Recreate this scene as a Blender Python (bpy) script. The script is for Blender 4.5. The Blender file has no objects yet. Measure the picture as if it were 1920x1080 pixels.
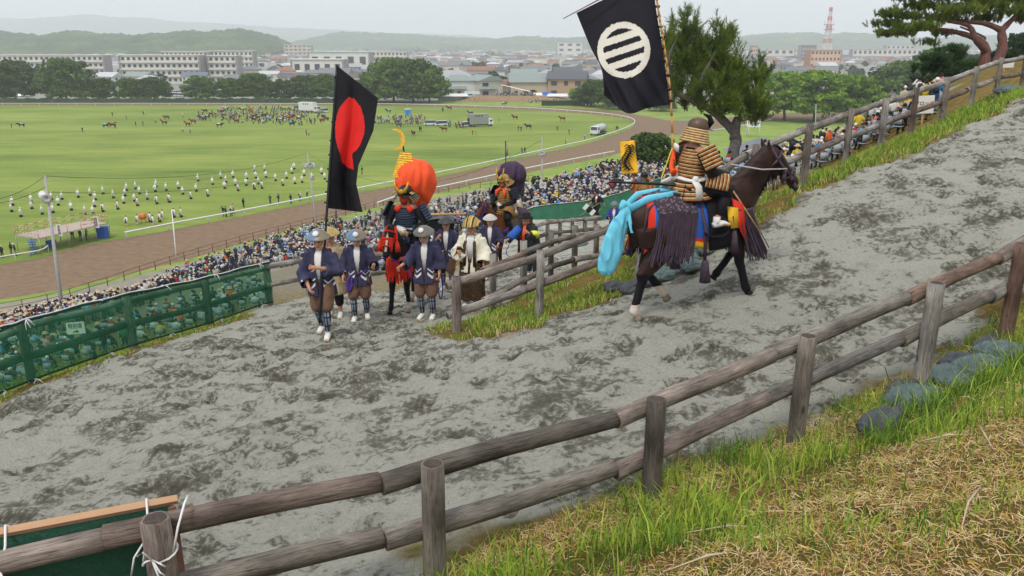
import bpy, bmesh, math, random
import numpy as np
from mathutils import Vector, Matrix, noise as mnoise
R = math.radians
sc = bpy.context.scene
COL = sc.collection
# ---------------------------------------------------------------- camera, sky, sun, exposure
F = 1500.0
PITCH = math.atan(455 / F)
CAMZ = 28.0
cam = bpy.data.cameras.new('camera'); camo = bpy.data.objects.new('camera', cam); COL.objects.link(camo)
cam.sensor_width = 36.0; cam.lens = 36.0 * F / 1920; cam.clip_end = 30000; cam.clip_start = 0.1
camo.location = (0, 0, CAMZ); camo.rotation_euler = (math.pi / 2 - PITCH, 0, 0)
sc.camera = camo
SUN_EL, SUN_AZ = R(58), R(200)      # azimuth clockwise from +Y, high and behind the viewer
w = bpy.data.worlds.new('World'); sc.world = w; w.use_nodes = True
nt = w.node_tree; nt.nodes.clear()
wo = nt.nodes.new('ShaderNodeOutputWorld'); bg = nt.nodes.new('ShaderNodeBackground')
sky = nt.nodes.new('ShaderNodeTexSky'); sky.sky_type = 'NISHITA'; sky.sun_disc = False
sky.sun_elevation = SUN_EL; sky.sun_rotation = SUN_AZ; sky.dust_density = 3
hs = nt.nodes.new('ShaderNodeMix'); hs.data_type = 'RGBA'
tc = nt.nodes.new('ShaderNodeTexCoord'); mp = nt.nodes.new('ShaderNodeMapping'); mp.inputs['Scale'].default_value = (1.2, 1.2, 7)
cn = nt.nodes.new('ShaderNodeTexNoise'); cn.inputs['Scale'].default_value = 1.7; cn.inputs['Detail'].default_value = 5
cr = nt.nodes.new('ShaderNodeValToRGB')
cr.color_ramp.elements[0].position = .3; cr.color_ramp.elements[0].color = (8.1, 8.6, 9.5, 1)
cr.color_ramp.elements[1].position = .7; cr.color_ramp.elements[1].color = (9.4, 9.7, 10.3, 1)
nt.links.new(tc.outputs['Generated'], mp.inputs['Vector']); nt.links.new(mp.outputs[0], cn.inputs['Vector'])
nt.links.new(cn.outputs[0], cr.inputs[0])
hs.inputs['Factor'].default_value = 0.9                       # overcast: cloud over the clear sky
nt.links.new(sky.outputs[0], hs.inputs['A']); nt.links.new(cr.outputs[0], hs.inputs['B'])
nt.links.new(hs.outputs['Result'], bg.inputs[0]); bg.inputs[1].default_value = 0.1
nt.links.new(bg.outputs[0], wo.inputs[0])
sl = bpy.data.lights.new('sun', 'SUN'); sl.energy = 1.5; sl.angle = R(10); sl.color = (1, .96, .9)
so = bpy.data.objects.new('sun', sl); COL.objects.link(so)
sd = Vector((math.sin(SUN_AZ) * math.cos(SUN_EL), math.cos(SUN_AZ) * math.cos(SUN_EL), math.sin(SUN_EL)))
so.rotation_euler = sd.to_track_quat('Z', 'Y').to_euler()
sc.view_settings.view_transform = 'Standard'; sc.view_settings.look = 'None'
sc.view_settings.exposure = 0.28; sc.view_settings.gamma = 1.0
sc.cycles.max_bounces = 5; sc.cycles.diffuse_bounces = 2; sc.cycles.glossy_bounces = 2
sc.cycles.transparent_max_bounces = 16; sc.cycles.volume_bounces = 2; sc.cycles.transmission_bounces = 3
rnd = random.Random(7)
# ---------------------------------------------------------------- projection helpers (plain geometry)
CP, SP = math.cos(PITCH), math.sin(PITCH)
def at(u, v, d):
    xc = (u - 960) / F * d; yc = (540 - v) / F * d
    return Vector((xc, CP * d + SP * yc, CAMZ - SP * d + CP * yc))
def flat(u, v, z=0.0):
    dx = (u - 960) / F; k = (540 - v) / F
    dz = -SP + CP * k; t = (z - CAMZ) / dz
    return Vector((dx * t, (CP + SP * k) * t, z))
def depth(p): return p[1] * CP - (p[2] - CAMZ) * SP
def px(p):
    d = depth(p); return (960 + F * p[0] / d, 540 - F * (p[1] * SP + (p[2] - CAMZ) * CP) / d)
# ---------------------------------------------------------------- hillside height field
_cp = [(-2.04,4.02,-3.75),(-3.6,3.4,-3.85),(8,10.3,-2.75),(11,12.5,-2.2),(15,16,-1.6),(2.2,3,-2.2),(.9,2.6,-2.5),(3.5,5,-2.5),(5.5,5.5,-1.9),
 (0,0,-1.7),(3,0,-1.2),(-2,1.5,-2.8),(-5,0,-2.9),(9,6,-1.0),(8,-3,0),(-6,-8,-1),(14,8,0.3),(-8,4,-4.6),(-12,2,-5.5),
 (-14,14,-9),(-11,20,-9.5),(-8,25,-10),(-18,6,-8.5),(-30,20,-17),(-40,0,-14),
 (-40,60,-21.8),(-55,60,-26),(-50,85,-28.4),(-30,92,-27.8),(-15,108,-26.5),(-75,40,-27),(-70,0,-20),
 (30,80,-10),(40,100,-19),(20,80,-13.5),(55,75,-7),(25,100,-15.5),(60,40,1),(35,25,1),(30,10,2),(80,100,-22),(20,30,-1.6),
 (-.5,45,-11.5),(7,21,-4.3),(4,19.8,-5.1),(10.5,25,-3.7),(14,29,-3.0),(5.5,26,-6.3),(-5,60,-16.5),(-6,80,-20)]
_cp += [(x,142 + max(0, x)*.25,-29.5) for x in (-80,-60,-40,-20,0,20,40,60,90)] + [(x,118,-29) for x in (-80,-60,-40)]
_cd = [(807,1115,5.2),(1232,948,6.1),(1512,845,7.0),(1757,745,7.9),(1905,655,8.9),(300,850,9.2),(1191,600,11.0),(1385,530,12.0),
 (612,640,13.6),(680,602,15.6),(800,598,15.7),(857,618,12.3),(1011,600,13),(0,745,12.7),(250,655,15.5),(505,572,20),(600,583,18),(833,545,19.6),
 (911,522,23),(934,497,24.2),(1410,393,14.3),(1505,350,15.6),(1583,312,16.6),(1650,282,18.4),(1707,258,19.5),(1765,235,20.5),(1817,210,21.5),(1865,187,23.5),(1915,170,25.5),
 (925,583,15),(1117,503,19),(1026,460,37),(1118,433,42.5),(1040,437,41.5),(1190,426,43),(1118,442,40),(1115,452,38),(1118,418,48),(975,415,45),(1180,412,52),(1250,398,55),(100,700,47),(450,600,50),
 (700,470,80),(850,405,106),(1050,336,110),(1180,322,106),(1678,255,38),(1590,300,34),(1500,335,42),(1440,350,50),(1378,310,47),(1800,160,42),(1860,124,50),
 (1950,110,50),(960,400,88)]
for u_, v_, d_ in _cd:
    p_ = at(u_, v_, d_); _cp.append((p_[0], p_[1], p_[2] - CAMZ))
_P = np.array(_cp, float)
def _k(r2): return np.where(r2 > 1e-12, .5 * r2 * np.log(np.maximum(r2, 1e-12)), 0)
_n = len(_P)
_d2 = ((_P[:, None, :2] - _P[None, :, :2]) ** 2).sum(-1)
_K = _k(_d2) + np.eye(_n) * 1.0
_Q = np.c_[np.ones(_n), _P[:, :2]]
_A = np.block([[_K, _Q], [_Q.T, np.zeros((3, 3))]])
_W = np.linalg.solve(_A, np.r_[_P[:, 2], 0, 0, 0])
def Hn(x, y):
    x = np.asarray(x, float); y = np.asarray(y, float); sh = x.shape; x = x.ravel(); y = y.ravel()
    o = np.zeros(len(x))
    for i in range(0, len(x), 20000):
        s = slice(i, i + 20000)
        r2 = (x[s, None] - _P[None, :, 0]) ** 2 + (y[s, None] - _P[None, :, 1]) ** 2
        o[s] = _k(r2) @ _W[:_n] + _W[_n] + _W[_n + 1] * x[s] + _W[_n + 2] * y[s]
    return (o + CAMZ).reshape(sh)
def H(x, y): return max(0.0, float(Hn(np.array([x]), np.array([y]))[0]))
def hit(u, v, start=3.0, lim=190):
    """first ground point seen along the photo ray"""
    ds = np.concatenate([np.arange(start, 30, .1), np.arange(30, lim, .5)])
    xc = (u - 960) / F * ds; yc = (540 - v) / F * ds
    X, Y, Z = xc, CP * ds + SP * yc, CAMZ - SP * ds + CP * yc
    h = np.maximum(Hn(X, Y), 0)
    i = np.argmax(Z < h)
    if not (Z < h).any(): return flat(u, v)
    a, b = ds[max(i - 1, 0)], ds[i]
    for _ in range(12):
        m = (a + b) / 2; p = at(u, v, m)
        if p[2] < H(p[0], p[1]): b = m
        else: a = m
    p = at(u, v, (a + b) / 2); return Vector((p[0], p[1], H(p[0], p[1])))
# ================================================================ library
def lin(c):
    if isinstance(c, str):
        c = [int(c[i:i + 2], 16) / 255 for i in (0, 2, 4)]
        return tuple(x / 12.92 if x <= .04045 else ((x + .055) / 1.055) ** 2.4 for x in c) + (1,)
    return tuple(c) + (1,) if len(c) == 3 else tuple(c)
MATS = {}
class NT:
    """tiny node helper"""
    def __init__(s, name):
        s.m = bpy.data.materials.new(name); s.m.use_nodes = True; s.t = s.m.node_tree; s.t.nodes.clear()
        s.out = s.n('ShaderNodeOutputMaterial'); s.b = s.n('ShaderNodeBsdfPrincipled'); s.l(s.b, 0, s.out, 0)
    def n(s, k, **kw):
        x = s.t.nodes.new(k)
        for a, b in kw.items(): setattr(x, a, b)
        return x
    def l(s, a, i, b, j): s.t.links.new(a.outputs[i], b.inputs[j])
    def coord(s, which='Object', scale=(1, 1, 1)):
        c = s.n('ShaderNodeTexCoord'); m = s.n('ShaderNodeMapping'); m.inputs['Scale'].default_value = scale
        s.l(c, which, m, 0); return m
    def noise(s, src, scale, detail=4, rough=.6, dist=0):
        x = s.n('ShaderNodeTexNoise'); x.inputs['Scale'].default_value = scale; x.inputs['Detail'].default_value = detail
        x.inputs['Roughness'].default_value = rough; x.inputs['Distortion'].default_value = dist
        if src: s.l(src, 0, x, 0)
        return x
    def ramp(s, src, stops, i=0):
        x = s.n('ShaderNodeValToRGB'); e = x.color_ramp.elements
        while len(e) < len(stops): e.new(.5)
        for k, (p, c) in enumerate(stops):
            e[k].position = p; e[k].color = lin(c) if not isinstance(c, (int, float)) else (c, c, c, 1)
        if src: s.l(src, i, x, 0)
        return x
    def mix(s, fac, a, b, mode='MIX'):
        x = s.n('ShaderNodeMix'); x.data_type = 'RGBA'; x.blend_type = mode
        for sock, v in (('Factor', fac), ('A', a), ('B', b)):
            idx = {'Factor': 0, 'A': 6, 'B': 7}[sock]
            if isinstance(v, tuple) and hasattr(v[0], 'outputs'): s.t.links.new(v[0].outputs[v[1]], x.inputs[idx])
            elif hasattr(v, 'outputs'): s.t.links.new(v.outputs[2] if v.bl_idname == 'ShaderNodeMix' else v.outputs[0], x.inputs[idx])
            elif isinstance(v, (int, float)): x.inputs[idx].default_value = v
            else: x.inputs[idx].default_value = lin(v)
        return x
    def math(s, op, a, b=None, c=None):
        x = s.n('ShaderNodeMath'); x.operation = op
        for i, v in enumerate((a, b, c)):
            if v is None: continue
            if isinstance(v, tuple): s.t.links.new(v[0].outputs[v[1]], x.inputs[i])
            elif hasattr(v, 'outputs'): s.t.links.new(v.outputs[0], x.inputs[i])
            else: x.inputs[i].default_value = v
        return x
    def col(s, v):
        if hasattr(v, 'outputs'): s.t.links.new(v.outputs[2] if v.bl_idname == 'ShaderNodeMix' else v.outputs[0], s.b.inputs['Base Color'])
        else: s.b.inputs['Base Color'].default_value = lin(v)
    def bump(s, h, strength=.5, dist=.02, i=0):
        x = s.n('ShaderNodeBump'); x.inputs['Strength'].default_value = strength; x.inputs['Distance'].default_value = dist
        s.t.links.new(h.outputs[i], x.inputs['Height']); s.l(x, 0, s.b, 'Normal'); return x
    def set(s, **k):
        for a, b in k.items(): s.b.inputs[a.replace('_', ' ')].default_value = b
        return s.m
def mat(name, c, rough=.75, var=.25, scale=12, bump=0, metal=0, stretch=(1, 1, 1), spec=.3):
    if name in MATS: return MATS[name]
    t = NT(name); co = t.coord('Object', stretch); nz = t.noise(co, scale, 5)
    base = lin(c); lo = tuple(x * (1 - var) for x in base[:3]); hi = tuple(min(1, x * (1 + var * .8)) for x in base[:3])
    t.col(t.ramp(nz, [(.3, lo), (.7, hi)]))
    if bump: t.bump(nz, bump, .02)
    t.set(Roughness=rough, Metallic=metal, Specular_IOR_Level=spec); MATS[name] = t.m; return t.m
def objmat(name, rough=.8, dark=.75):
    if name in MATS: return MATS[name]
    t = NT(name); oi = t.n('ShaderNodeObjectInfo'); nz = t.noise(t.coord(), 9, 3)
    r = t.ramp(nz, [(.3, dark), (.7, 1.0)])
    t.col(t.mix(1.0, (oi, 'Color'), r, 'MULTIPLY')); t.set(Roughness=rough, Specular_IOR_Level=.2); MATS[name] = t.m; return t.m
def stripes(name, cols, freq, axis=2, rough=.6, duty=None, bump=.6, wob=.0):
    """bands of colour across one object axis"""
    if name in MATS: return MATS[name]
    t = NT(name); c = t.n('ShaderNodeTexCoord'); s = t.n('ShaderNodeSeparateXYZ'); t.l(c, 'Object', s, 0)
    v = (s, axis)
    if wob:
        nz = t.noise(t.coord(), 3, 2); v = t.math('ADD', v, t.math('MULTIPLY', nz, wob))
    f = t.math('FRACT', t.math('MULTIPLY', v, freq))
    k = len(cols); stops = []
    r = t.ramp(f, [(i / k, cc) for i, cc in enumerate(cols)]); r.color_ramp.interpolation = 'CONSTANT'
    if duty:
        for e, d in zip(r.color_ramp.elements, duty): e.position = d
    nz = t.noise(t.coord('Object', (1, 1, .3)), 22, 3); g = t.ramp(nz, [(.3, .7), (.7, 1.0)])
    t.col(t.mix(1.0, r, g, 'MULTIPLY'))
    if bump: t.bump(f, bump, .01)
    t.set(Roughness=rough, Specular_IOR_Level=.3); MATS[name] = t.m; return t.m

class MB:
    def __init__(s): s.v = []; s.f = []; s.m = []
    def add(s, vs, fs, mi=0):
        o = len(s.v); s.v += [tuple(p) for p in vs]; s.f += [tuple(i + o for i in f) for f in fs]; s.m += [mi] * len(fs); return s
    def box(s, c, d, mi=0, rot=None):
        x, y, z = d[0] / 2, d[1] / 2, d[2] / 2
        vs = [Vector((a * x, b * y, e * z)) for a in (-1, 1) for b in (-1, 1) for e in (-1, 1)]
        if rot is not None: vs = [rot @ p for p in vs]
        return s.add([p + Vector(c) for p in vs], [(0, 1, 3, 2), (4, 6, 7, 5), (0, 4, 5, 1), (2, 3, 7, 6), (0, 2, 6, 4), (1, 5, 7, 3)], mi)
    def tube(s, pts, rad, n=8, mi=0, ref=(1, 0, 0), cap=True):
        """loft of ellipses along a polyline; rad: number or (a along ref, b across)"""
        pts = [Vector(p) for p in pts]; k = len(pts)
        if isinstance(rad, (int, float)): rad = [rad] * k
        vs = []; ref = Vector(ref)
        for i, p in enumerate(pts):
            if k == 1: d = Vector((0, 0, 1))
            elif i == 0: d = pts[1] - p
            elif i == k - 1: d = p - pts[-2]
            else: d = (pts[i + 1] - p).normalized() + (p - pts[i - 1]).normalized()
            d = d.normalized() if d.length > 1e-9 else Vector((0, 0, 1))
            a = ref - d * ref.dot(d)
            if a.length < .05: a = Vector((0, 1, 0)) - d * d[1]
            if a.length < .05: a = Vector((0, 0, 1)) - d * d[2]
            a.normalize(); b = d.cross(a)
            r = rad[i]; ra, rb = (r if isinstance(r, (tuple, list)) else (r, r))
            for j in range(n):
                t = 2 * math.pi * j / n; vs.append(p + a * (ra * math.cos(t)) + b * (rb * math.sin(t)))
        fs = [(i * n + j, i * n + (j + 1) % n, (i + 1) * n + (j + 1) % n, (i + 1) * n + j) for i in range(k - 1) for j in range(n)]
        if cap: fs += [tuple(range(n))[::-1], tuple((k - 1) * n + j for j in range(n))]
        return s.add(vs, fs, mi)
    def ell(s, c, r, n=10, m=7, mi=0, rot=None):
        if isinstance(r, (int, float)): r = (r, r, r)
        c = Vector(c); vs = []
        for i in range(1, m):
            a = math.pi * i / m
            for j in range(n):
                t = 2 * math.pi * j / n
                vs.append(Vector((r[0] * math.sin(a) * math.cos(t), r[1] * math.sin(a) * math.sin(t), r[2] * math.cos(a))))
        vs += [Vector((0, 0, r[2])), Vector((0, 0, -r[2]))]
        if rot is not None: vs = [rot @ p for p in vs]
        vs = [p + c for p in vs]; T = (m - 1) * n
        fs = [(i * n + j, (i + 1) * n + j, (i + 1) * n + (j + 1) % n, i * n + (j + 1) % n) for i in range(m - 2) for j in range(n)]
        fs += [(T, j, (j + 1) % n) for j in range(n)] + [(T + 1, (m - 2) * n + (j + 1) % n, (m - 2) * n + j) for j in range(n)]
        return s.add(vs, fs, mi)
    def lathe(s, prof, n=24, c=(0, 0, 0), mi=0, cap=False, squash=1):
        vs = [(c[0] + r * math.cos(2 * math.pi * j / n), c[1] + squash * r * math.sin(2 * math.pi * j / n), c[2] + z) for r, z in prof for j in range(n)]
        fs = [(i * n + j, i * n + (j + 1) % n, (i + 1) * n + (j + 1) % n, (i + 1) * n + j) for i in range(len(prof) - 1) for j in range(n)]
        if cap: fs += [tuple(range(n))[::-1], tuple((len(prof) - 1) * n + j for j in range(n))]
        return s.add(vs, fs, mi)
    def xf(s, M, start=0):
        s.v = s.v[:start] + [tuple(M @ Vector(p)) for p in s.v[start:]]; return s
    def mesh(s, name, mats=(), smooth=True):
        me = bpy.data.meshes.new(name); me.from_pydata(s.v, [], s.f)
        for m in mats: me.materials.append(m)
        if mats and max(s.m or [0]): me.polygons.foreach_set('material_index', s.m)
        if smooth: me.polygons.foreach_set('use_smooth', [True] * len(me.polygons))
        me.update(); return me
    def obj(s, name, mats, parent=None, smooth=True): return link(name, s.mesh(name, mats if isinstance(mats, (list, tuple)) else [mats], smooth), parent)
def link(name, data, parent=None, loc=None, rz=None):
    o = bpy.data.objects.new(name, data); COL.objects.link(o)
    if parent is not None: o.parent = parent
    if loc is not None: o.location = loc
    if rz is not None: o.rotation_euler = (0, 0, rz)
    return o
def tag(o, label, cat, group=None):
    o['label'] = label; o['category'] = cat
    if group: o['group'] = group
    return o
def struct(o): o['kind'] = 'structure'; return o
def stuff(o, label=None, cat=None):
    o['kind'] = 'stuff'
    if label: o['label'] = label
    if cat: o['category'] = cat
    return o
def thing(name, label, cat, loc=(0, 0, 0), rz=0, group=None):
    return tag(link(name, None, None, loc, rz), label, cat, group)
def remesh(mb, name, mats, voxel=.015, sm=4, fac=.5):
    """union of overlapping lofts into one continuous skin"""
    me = mb.mesh('tmp'); o = bpy.data.objects.new('tmp', me); COL.objects.link(o)
    md = o.modifiers.new('r', 'REMESH'); md.mode = 'VOXEL'; md.voxel_size = voxel; md.use_smooth_shade = True
    if sm:
        s = o.modifiers.new('s', 'SMOOTH'); s.iterations = sm; s.factor = fac
    dg = bpy.context.evaluated_depsgraph_get(); r = bpy.data.meshes.new_from_object(o.evaluated_get(dg))
    bpy.data.objects.remove(o); bpy.data.meshes.remove(me)
    r.name = name; r.materials.clear()
    for m in (mats if isinstance(mats, (list, tuple)) else [mats]): r.materials.append(m)
    r.polygons.foreach_set('use_smooth', [True] * len(r.polygons))
    return r
def paint(me, fn):
    n = len(me.polygons); c = np.empty(n * 3); me.polygons.foreach_get('center', c); c = c.reshape(-1, 3)
    me.polygons.foreach_set('material_index', np.asarray(fn(c), dtype=np.int32)); me.update(); return me
def cut(me, fn):
    """delete faces whose centre satisfies fn (an opening in a garment)"""
    bm = bmesh.new(); bm.from_mesh(me); d = [f for f in bm.faces if fn(f.calc_center_median())]
    bmesh.ops.delete(bm, geom=d, context='FACES'); bm.to_mesh(me); bm.free(); return me
def append(me, mb):
    """add loose shells of a builder to a finished mesh, keeping material indices"""
    bm = bmesh.new(); bm.from_mesh(me)
    vs = [bm.verts.new(p) for p in mb.v]
    for f, m in zip(mb.f, mb.m):
        try: q = bm.faces.new([vs[i] for i in f]); q.material_index = m; q.smooth = True
        except ValueError: pass
    bm.to_mesh(me); bm.free(); return me
def bigmesh(name, V, Fq, mats, mi=None, smooth=False):
    """numpy verts (n,3) and faces (m,k)"""
    me = bpy.data.meshes.new(name); V = np.asarray(V, np.float32); Fq = np.asarray(Fq, np.int32); m, k = Fq.shape
    me.vertices.add(len(V)); me.vertices.foreach_set('co', V.ravel())
    me.loops.add(m * k); me.loops.foreach_set('vertex_index', Fq.ravel())
    me.polygons.add(m); me.polygons.foreach_set('loop_start', np.arange(0, m * k, k, dtype=np.int32))
    me.polygons.foreach_set('loop_total', np.full(m, k, np.int32))
    for x in mats: me.materials.append(x)
    if mi is not None: me.polygons.foreach_set('material_index', np.asarray(mi, np.int32))
    if smooth: me.polygons.foreach_set('use_smooth', np.ones(m, bool))
    me.update(calc_edges=True); me.validate(); return me
def copytree(o, loc=None, rz=None, label=None, parent=None):
    kids = list(o.children); r = o.copy(); COL.objects.link(r)
    if parent is not None: r.parent = parent
    for c in kids: copytree(c, parent=r)
    if loc is not None: r.location = loc
    if rz is not None: r.rotation_euler = (0, 0, rz)
    if label: r['label'] = label
    return r
def along(mb_or_none, name, me, a, b, parent, twist=0):
    """place a mesh built along local z from a to b (mesh keeps its own length)"""
    a, b = Vector(a), Vector(b); o = link(name, me, parent, a); o.rotation_mode = 'QUATERNION'
    o.rotation_quaternion = (b - a).to_track_quat('Z', 'X') @ Matrix.Rotation(twist, 3, 'Z').to_quaternion(); return o
nrng = np.random.default_rng(5)
# ================================================================ ground
def inside(poly, X, Y):
    """signed distance (positive inside) to a polygon, numpy"""
    P = np.array(poly, float); n = len(P); d = np.full(X.shape, 1e9); ins = np.zeros(X.shape, bool)
    for i in range(n):
        ax, ay = P[i]; bx, by = P[(i + 1) % n]; ex, ey = bx - ax, by - ay
        t = np.clip(((X - ax) * ex + (Y - ay) * ey) / (ex * ex + ey * ey + 1e-9), 0, 1)
        d = np.minimum(d, np.hypot(X - ax - t * ex, Y - ay - t * ey))
        c = ((ay > Y) != (by > Y)) & (X < (bx - ax) * (Y - ay) / (by - ay + 1e-12) + ax); ins ^= c
    return np.where(ins, d, -d)
def vnoise(X, Y, s, seed=0, oct=4):
    r = np.random.default_rng(seed); o = np.zeros(X.shape); a = 1.0; tot = 0
    for k in range(oct):
        g = r.random((128, 128)); x = X * s + 37 + k * 11; y = Y * s + 51; xi = np.floor(x).astype(int); yi = np.floor(y).astype(int)
        fx = x - xi; fy = y - yi; fx = fx * fx * (3 - 2 * fx); fy = fy * fy * (3 - 2 * fy)
        v = (g[xi % 128, yi % 128] * (1 - fx) + g[(xi + 1) % 128, yi % 128] * fx) * (1 - fy) + (g[xi % 128, (yi + 1) % 128] * (1 - fx) + g[(xi + 1) % 128, (yi + 1) % 128] * fx) * fy
        o += a * v; tot += a; a *= .5; s *= 2.03
    return o / tot
UP = [(-8, 1.5), (-4.5, 2.7), (-2.04, 4.25), (-.5, 5.0), (1.1, 6.0), (2.6, 7.0), (4.2, 8.1), (5.6, 9.2), (9, 11.6), (14, 15), (22, 20), (24, 30), (14.7, 22.9), (12.5, 20.6), (10.3, 18.4), (8.3, 16.6), (6.7, 15.3), (5.5, 14.5),
      (4.5, 13.6), (3.7, 13.1), (2.9, 12.7), (2.0, 12.25), (1.15, 11.85), (.4, 11.3), (-.5, 10.95), (-1.3, 11.5), (-1.6, 12.4), (-1.2, 13.4), (-.4, 14.7), (-1.5, 17.5), (-5.3, 18.0), (-7.75, 10.6), (-9.7, 6)]
LO = [(-6.2, 18.2), (-4.6, 15), (-1.4, 13.6), (-.4, 14.9), (2.1, 18.8), (2.6, 25), (4.6, 33), (5.2, 37), (7.5, 40.5), (14, 42), (24, 44), (24, 54), (10, 51), (4, 48), (0, 44.5), (-2.4, 36), (-3.4, 28), (-4.2, 21.5), (-5.2, 19.2)]
def sandmask(X, Y):
    d = np.maximum(inside(UP, X, Y), inside(LO, X, Y)) + (vnoise(X, Y, 1.3, 3) - .5) * 1.3
    return np.clip(d / .28 + .5, 0, 1)
def groundmat():
    t = NT('hillside'); at_ = t.n('ShaderNodeAttribute', attribute_name='sand'); dm = t.n('ShaderNodeAttribute', attribute_name='damp')
    co = t.coord()
    big = t.noise(t.coord('Object', (.8, 1.5, 1)), 1.15, 6, .68); mid = t.noise(co, 5.5, 8, .72, .3); fine = t.noise(co, 34, 9, .82)
    dry = t.ramp(fine, [(.25, '8b8979'), (.40, 'b3b1a2'), (.56, 'c7c5b7'), (.72, 'e2e0d3')])
    wet = t.ramp(fine, [(.25, '413e33'), (.5, '625e50'), (.75, '8c8778')])
    m1 = t.math('ADD', t.math('MULTIPLY', big, .72), t.math('MULTIPLY', mid, .52)); sm = t.noise(co, 17, 5, .7); brk = t.ramp(sm, [(.38, .15), (.6, 1.0)])
    m2 = t.math('ADD', m1, t.math('ADD', t.math('MULTIPLY', t.math('MULTIPLY', (dm, 2), brk), .30), t.math('MULTIPLY', t.math('SUBTRACT', sm, .5), .45)))
    f = t.ramp(m2, [(.622, 0.0), (.70, .75), (.82, 1.0)])
    sand = t.mix(f, dry, wet)
    # grass soil outside of the lanes
    g1 = t.noise(co, 2.6, 6, .65); g2 = t.noise(co, 30, 4, .7)
    soil = t.ramp(g1, [(.34, '6a6c34'), (.46, '8a8044'), (.58, 'a98a58'), (.75, '94703f')])
    soil2 = t.mix(.5, soil, t.ramp(g2, [(.3, '3a3a22'), (.7, 'c0b078')]), 'OVERLAY')
    ge = t.n('ShaderNodeNewGeometry'); sx = t.n('ShaderNodeSeparateXYZ'); t.l(ge, 'Position', sx, 0); fa_ = t.ramp(t.math('MULTIPLY', (sx, 1), .01), [(.45, 0.0), (.6, .85)]); soil3 = t.mix(fa_, soil2, t.ramp(g1, [(.35, '7d7868'), (.65, '95907f')])); t.col(t.mix((at_, 2), soil3, sand))
    h = t.math('ADD', t.math('ADD', t.math('MULTIPLY', mid, .8), t.math('MULTIPLY', sm, .8)), t.math('MULTIPLY', fine, .45)); t.bump(h, 1.0, .09)
    return t.set(Roughness=.95, Specular_IOR_Level=.15)
GM = groundmat()
def gridmesh(x0, x1, y0, y1, step, fine, hole=None):
    xs = np.arange(x0, x1 + step / 2, step); ys = np.arange(y0, y1 + step / 2, step); X, Y = np.meshgrid(xs, ys)
    Z = Hn(X, Y); S = sandmask(X, Y); D = np.zeros_like(X)
    if fine:
        rg = np.random.default_rng(11); hoof = np.zeros_like(X); damp = np.zeros_like(X)
        for k in range(5200):
            hx, hy = rg.uniform(x0, x1), rg.uniform(y0, y1)
            if rg.random() > .35 + .9 * float(vnoise(np.array([hx]), np.array([hy]), .35, 9)[0] > .5): continue
            a = rg.uniform(0, 6.28); r = rg.uniform(.05, .13); s = int(r * 3.2 / step) + 1
            j, i = int((hx - x0) / step), int((hy - y0) / step); sl_ = (slice(max(i - s, 0), i + s + 1), slice(max(j - s, 0), j + s + 1))
            dx = X[sl_] - hx; dy = Y[sl_] - hy; u = dx * math.cos(a) + dy * math.sin(a); v = -dx * math.sin(a) + dy * math.cos(a)
            q = np.sqrt((u / 1.35) ** 2 + v ** 2) / r
            hoof[sl_] += -.06 * np.exp(-q ** 2 * 1.3) * (r / .12) + .034 * np.exp(-(q - 1.5) ** 2 * 5)
            damp[sl_] = np.maximum(damp[sl_], np.exp(-(q / 1.15) ** 2) * rg.uniform(.2, 1))
        rough = (vnoise(X, Y, 2.2, 21, 5) - .5) * .13 + (vnoise(X, Y, 7, 22, 4) - .5) * .085
        Z = Z + S * (hoof + rough) + (1 - S) * (vnoise(X, Y, 3, 23, 4) - .5) * .10; D = damp
    else: Z = Z + (vnoise(X, Y, 1.5, 5) - .5) * .1
    ny, nx = X.shape; V = np.c_[X.ravel(), Y.ravel(), Z.ravel()]
    i = np.arange(ny - 1)[:, None] * nx + np.arange(nx - 1)[None]; Fq = np.stack([i, i + 1, i + nx + 1, i + nx], -1).reshape(-1, 4)
    if hole is not None:
        cx = V[Fq[:, 0], 0]; cy = V[Fq[:, 0], 1]; k = ~((cx > hole[0] + .01) & (cx < hole[1] - .4) & (cy > hole[2] + .01) & (cy < hole[3] - .4)); Fq = Fq[k]
    return V, Fq, S.ravel(), D.ravel()
def hillobj(parts):
    Vs, Fs, Ss, Ds, o = [], [], [], [], 0
    for V, Fq, S, D in parts: Vs.append(V); Fs.append(Fq + o); Ss.append(S); Ds.append(D); o += len(V)
    me = bigmesh('hillside', np.concatenate(Vs), np.concatenate(Fs), [GM], smooth=True)
    for nm, arr in (('sand', Ss), ('damp', Ds)):
        a = me.attributes.new(nm, 'FLOAT', 'POINT'); a.data.foreach_set('value', np.concatenate(arr).astype(np.float32))
    return me
A0 = gridmesh(-12, 16, 2, 26, .048, True)
_nx = len(np.arange(-12, 16 + .024, .048))
def snapz(x, y, r=.12, how=max):
    zs = []
    for i in (-1, 0, 1):
        for j in (-1, 0, 1):
            a, b = int(round((x + i * r + 12) / .048)), int(round((y + j * r - 2) / .048))
            if 0 <= a < _nx and 0 <= b < len(A0[0]) // _nx: zs.append(A0[0][b * _nx + a, 2])
    return how(zs) if zs else H(x, y)
_thing0 = thing
def thing(name, label, cat, loc=(0, 0, 0), rz=0, group=None):
    if name in ('person', 'horse') and -11 < loc[0] < 15 and 3 < loc[1] < 25 and abs(loc[2] - H(loc[0], loc[1])) < .1:
        r_, f_ = (.12, lambda z: sorted(z)[-2]) if name == 'person' else (.5, lambda z: sum(z) / len(z) + .015)
        loc = Vector((loc[0], loc[1], float(snapz(loc[0], loc[1], r_, f_))))
    return _thing0(name, label, cat, loc, rz, group)
B0 = gridmesh(-90, 96, -16, 152, .8, False, hole=(-12, 15.6, 2, 25.6))
# drop the coarse rim slightly so that the fine patch wins where they overlap
struct(link('hillside', hillobj([A0, B0])))
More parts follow.
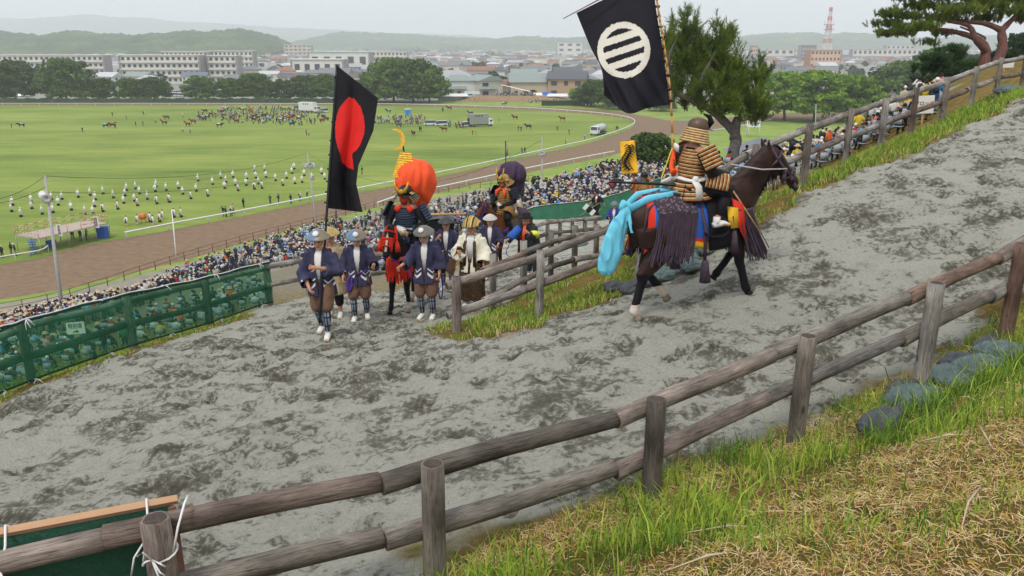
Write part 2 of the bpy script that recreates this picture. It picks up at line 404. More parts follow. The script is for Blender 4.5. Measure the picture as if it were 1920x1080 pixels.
# ---- flat land, one sheet to the horizon
t = NT('valley_floor'); co = t.coord(); n1 = t.noise(co, .02, 6); n2 = t.noise(co, .12, 4)
t.col(t.mix(n2, t.ramp(n1, [(.35, '77806a'), (.5, '8f8d84'), (.65, '6d7d4e')]), '85837c')); t.set(Roughness=.95); VF = t.m
me = MB().add([(-9000, 100, 0), (9000, 100, 0), (9000, 10400, 0), (-9000, 10400, 0), (-9000, -120, 0), (9000, -120, 0)], [(0, 1, 2, 3), (4, 5, 1, 0)]).mesh('ground', [VF], False)
struct(link('ground', me))
def sheet(name, pts, z, m):
    o = MB().add([(p[0], p[1], z) for p in pts], [tuple(range(len(pts)))]).obj(name, m, None, False); return struct(o)
def fl(pix, z=0): return [flat(u, v, z) for u, v in pix]
def smoothline(pts, k=6):
    out = []; n = len(pts); P = [Vector(p) for p in pts]
    for i in range(n - 1):
        p0, p1, p2, p3 = P[max(i - 1, 0)], P[i], P[i + 1], P[min(i + 2, n - 1)]
        for j in range(k):
            q = j / k; out.append(.5 * ((2 * p1) + (-p0 + p2) * q + (2 * p0 - 5 * p1 + 4 * p2 - p3) * q * q + (-p0 + 3 * p1 - 3 * p2 + p3) * q ** 3))
    out.append(P[-1]); return out
def turf(name, stops, sc1, sc2, st=(1, 1, 1)):
    t = NT(name); co = t.coord('Object', st); n1 = t.noise(co, sc1, 5, .6); n2 = t.noise(co, sc2, 5, .7); n3 = t.noise(t.coord('Object', (1, 6, 1)), .05, 4)
    a = t.math('ADD', t.math('MULTIPLY', n1, .55), t.math('ADD', t.math('MULTIPLY', n2, .25), t.math('MULTIPLY', n3, .3)))
    t.col(t.ramp(a, stops)); t.bump(n2, .6, .1); return t.set(Roughness=.95, Specular_IOR_Level=.1)
TURF = turf('turf', [(.38, '586a2c'), (.5, '70823a'), (.58, '7f8e42'), (.7, '919a50')], .018, .7, (1, 2.2, 1))
VERGE = turf('verge_grass', [(.35, '5d7634'), (.55, '7f9446'), (.7, '9c9b58')], .08, .9)
DIRT = mat('track_dirt', '7f6a55', .95, .22, .9, .6, stretch=(1, 1, 1), spec=.1)
inner = [(-300, 560), (-60, 512), (0, 497), (75, 484), (150, 462), (240, 446), (330, 430), (450, 407), (640, 369), (760, 345), (850, 326), (950, 304), (1050, 281), (1110, 267), (1155, 252), (1178, 243), (1190, 234), (1184, 227), (1160, 221), (1100, 214), (1000, 207), (900, 203), (800, 200), (700, 198.5), (400, 198), (0, 198), (-700, 198), (-1500, 200)]
inn = smoothline(fl(inner), 5)
sheet('turf_field', [(-420, 95, 0)] + [tuple(p) for p in inn], .02, TURF)
outer = [(-600, 680), (-60, 572), (0, 562), (130, 541), (350, 487), (560, 427), (700, 390), (830, 359), (950, 332), (1060, 309), (1150, 291), (1200, 276), (1250, 256), (1330, 247), (1440, 228), (1700, 214)]
far = [(1700, 206), (1440, 213), (1330, 224), (1260, 226), (1220, 219), (1150, 208.5), (1080, 203.5), (1000, 200), (900, 197), (700, 195), (400, 194.5), (0, 194.5), (-1500, 196)]
out_ = smoothline(fl(outer), 5) + smoothline(fl(far), 5)
sheet('race_track', [(-500, 90, 0)] + [tuple(p) for p in out_], .008, DIRT)
sheet('spectator_ground', [tuple(p) for p in fl([(-400, 760), (0, 720), (500, 570), (900, 440), (960, 344), (830, 368), (700, 398), (560, 435), (350, 494), (130, 549), (0, 571), (-400, 632)])], .03, mat('trodden_ground', '8b8575', .95, .2, .5, .3))
vg = fl([(-400, 760), (0, 720), (500, 570), (900, 480), (1160, 430), (1420, 400), (1740, 300), (1700, 214), (1440, 228), (1330, 247), (1250, 256), (1200, 276), (1150, 291), (1060, 309), (950, 332), (830, 359), (700, 390), (560, 427), (350, 487), (130, 541), (0, 562), (-400, 620)])
sheet('track_verge', [tuple(p) for p in vg], .012, VERGE)
sheet('far_verge', [tuple(p) for p in fl([(-1500, 196), (0, 194.5), (400, 194.5), (700, 195), (900, 197), (1000, 200), (1080, 203.5), (1150, 208.5), (1220, 219), (1260, 226), (1330, 224), (1440, 213), (1700, 206), (2300, 200), (2300, 187), (1400, 195), (1150, 189), (900, 190), (-1500, 190)])], .012, VERGE)
# ================================================================ timber fences
def woodmat(name, light, dark, red=0):
    t = NT(name); oi = t.n('ShaderNodeObjectInfo'); co = t.coord('Object', (1, 1, .07)); c2 = t.coord('Object', (1, 1, .35))
    off = t.n('ShaderNodeVectorMath'); off.operation = 'ADD'; t.l(co, 0, off, 0); t.l(oi, 'Random', off, 1)
    n1 = t.noise(off, 55, 6, .7, 1.2); n2 = t.noise(c2, 5, 5, .6)
    wv = t.n('ShaderNodeTexNoise'); wv.inputs['Scale'].default_value = 130; t.l(off, 0, wv, 0)
    g = t.ramp(n1, [(.28, dark), (.5, light), (.75, tuple(min(1, x * 1.45) for x in lin(light)[:3]))])
    blot = t.ramp(n2, [(.35, .4), (.6, 1.0)])
    c = t.mix(1.0, g, blot, 'MULTIPLY')
    tint = t.ramp(None, [(0, 'c4bcb2'), (.4, 'e2e0dd'), (.85, 'f6f5f3'), (1, 'cfb3a2')]); t.l(oi, 'Random', tint, 0)
    vor = t.n('ShaderNodeTexVoronoi'); vor.inputs['Scale'].default_value = 4.5; t.l(c2, 0, vor, 0)
    kn = t.ramp(vor, [(.04, .25), (.10, 1.0)])
    c = t.mix(1.0, c, tint, 'MULTIPLY'); c = t.mix(.9, c, kn, 'MULTIPLY')
    t.col(c); hh = t.math('ADD', n1, t.math('MULTIPLY', wv, .4)); t.bump(hh, .8, .015); return t.set(Roughness=.85, Specular_IOR_Level=.2)
WOODG = woodmat('weathered_wood', 'b2aca5', '524a44'); WOODB = woodmat('brown_wood', '9f9088', '4a3d35'); WOODD = woodmat('dark_wood', '8a8580', '3a3633')
ENDM = mat('log_end', '4a3f38', .9, .4, 25, .5)
def logmesh(L, r0, r1, seed, n=18, seg=None):
    rg = random.Random(seed); seg = seg or max(3, int(L / .22)); mb = MB(); a1, a2 = rg.uniform(0, 6), rg.uniform(0, 6); vs = []
    for i in range(seg + 1):
        q = i / seg; r = r0 + (r1 - r0) * q; ox = .006 * math.sin(q * 5 + a1) * L; oy = .006 * math.cos(q * 4 + a2) * L
        if L < 1.6: ox = oy = 0
        for j in range(n):
            th = 2 * math.pi * j / n; rr = r * (1 + .035 * math.sin(3 * th + a1 + q) + .02 * math.sin(5 * th + a2 - 2 * q))
            if abs((th - a1) % 6.283) < .12: rr *= .88          # drying crack
            vs.append((ox + rr * math.cos(th), oy + rr * math.sin(th), q * L))
    for q, z, s in ((0, -.004, .8), (1, L + .004, .8)):
        b = 0 if q == 0 else seg * n
        for j in range(n): vs.append((vs[b + j][0] * s, vs[b + j][1] * s, z))
    fs = [(i * n + j, i * n + (j + 1) % n, (i + 1) * n + (j + 1) % n, (i + 1) * n + j) for i in range(seg) for j in range(n)]
    b0 = (seg + 1) * n; b1 = b0 + n
    fs += [(b0 + j, b0 + (j + 1) % n, (j + 1) % n, j) for j in range(n)] + [(seg * n + j, seg * n + (j + 1) % n, b1 + (j + 1) % n, b1 + j) for j in range(n)]
    k = len(fs); fs += [tuple(b0 + j for j in range(n))[::-1], tuple(b1 + j for j in range(n))]
    mb.add(vs, fs); mb.m[k:] = [1] * 2; return mb
def fence(label, posts, tops, rails, rp, rr, mats, seed=1, behind=(0, 0), ext=(0, 0), group=None, skip=(), joint=.3, tilt=.02, bot=.35):
    """posts: [(x,y,zground)], tops: heights of post tops above ground, rails: drops below post top"""
    root = thing('wooden_fence', label, 'fence', posts[0], 0, group); base = Vector(posts[0]); rg = random.Random(seed); n = len(posts)
    for i, (p, h) in enumerate(zip(posts, tops)):
        p = Vector(p) - base; a = p - Vector((0, 0, bot)); b = p + Vector((rg.uniform(-tilt, tilt), rg.uniform(-tilt, tilt), h)); r = rp * rg.uniform(.92, 1.1)
        along(None, 'post', logmesh((b - a).length, r * 1.04, r, seed * 50 + i).mesh('post', [mats[i % len(mats)], ENDM]), a, b, root, rg.uniform(0, 6))
    T = [Vector(p) - base + Vector((behind[0], behind[1], h)) for p, h in zip(posts, tops)]
    for ri, drop in enumerate(rails):
        Z = Vector((0, 0, -drop))
        for i in range(n - 1):
            if (ri, i) in skip: continue
            a, b = T[i] + Z, T[i + 1] + Z; d = (b - a).normalized()
            if i == 0: a = a - d * ext[0]
            if i == n - 2: b = b + d * ext[1]
            else: b = b - d * 0.0
            a = a - d * joint; b = b - d * (joint + .003)
            if i == 0: a = a + d * joint
            if i == n - 2: b = b + d * joint
            r = rr * rg.uniform(.93, 1.07); m = mats[(i * 2 + ri + seed) % len(mats)]
            along(None, 'rail', logmesh((b - a).length, r, r * rg.uniform(.9, .98), seed * 90 + i * 3 + ri).mesh('rail', [m, ENDM]), a, b, root, rg.uniform(0, 6))
    return root
def gp(x, y, dz=0): return (x, y, H(x, y) + dz)
# near fence along the bottom of the picture (post tops fixed from the photo)
nf = [(-5.1, 2.75), (-3.55, 3.38), (-2.04, 4.02), (-.53, 4.64), (1.1, 5.59), (2.58, 6.58), (4.19, 7.57), (5.65, 8.6), (7.2, 9.8)]
nz = [-2.72, -2.68, -2.6, -2.6, -2.59, -2.43, -2.24, -2.1, -1.9]
NFP = [gp(*p) for p in nf]
NEARF = fence('nearest log fence, crossing the whole picture along the foot of the grassy bank', NFP, [CAMZ + z - g[2] for z, g in zip(nz, NFP)], [.13, .56], .074, .073, [WOODG, WOODG, WOODB, WOODG, WOODD], 3, behind=(-.075, .115), joint=.28)
# fence along the upper edge of the sand lane
def pp(u, v, d): p = at(u, v, d); return (p[0], p[1], H(p[0], p[1]))
fa = [pp(857, 618, 12.3), pp(1011, 600, 13.0), pp(1197, 545, 13.2), pp(1303, 478, 13.6), pp(1410, 393, 14.3), pp(1505, 350, 15.6), pp(1583, 312, 16.8), pp(1650, 282, 18.4), pp(1707, 258, 19.5), pp(1765, 235, 20.7), pp(1817, 210, 22.2), pp(1865, 187, 24), pp(1915, 165, 26), pp(1965, 148, 28)]
MIDF = fence('log fence beyond the dark horse, running from the hairpin up to the top right', fa, [.88, 1.12] + [1.2] * 12, [.14, .62], .068, .07, [WOODB, WOODG, WOODG, WOODG], 5, behind=(-.06, .10), ext=(.1, 0), joint=.2)
fb = [pp(925, 583, 15), pp(983, 553, 16.2), pp(1032, 530, 17.4), pp(1076, 512, 18.3), pp(1117, 500, 19.4), pp(1160, 480, 21), pp(1210, 462, 23)]
fence('second log fence behind the first at the hairpin, bordering the lower lane', fb, [1.1] * 7, [.2, .75], .066, .066, [WOODG, WOODG, WOODD], 9, behind=(.06, -.08), ext=(.5, 0), joint=.2)
fc = [pp(985, 462, 36), pp(1000, 463, 36), pp(1026, 461, 37), pp(1050, 457, 37.3), pp(1073, 456, 37.6), pp(1096, 453, 38), pp(1116, 450, 38.3)]
fence('small distant log fence in front of the far green net', fc, [1.2] * 7, [.1, .62], .09, .09, [WOODG, WOODD], 12, behind=(0, -.08), ext=(0, .3), joint=.1)
# ================================================================ people and horses
V3 = Vector
def wrinkle(me, amp=.008, sc=5, st=(1, 1, .45), seed=0):
    n = len(me.vertices); co = np.empty(n * 3); me.vertices.foreach_get('co', co); no = np.empty(n * 3); me.vertices.foreach_get('normal', no); co = co.reshape(-1, 3); no = no.reshape(-1, 3); d = np.empty(n)
    for i, p in enumerate(co):
        q = V3((p[0] * sc * st[0] + seed, p[1] * sc * st[1], p[2] * sc * st[2])); a = mnoise.noise(q + V3((0, 0, mnoise.noise(q * .7) * 1.5))); b = mnoise.noise(q * 2.3); d[i] = (.55 - abs(a) * 2.2) * amp + b * amp * .4
    me.vertices.foreach_set('co', (co + no * d[:, None]).ravel()); me.update(); return me
SKIN = mat('skin', 'c08a6c', .6, .12, 6); HAIR = mat('hair', '1b1715', .7, .3, 40); EYE = mat('eye', '120d0b', .3)
WHITE = mat('white_cloth', 'd9d6d0', .85, .08, 8, .3); CREAM = mat('cream_cloth', 'e2dcc6', .85, .1, 8, .3); TAN = mat('straw', 'b8966a', .9, .3, 30, .4)
BROWN = mat('brown_cloth', '6f5344', .9, .18, 5, .5); BLACK = mat('black_cloth', '16151b', .8, .3, 10, .3); DARK = mat('dark_lacquer', '15161a', .35, .3, 10)
NAVY = mat('navy_cloth', '2f3048', .85, .15, 7, .4); GREYC = mat('grey_cloth', '6c6a6a', .85, .2, 8, .3); PURPLE = mat('purple_cloth', '4b2f86', .8, .2, 8, .3)
RED = mat('red_cloth', 'd8331c', .75, .15, 6, .4); ORANGE = mat('orange_cloth', 'f0562a', .75, .12, 3, .3); GOLD = mat('gold_leaf', 'c79b35', .38, .3, 18, .8, metal=.55)
BLUE = mat('blue_cloth', '2c5fb4', .8, .15, 6, .3); CYAN = mat('cyan_cloth', '6fc6de', .8, .14, 7, .9, stretch=(2, 2, .5)); YELLOW = mat('yellow_cloth', 'e3b32c', .8, .15, 6, .3)
PLUM = mat('plum_cloth', '4a3c48', .85, .22, 14, .5); ROPEW = mat('white_rope', 'e0dedb', .8, .1, 20); STEEL = mat('steel', '8c8f92', .35, .2, 20, metal=.8)
LORANGE = mat('armour_orange', 'a0622f', .65, .5, 16, .5); LCREAM = mat('armour_cream', 'bfa676', .65, .4, 16, .5); LBRZ = mat('armour_gold', 'a98d4b', .5, .25, 20, .3, metal=.3)
LBLUE = mat('armour_navy', '232c3d', .5, .3, 20, .3); REDM = mat('mask_red', '9e3020', .5, .2, 20)
def chevmat():
    t = NT('navy_chevron'); c = t.n('ShaderNodeTexCoord'); s = t.n('ShaderNodeSeparateXYZ'); t.l(c, 'Object', s, 0)
    ax = t.math('ABSOLUTE', (s, 0)); ph = t.math('PINGPONG', t.math('ADD', ax, .03), .085)
    z = t.math('SUBTRACT', t.math('SUBTRACT', (s, 2), t.math('MULTIPLY', ph, .9)), .785)
    b = t.math('LESS_THAN', t.math('ABSOLUTE', t.math('SUBTRACT', t.math('PINGPONG', z, .05), .05)), .024)
    k = t.math('LESS_THAN', t.math('ABSOLUTE', t.math('SUBTRACT', z, .075)), .075)
    kx = t.math('GREATER_THAN', ax, .055); b = t.math('MULTIPLY', t.math('MULTIPLY', b, k), t.math('MULTIPLY', kx, t.math('LESS_THAN', ax, .24)))
    nz = t.noise(t.coord(), 7, 4); base = t.ramp(nz, [(.3, '2e2e44'), (.7, '45445c')])
    t.col(t.mix(b, base, 'cfd0d2')); t.bump(nz, .5, .03); return t.set(Roughness=.88, Specular_IOR_Level=.15)
CHEV = chevmat()
def checkmat():
    t = NT('legging_check'); c = t.n('ShaderNodeTexCoord'); s = t.n('ShaderNodeSeparateXYZ'); t.l(c, 'Object', s, 0)
    a = t.math('LESS_THAN', t.math('PINGPONG', (s, 0), .022), .013); b = t.math('LESS_THAN', t.math('PINGPONG', (s, 2), .075), .062)
    t.col(t.mix(t.math('MULTIPLY', a, b), '1c2438', '8b94a2')); return t.set(Roughness=.9)
CHECK = checkmat()
def hand(mb, fing, wrist, d, nrm, curl=.5, s=1.0, side=1):
    d = V3(d).normalized(); nrm = V3(nrm); nrm = (nrm - d * nrm.dot(d)).normalized(); sd = d.cross(nrm) * side; w = V3(wrist)
    mb.tube([w - d * .01, w + d * .03 * s, w + d * .085 * s], [(.026 * s, .02 * s), (.038 * s, .018 * s), (.038 * s, .014 * s)], 8, 0, sd)
    for k, (o, L) in enumerate(((.030, .068), (.010, .078), (-.010, .072), (-.030, .056))):
        p = w + d * .08 * s + sd * o * s; pts = [p]; a = curl * .5
        for q in (.45, .32, .23):
            p = p + (d * math.cos(a) + nrm * math.sin(a)) * L * q * s; pts.append(p); a += curl
        fing.tube(pts, [.0095 * s, .009 * s, .0082 * s, .0065 * s], 6, 0, sd)
    b = w + d * .03 * s + sd * .03 * s; q = (d * .55 + sd * .8).normalized(); c = b + q * .035 * s
    fing.tube([b, c, c + (q * .5 + d * .4 + nrm * (.4 + curl * .5)).normalized() * .032 * s], [.013 * s, .011 * s, .008 * s], 6, 0, nrm)
def stand(**k):
    P = dict(pel=(0, 0, .95), chest=(0, .01, 1.26), neck=(0, 0, 1.42), head=(0, .025, 1.575), f=(0, 1, 0), shr=(.175, 0, 1.375), shl=(-.175, 0, 1.375), elr=(.25, -.02, 1.10), ell=(-.25, -.02, 1.10),
             wrr=(.27, .12, .90), wrl=(-.27, .12, .90), knr=(.10, .04, .50), knl=(-.10, .04, .50), anr=(.10, -.02, .09), anl=(-.10, -.02, .09), hcr=.5, hcl=.5, nr=None, nl=None)
    P.update(k); return {a: V3(b) if isinstance(b, tuple) else b for a, b in P.items()}
def lerp(a, b, t): return a + (b - a) * t
def body(P, name='person', voxel=.013, feet=True, lx=(0, 1, 0)):
    mb = MB(); fg = MB(); f = P['f'].normalized(); X = V3((1, 0, 0)); up = V3((0, 0, 1)); rt = f.cross(up).normalized() if abs(f.dot(up)) < .95 else X
    pel, ch, nk, hd = P['pel'], P['chest'], P['neck'], P['head']
    sh = P['shr'] - P['shl']; ax = sh.normalized()
    mb.tube([pel - up * .08, pel, lerp(pel, ch, .5), ch, lerp(ch, nk, .6), nk - up * .015, nk + (hd - nk) * .35, hd - up * .03], [(.11, .09), (.155, .115), (.13, .10), (.16, .12), (.145, .10), (.075, .065), (.056, .058), (.05, .055)], 14, 0, ax)
    hu = (hd - nk).normalized(); hu = (up * .6 + hu * .4).normalized()
    Rm = Matrix((rt, f, rt.cross(f) * 1)).transposed() if True else None
    mb.ell(hd + f * -.005 + up * .02, (.076, .095, .10), 14, 10, 0, Rm); mb.ell(hd + f * .025 - up * .045, (.055, .065, .07), 12, 8, 0, Rm)
    mb.tube([hd + f * .085 + up * .02, hd + f * .112 - up * .022], [.009, .015], 6); mb.ell(hd + f * .082 - up * .06, (.025, .014, .012), 8, 5, 0, Rm)
    for s in (-1, 1):
        mb.ell(hd + rt * .078 * s - f * .01, (.010, .022, .032), 8, 6, 0, Rm)
        fg.ell(hd + rt * .031 * s + f * .083 + up * .008, (.013, .008, .007), 8, 5, 1, Rm)
        fg.tube([hd + rt * .018 * s + f * .088 + up * .026, hd + rt * .046 * s + f * .076 + up * .027], [.005, .004], 5, 1)
    fg.tube([hd - rt * .022 + f * .093 - up * .057, hd + rt * .022 + f * .093 - up * .057], [.0035, .0035], 5, 2)
    for s, a in ((1, 'r'), (-1, 'l')):
        S, E_, W_ = P['sh' + a], P['el' + a], P['wr' + a]
        mb.tube([nk + ax * s * .04 - up * .03, S - ax * s * .02], [.06, .06], 8, 0, up); mb.tube([S, lerp(S, E_, .45), E_, lerp(E_, W_, .3), W_], [.057, .05, .041, .04, .027], 10, 0, f)
        n = P['n' + a] or (-ax * s); hand(mb, fg, W_, W_ - E_, n, P['hc' + a], 1.0, -s)
        K, A = P['kn' + a], P['an' + a]; hp = pel + ax * .085 * s - up * .05
        mb.tube([hp, lerp(hp, K, .45), K, lerp(K, A, .3), lerp(K, A, .7), A], [.088, .076, .055, .056, .045, .036], 10, 0, f)
        ft = P.get('to' + a) or (A + V3((f[0] * .16 + .02 * s, f[1] * .16, -.055)))
        mb.tube([A - (ft - A) * .25 - up * .03, A - up * .03, lerp(A, ft, .6), ft], [(.033, .03), (.04, .045), (.045, .03), (.036, .018)], 8, 0, rt)
    me = remesh(mb, name, [SKIN, EYE, REDM], voxel, 3); return append(me, fg)
def feet(P, root, sock=WHITE, sole=TAN):
    f = P['f'].normalized(); up = V3((0, 0, 1)); rt = f.cross(up).normalized()
    for s, a in ((1, 'r'), (-1, 'l')):
        A = P['an' + a]; ft = P.get('to' + a) or (A + V3((f[0] * .16 + .02 * s, f[1] * .16, -.055))); h = A - (ft - A) * .25 - up * .04
        mb = MB().tube([A + up * .09, A, lerp(A, ft, .1) - up * .03], [.043, .042, .045], 10, 0, f).tube([h, A - up * .02, lerp(A, ft, .6), ft + (ft - A) * .04], [(.036, .034), (.045, .045), (.05, .035), (.042, .024)], 10, 0, rt)
        link('sock', remesh(mb, 'sock', [sock], .011, 2), root)
        z = up * -.038; m2 = MB().tube([h + z * .6 - (ft - A) * .05, lerp(A, ft, .4) + V3((0, 0, h[2] - A[2] - .02)) * .5 + z * .5 - up * .0, ft + z * .4 + (ft - A) * .1], [(.04, .012), (.052, .012), (.045, .012)], 10, 0, rt)
        m2.tube([lerp(A, ft, .5) - rt * .05 - up * .01, lerp(A, ft, .55) + up * .028, lerp(A, ft, .5) + rt * .05 - up * .01], .008, 6); m2.obj('sandal', sole, root)
def garment(P, root, nm, m, hem=.70, flare=.04, sleeve=.62, wide=.10, fat=0, opening=.05, voxel=.016, color2=None):
    up = V3((0, 0, 1)); pel, ch, nk = P['pel'], P['chest'], P['neck']; ax = (P['shr'] - P['shl']).normalized(); mb = MB(); f = P['f']
    hemp = V3((pel[0], pel[1], hem))
    mb.tube([hemp, lerp(hemp, pel, .6), pel + up * .06, ch, lerp(ch, nk, .55), nk - up * .005, nk + up * .03], [(.2 + flare + fat, .15 + flare + fat), (.195 + flare * .6 + fat, .15 + fat + flare * .5), (.175 + fat, .145 + fat), (.19 + fat, .145 + fat), (.185, .12), (.085, .08), (.075, .075)], 18, 0, ax)
    for s, a in ((1, 'r'), (-1, 'l')):
        S, E_, W_ = P['sh' + a], P['el' + a], P['wr' + a]; e = lerp(E_, W_, sleeve)
        mb.tube([nk + ax * s * .03 - up * .04, S], [.085, .082], 10, 0, up); mb.tube([S, lerp(S, E_, .5) - up * .01, E_ - up * .02, e - up * .03], [.08, .088, wide, wide * 1.12], 12, 0, f)
    me = remesh(mb, nm, [m], voxel, 5)
    # open cuffs and hem, and a straight front opening that shows the shirt
    def c(p):
        if p[2] < hem + .012: return True
        for a in 'rl':
            E_, W_ = P['el' + a], P['wr' + a]; d = (W_ - E_); q = (p - E_).dot(d) / d.length_squared
            if q > sleeve - .02 and (p - lerp(E_, W_, sleeve) + up * .03).length < wide * 1.02: return True
        if opening:
            w_ = opening * (.25 + 1.0 * max(0, min(1, (p[2] - pel[2] + .1) / .5))); q = p - ch
            if p[1] > ch[1] + .02 and abs(q[0]) < w_ and p[2] < nk[2] + .05: return True
        return False
    wrinkle(me, .011, 9, (1, 1, .5), nk[0]); cut(me, c); o = link(nm, me, root); s = o.modifiers.new('s', 'SOLIDIFY'); s.thickness = .008; s.offset = 0; return o
def legs(P, root, nm, m, end=.12, r=(.13, .125, .105, .07), voxel=.018, low=False):
    up = V3((0, 0, 1)); pel = P['pel']; ax = (P['shr'] - P['shl']).normalized(); mb = MB(); mb.tube([pel + up * .1, pel, pel - up * .1], [(.15, .12), (.175, .14), (.14, .12)], 14, 0, ax)
    for s, a in ((1, 'r'), (-1, 'l')):
        K, A = P['kn' + a], P['an' + a]; hp = pel + ax * .09 * s - up * .05; e = lerp(K, A, end)
        mb.tube([hp, lerp(hp, K, .5), lerp(hp, K, .93), K, e], [r[0], r[1], r[2], r[2] * .97, r[3]], 12, 0, P['f'])
    return link(nm, wrinkle(remesh(mb, nm, [m], voxel, 4), .010, 9, (1, 1, 1.2)), root)
def shins(P, root, nm, m, a0=.08, a1=.9):
    for s, a in ((1, 'r'), (-1, 'l')):
        K, A = P['kn' + a], P['an' + a]; MB().tube([lerp(K, A, a0), lerp(K, A, .35), lerp(K, A, a1)], [.062, .064, .047], 12, 0, P['f']).obj(nm, m, root)
def flower(mb, c, nrm, r, mi=0, petals=8):
    nrm = V3(nrm).normalized(); a = nrm.orthogonal().normalized(); b = nrm.cross(a); n = petals * 6; vs = [V3(c) + nrm * .002]
    for i in range(n):
        t = 2 * math.pi * i / n; q = r * (.82 + .18 * abs(math.cos(t * petals / 2))); vs.append(V3(c) + (a * math.cos(t) + b * math.sin(t)) * q)
    vs2 = [p - nrm * .01 for p in vs]; k = len(vs)
    mb.add(vs + vs2, [(0, i + 1, (i + 1) % n + 1) for i in range(n)] + [(i + 1, k + i + 1, k + (i + 1) % n + 1, (i + 1) % n + 1) for i in range(n)], mi)
def jingasa(P, root, m, R_=.19, h=.125, emblem=WHITE, tilt=.12, curve=.5, rim=None):
    hd = P['head']; f = P['f'].normalized(); up = V3((0, 0, 1)); rt = f.cross(up).normalized()
    nrm = (up + f * tilt).normalized(); M = Matrix((rt, nrm.cross(rt), nrm)).transposed().to_4x4(); M.translation = hd + up * .075
    prof = [(R_ * (1 - q) ** (.9), h * (1 - (1 - q) ** (1 + curve))) for q in [i / 8 for i in range(9)]]
    prof = [(max(r, .001), z) for r, z in prof]; mb = MB().lathe([(r * .97, z - .012) for r, z in prof][::-1] + [(R_ * 1.01, -.006)] + prof, 32); mb.xf(M); o = mb.obj('hat', m, root)
    if emblem:
        q = MB(); flower(q, (0, R_ * .56 + .014, h * .63 + .016), (0, .62, .78), .052); q.xf(M); q.obj('emblem', emblem, root)
    st = MB()
    for s in (-1, 1): st.tube([hd + rt * .088 * s + up * .05, hd + rt * .075 * s - up * .05 + f * .03, hd - up * .118 + f * .055], .005, 5)
    st.obj('chin_strap', ROPEW, root); return o
def put(root, P, loc, heading, k=1.0):
    root.location = loc; root.rotation_euler = (0, 0, heading); root.scale = (k, k, k)
def head_to(dx, dy): return math.atan2(-dx, dy)     # heading that turns local +Y to (dx, dy)
def attendant(label, loc, heading, P, hatc, shirt=WHITE, coat=CHEV, emblem=WHITE, tilt=.12, k=1.0, hat=True, trousers=BROWN):
    r = thing('person', label, 'person', loc, heading, 'attendants in navy coats'); r.scale = (k, k, k)
    link('body', body(P), r)
    up = V3((0, 0, 1)); ax = (P['shr'] - P['shl']).normalized()
    MB().tube([P['pel'], P['chest'], lerp(P['chest'], P['neck'], .6), P['neck'] - up * .01, P['neck'] + up * .012], [(.155, .128), (.172, .134), (.152, .112), (.085, .078), (.07, .07)], 16, 0, ax).obj('shirt', shirt, r)
    garment(P, r, 'coat', coat); legs(P, r, 'trousers', trousers); shins(P, r, 'legging', CHECK); feet(P, r)
    if hat: jingasa(P, r, hatc, emblem=emblem, tilt=tilt)
    return r
# ---------------------------------------------------------------- generic ruled armour surfaces
def surf(mb, fn, nu, rows, pat, closed=False):
    """rows of lames: pat = [(fraction, material, lift)]"""
    vs = []; fs = []; ms = []; k = nu if closed else nu + 1
    for r in range(rows):
        a = 0
        for fr, mi, lift in pat:
            for v in (a, a + fr * .999):
                for j in range(k):
                    p, n = fn(j / nu, (r + v) / rows); vs.append(p + n * (lift * (v - a + .3)))
            o = len(vs) - 2 * k
            for j in range(nu): fs.append((o + j, o + (j + 1) % k, o + k + (j + 1) % k, o + k + j)); ms.append(mi)
            a += fr
    o = len(mb.v); mb.v += [tuple(p) for p in vs]; mb.f += [tuple(i + o for i in f) for f in fs]; mb.m += ms; return mb
def plate(o, ud, vd, w, h, bulge=.04, w2=None):
    o, ud, vd = V3(o), V3(ud).normalized(), V3(vd).normalized(); n = ud.cross(vd).normalized(); w2 = w2 or w
    def fn(u, v):
        ww = w + (w2 - w) * v; c = (u - .5) * 2
        return o + ud * ww * (u - .5) + vd * h * v + n * bulge * (1 - c * c), n
    return fn
def ring(c0, c1, r0, r1, a0=0, a1=2 * math.pi, ref=(1, 0, 0)):
    c0, c1 = V3(c0), V3(c1); d = (c1 - c0).normalized(); rf = V3(ref); a = (rf - d * rf.dot(d)).normalized(); b = d.cross(a)
    def fn(u, v):
        t = a0 + (a1 - a0) * u; c = lerp(c0, c1, v); x = r0[0] + (r1[0] - r0[0]) * v; y = r0[1] + (r1[1] - r0[1]) * v
        n = (a * math.cos(t) / max(x, .01) + b * math.sin(t) / max(y, .01)).normalized(); return c + a * x * math.cos(t) + b * y * math.sin(t), n
    return fn
def solid(o, t=.008): s = o.modifiers.new('s', 'SOLIDIFY'); s.thickness = t; s.offset = 0; return o
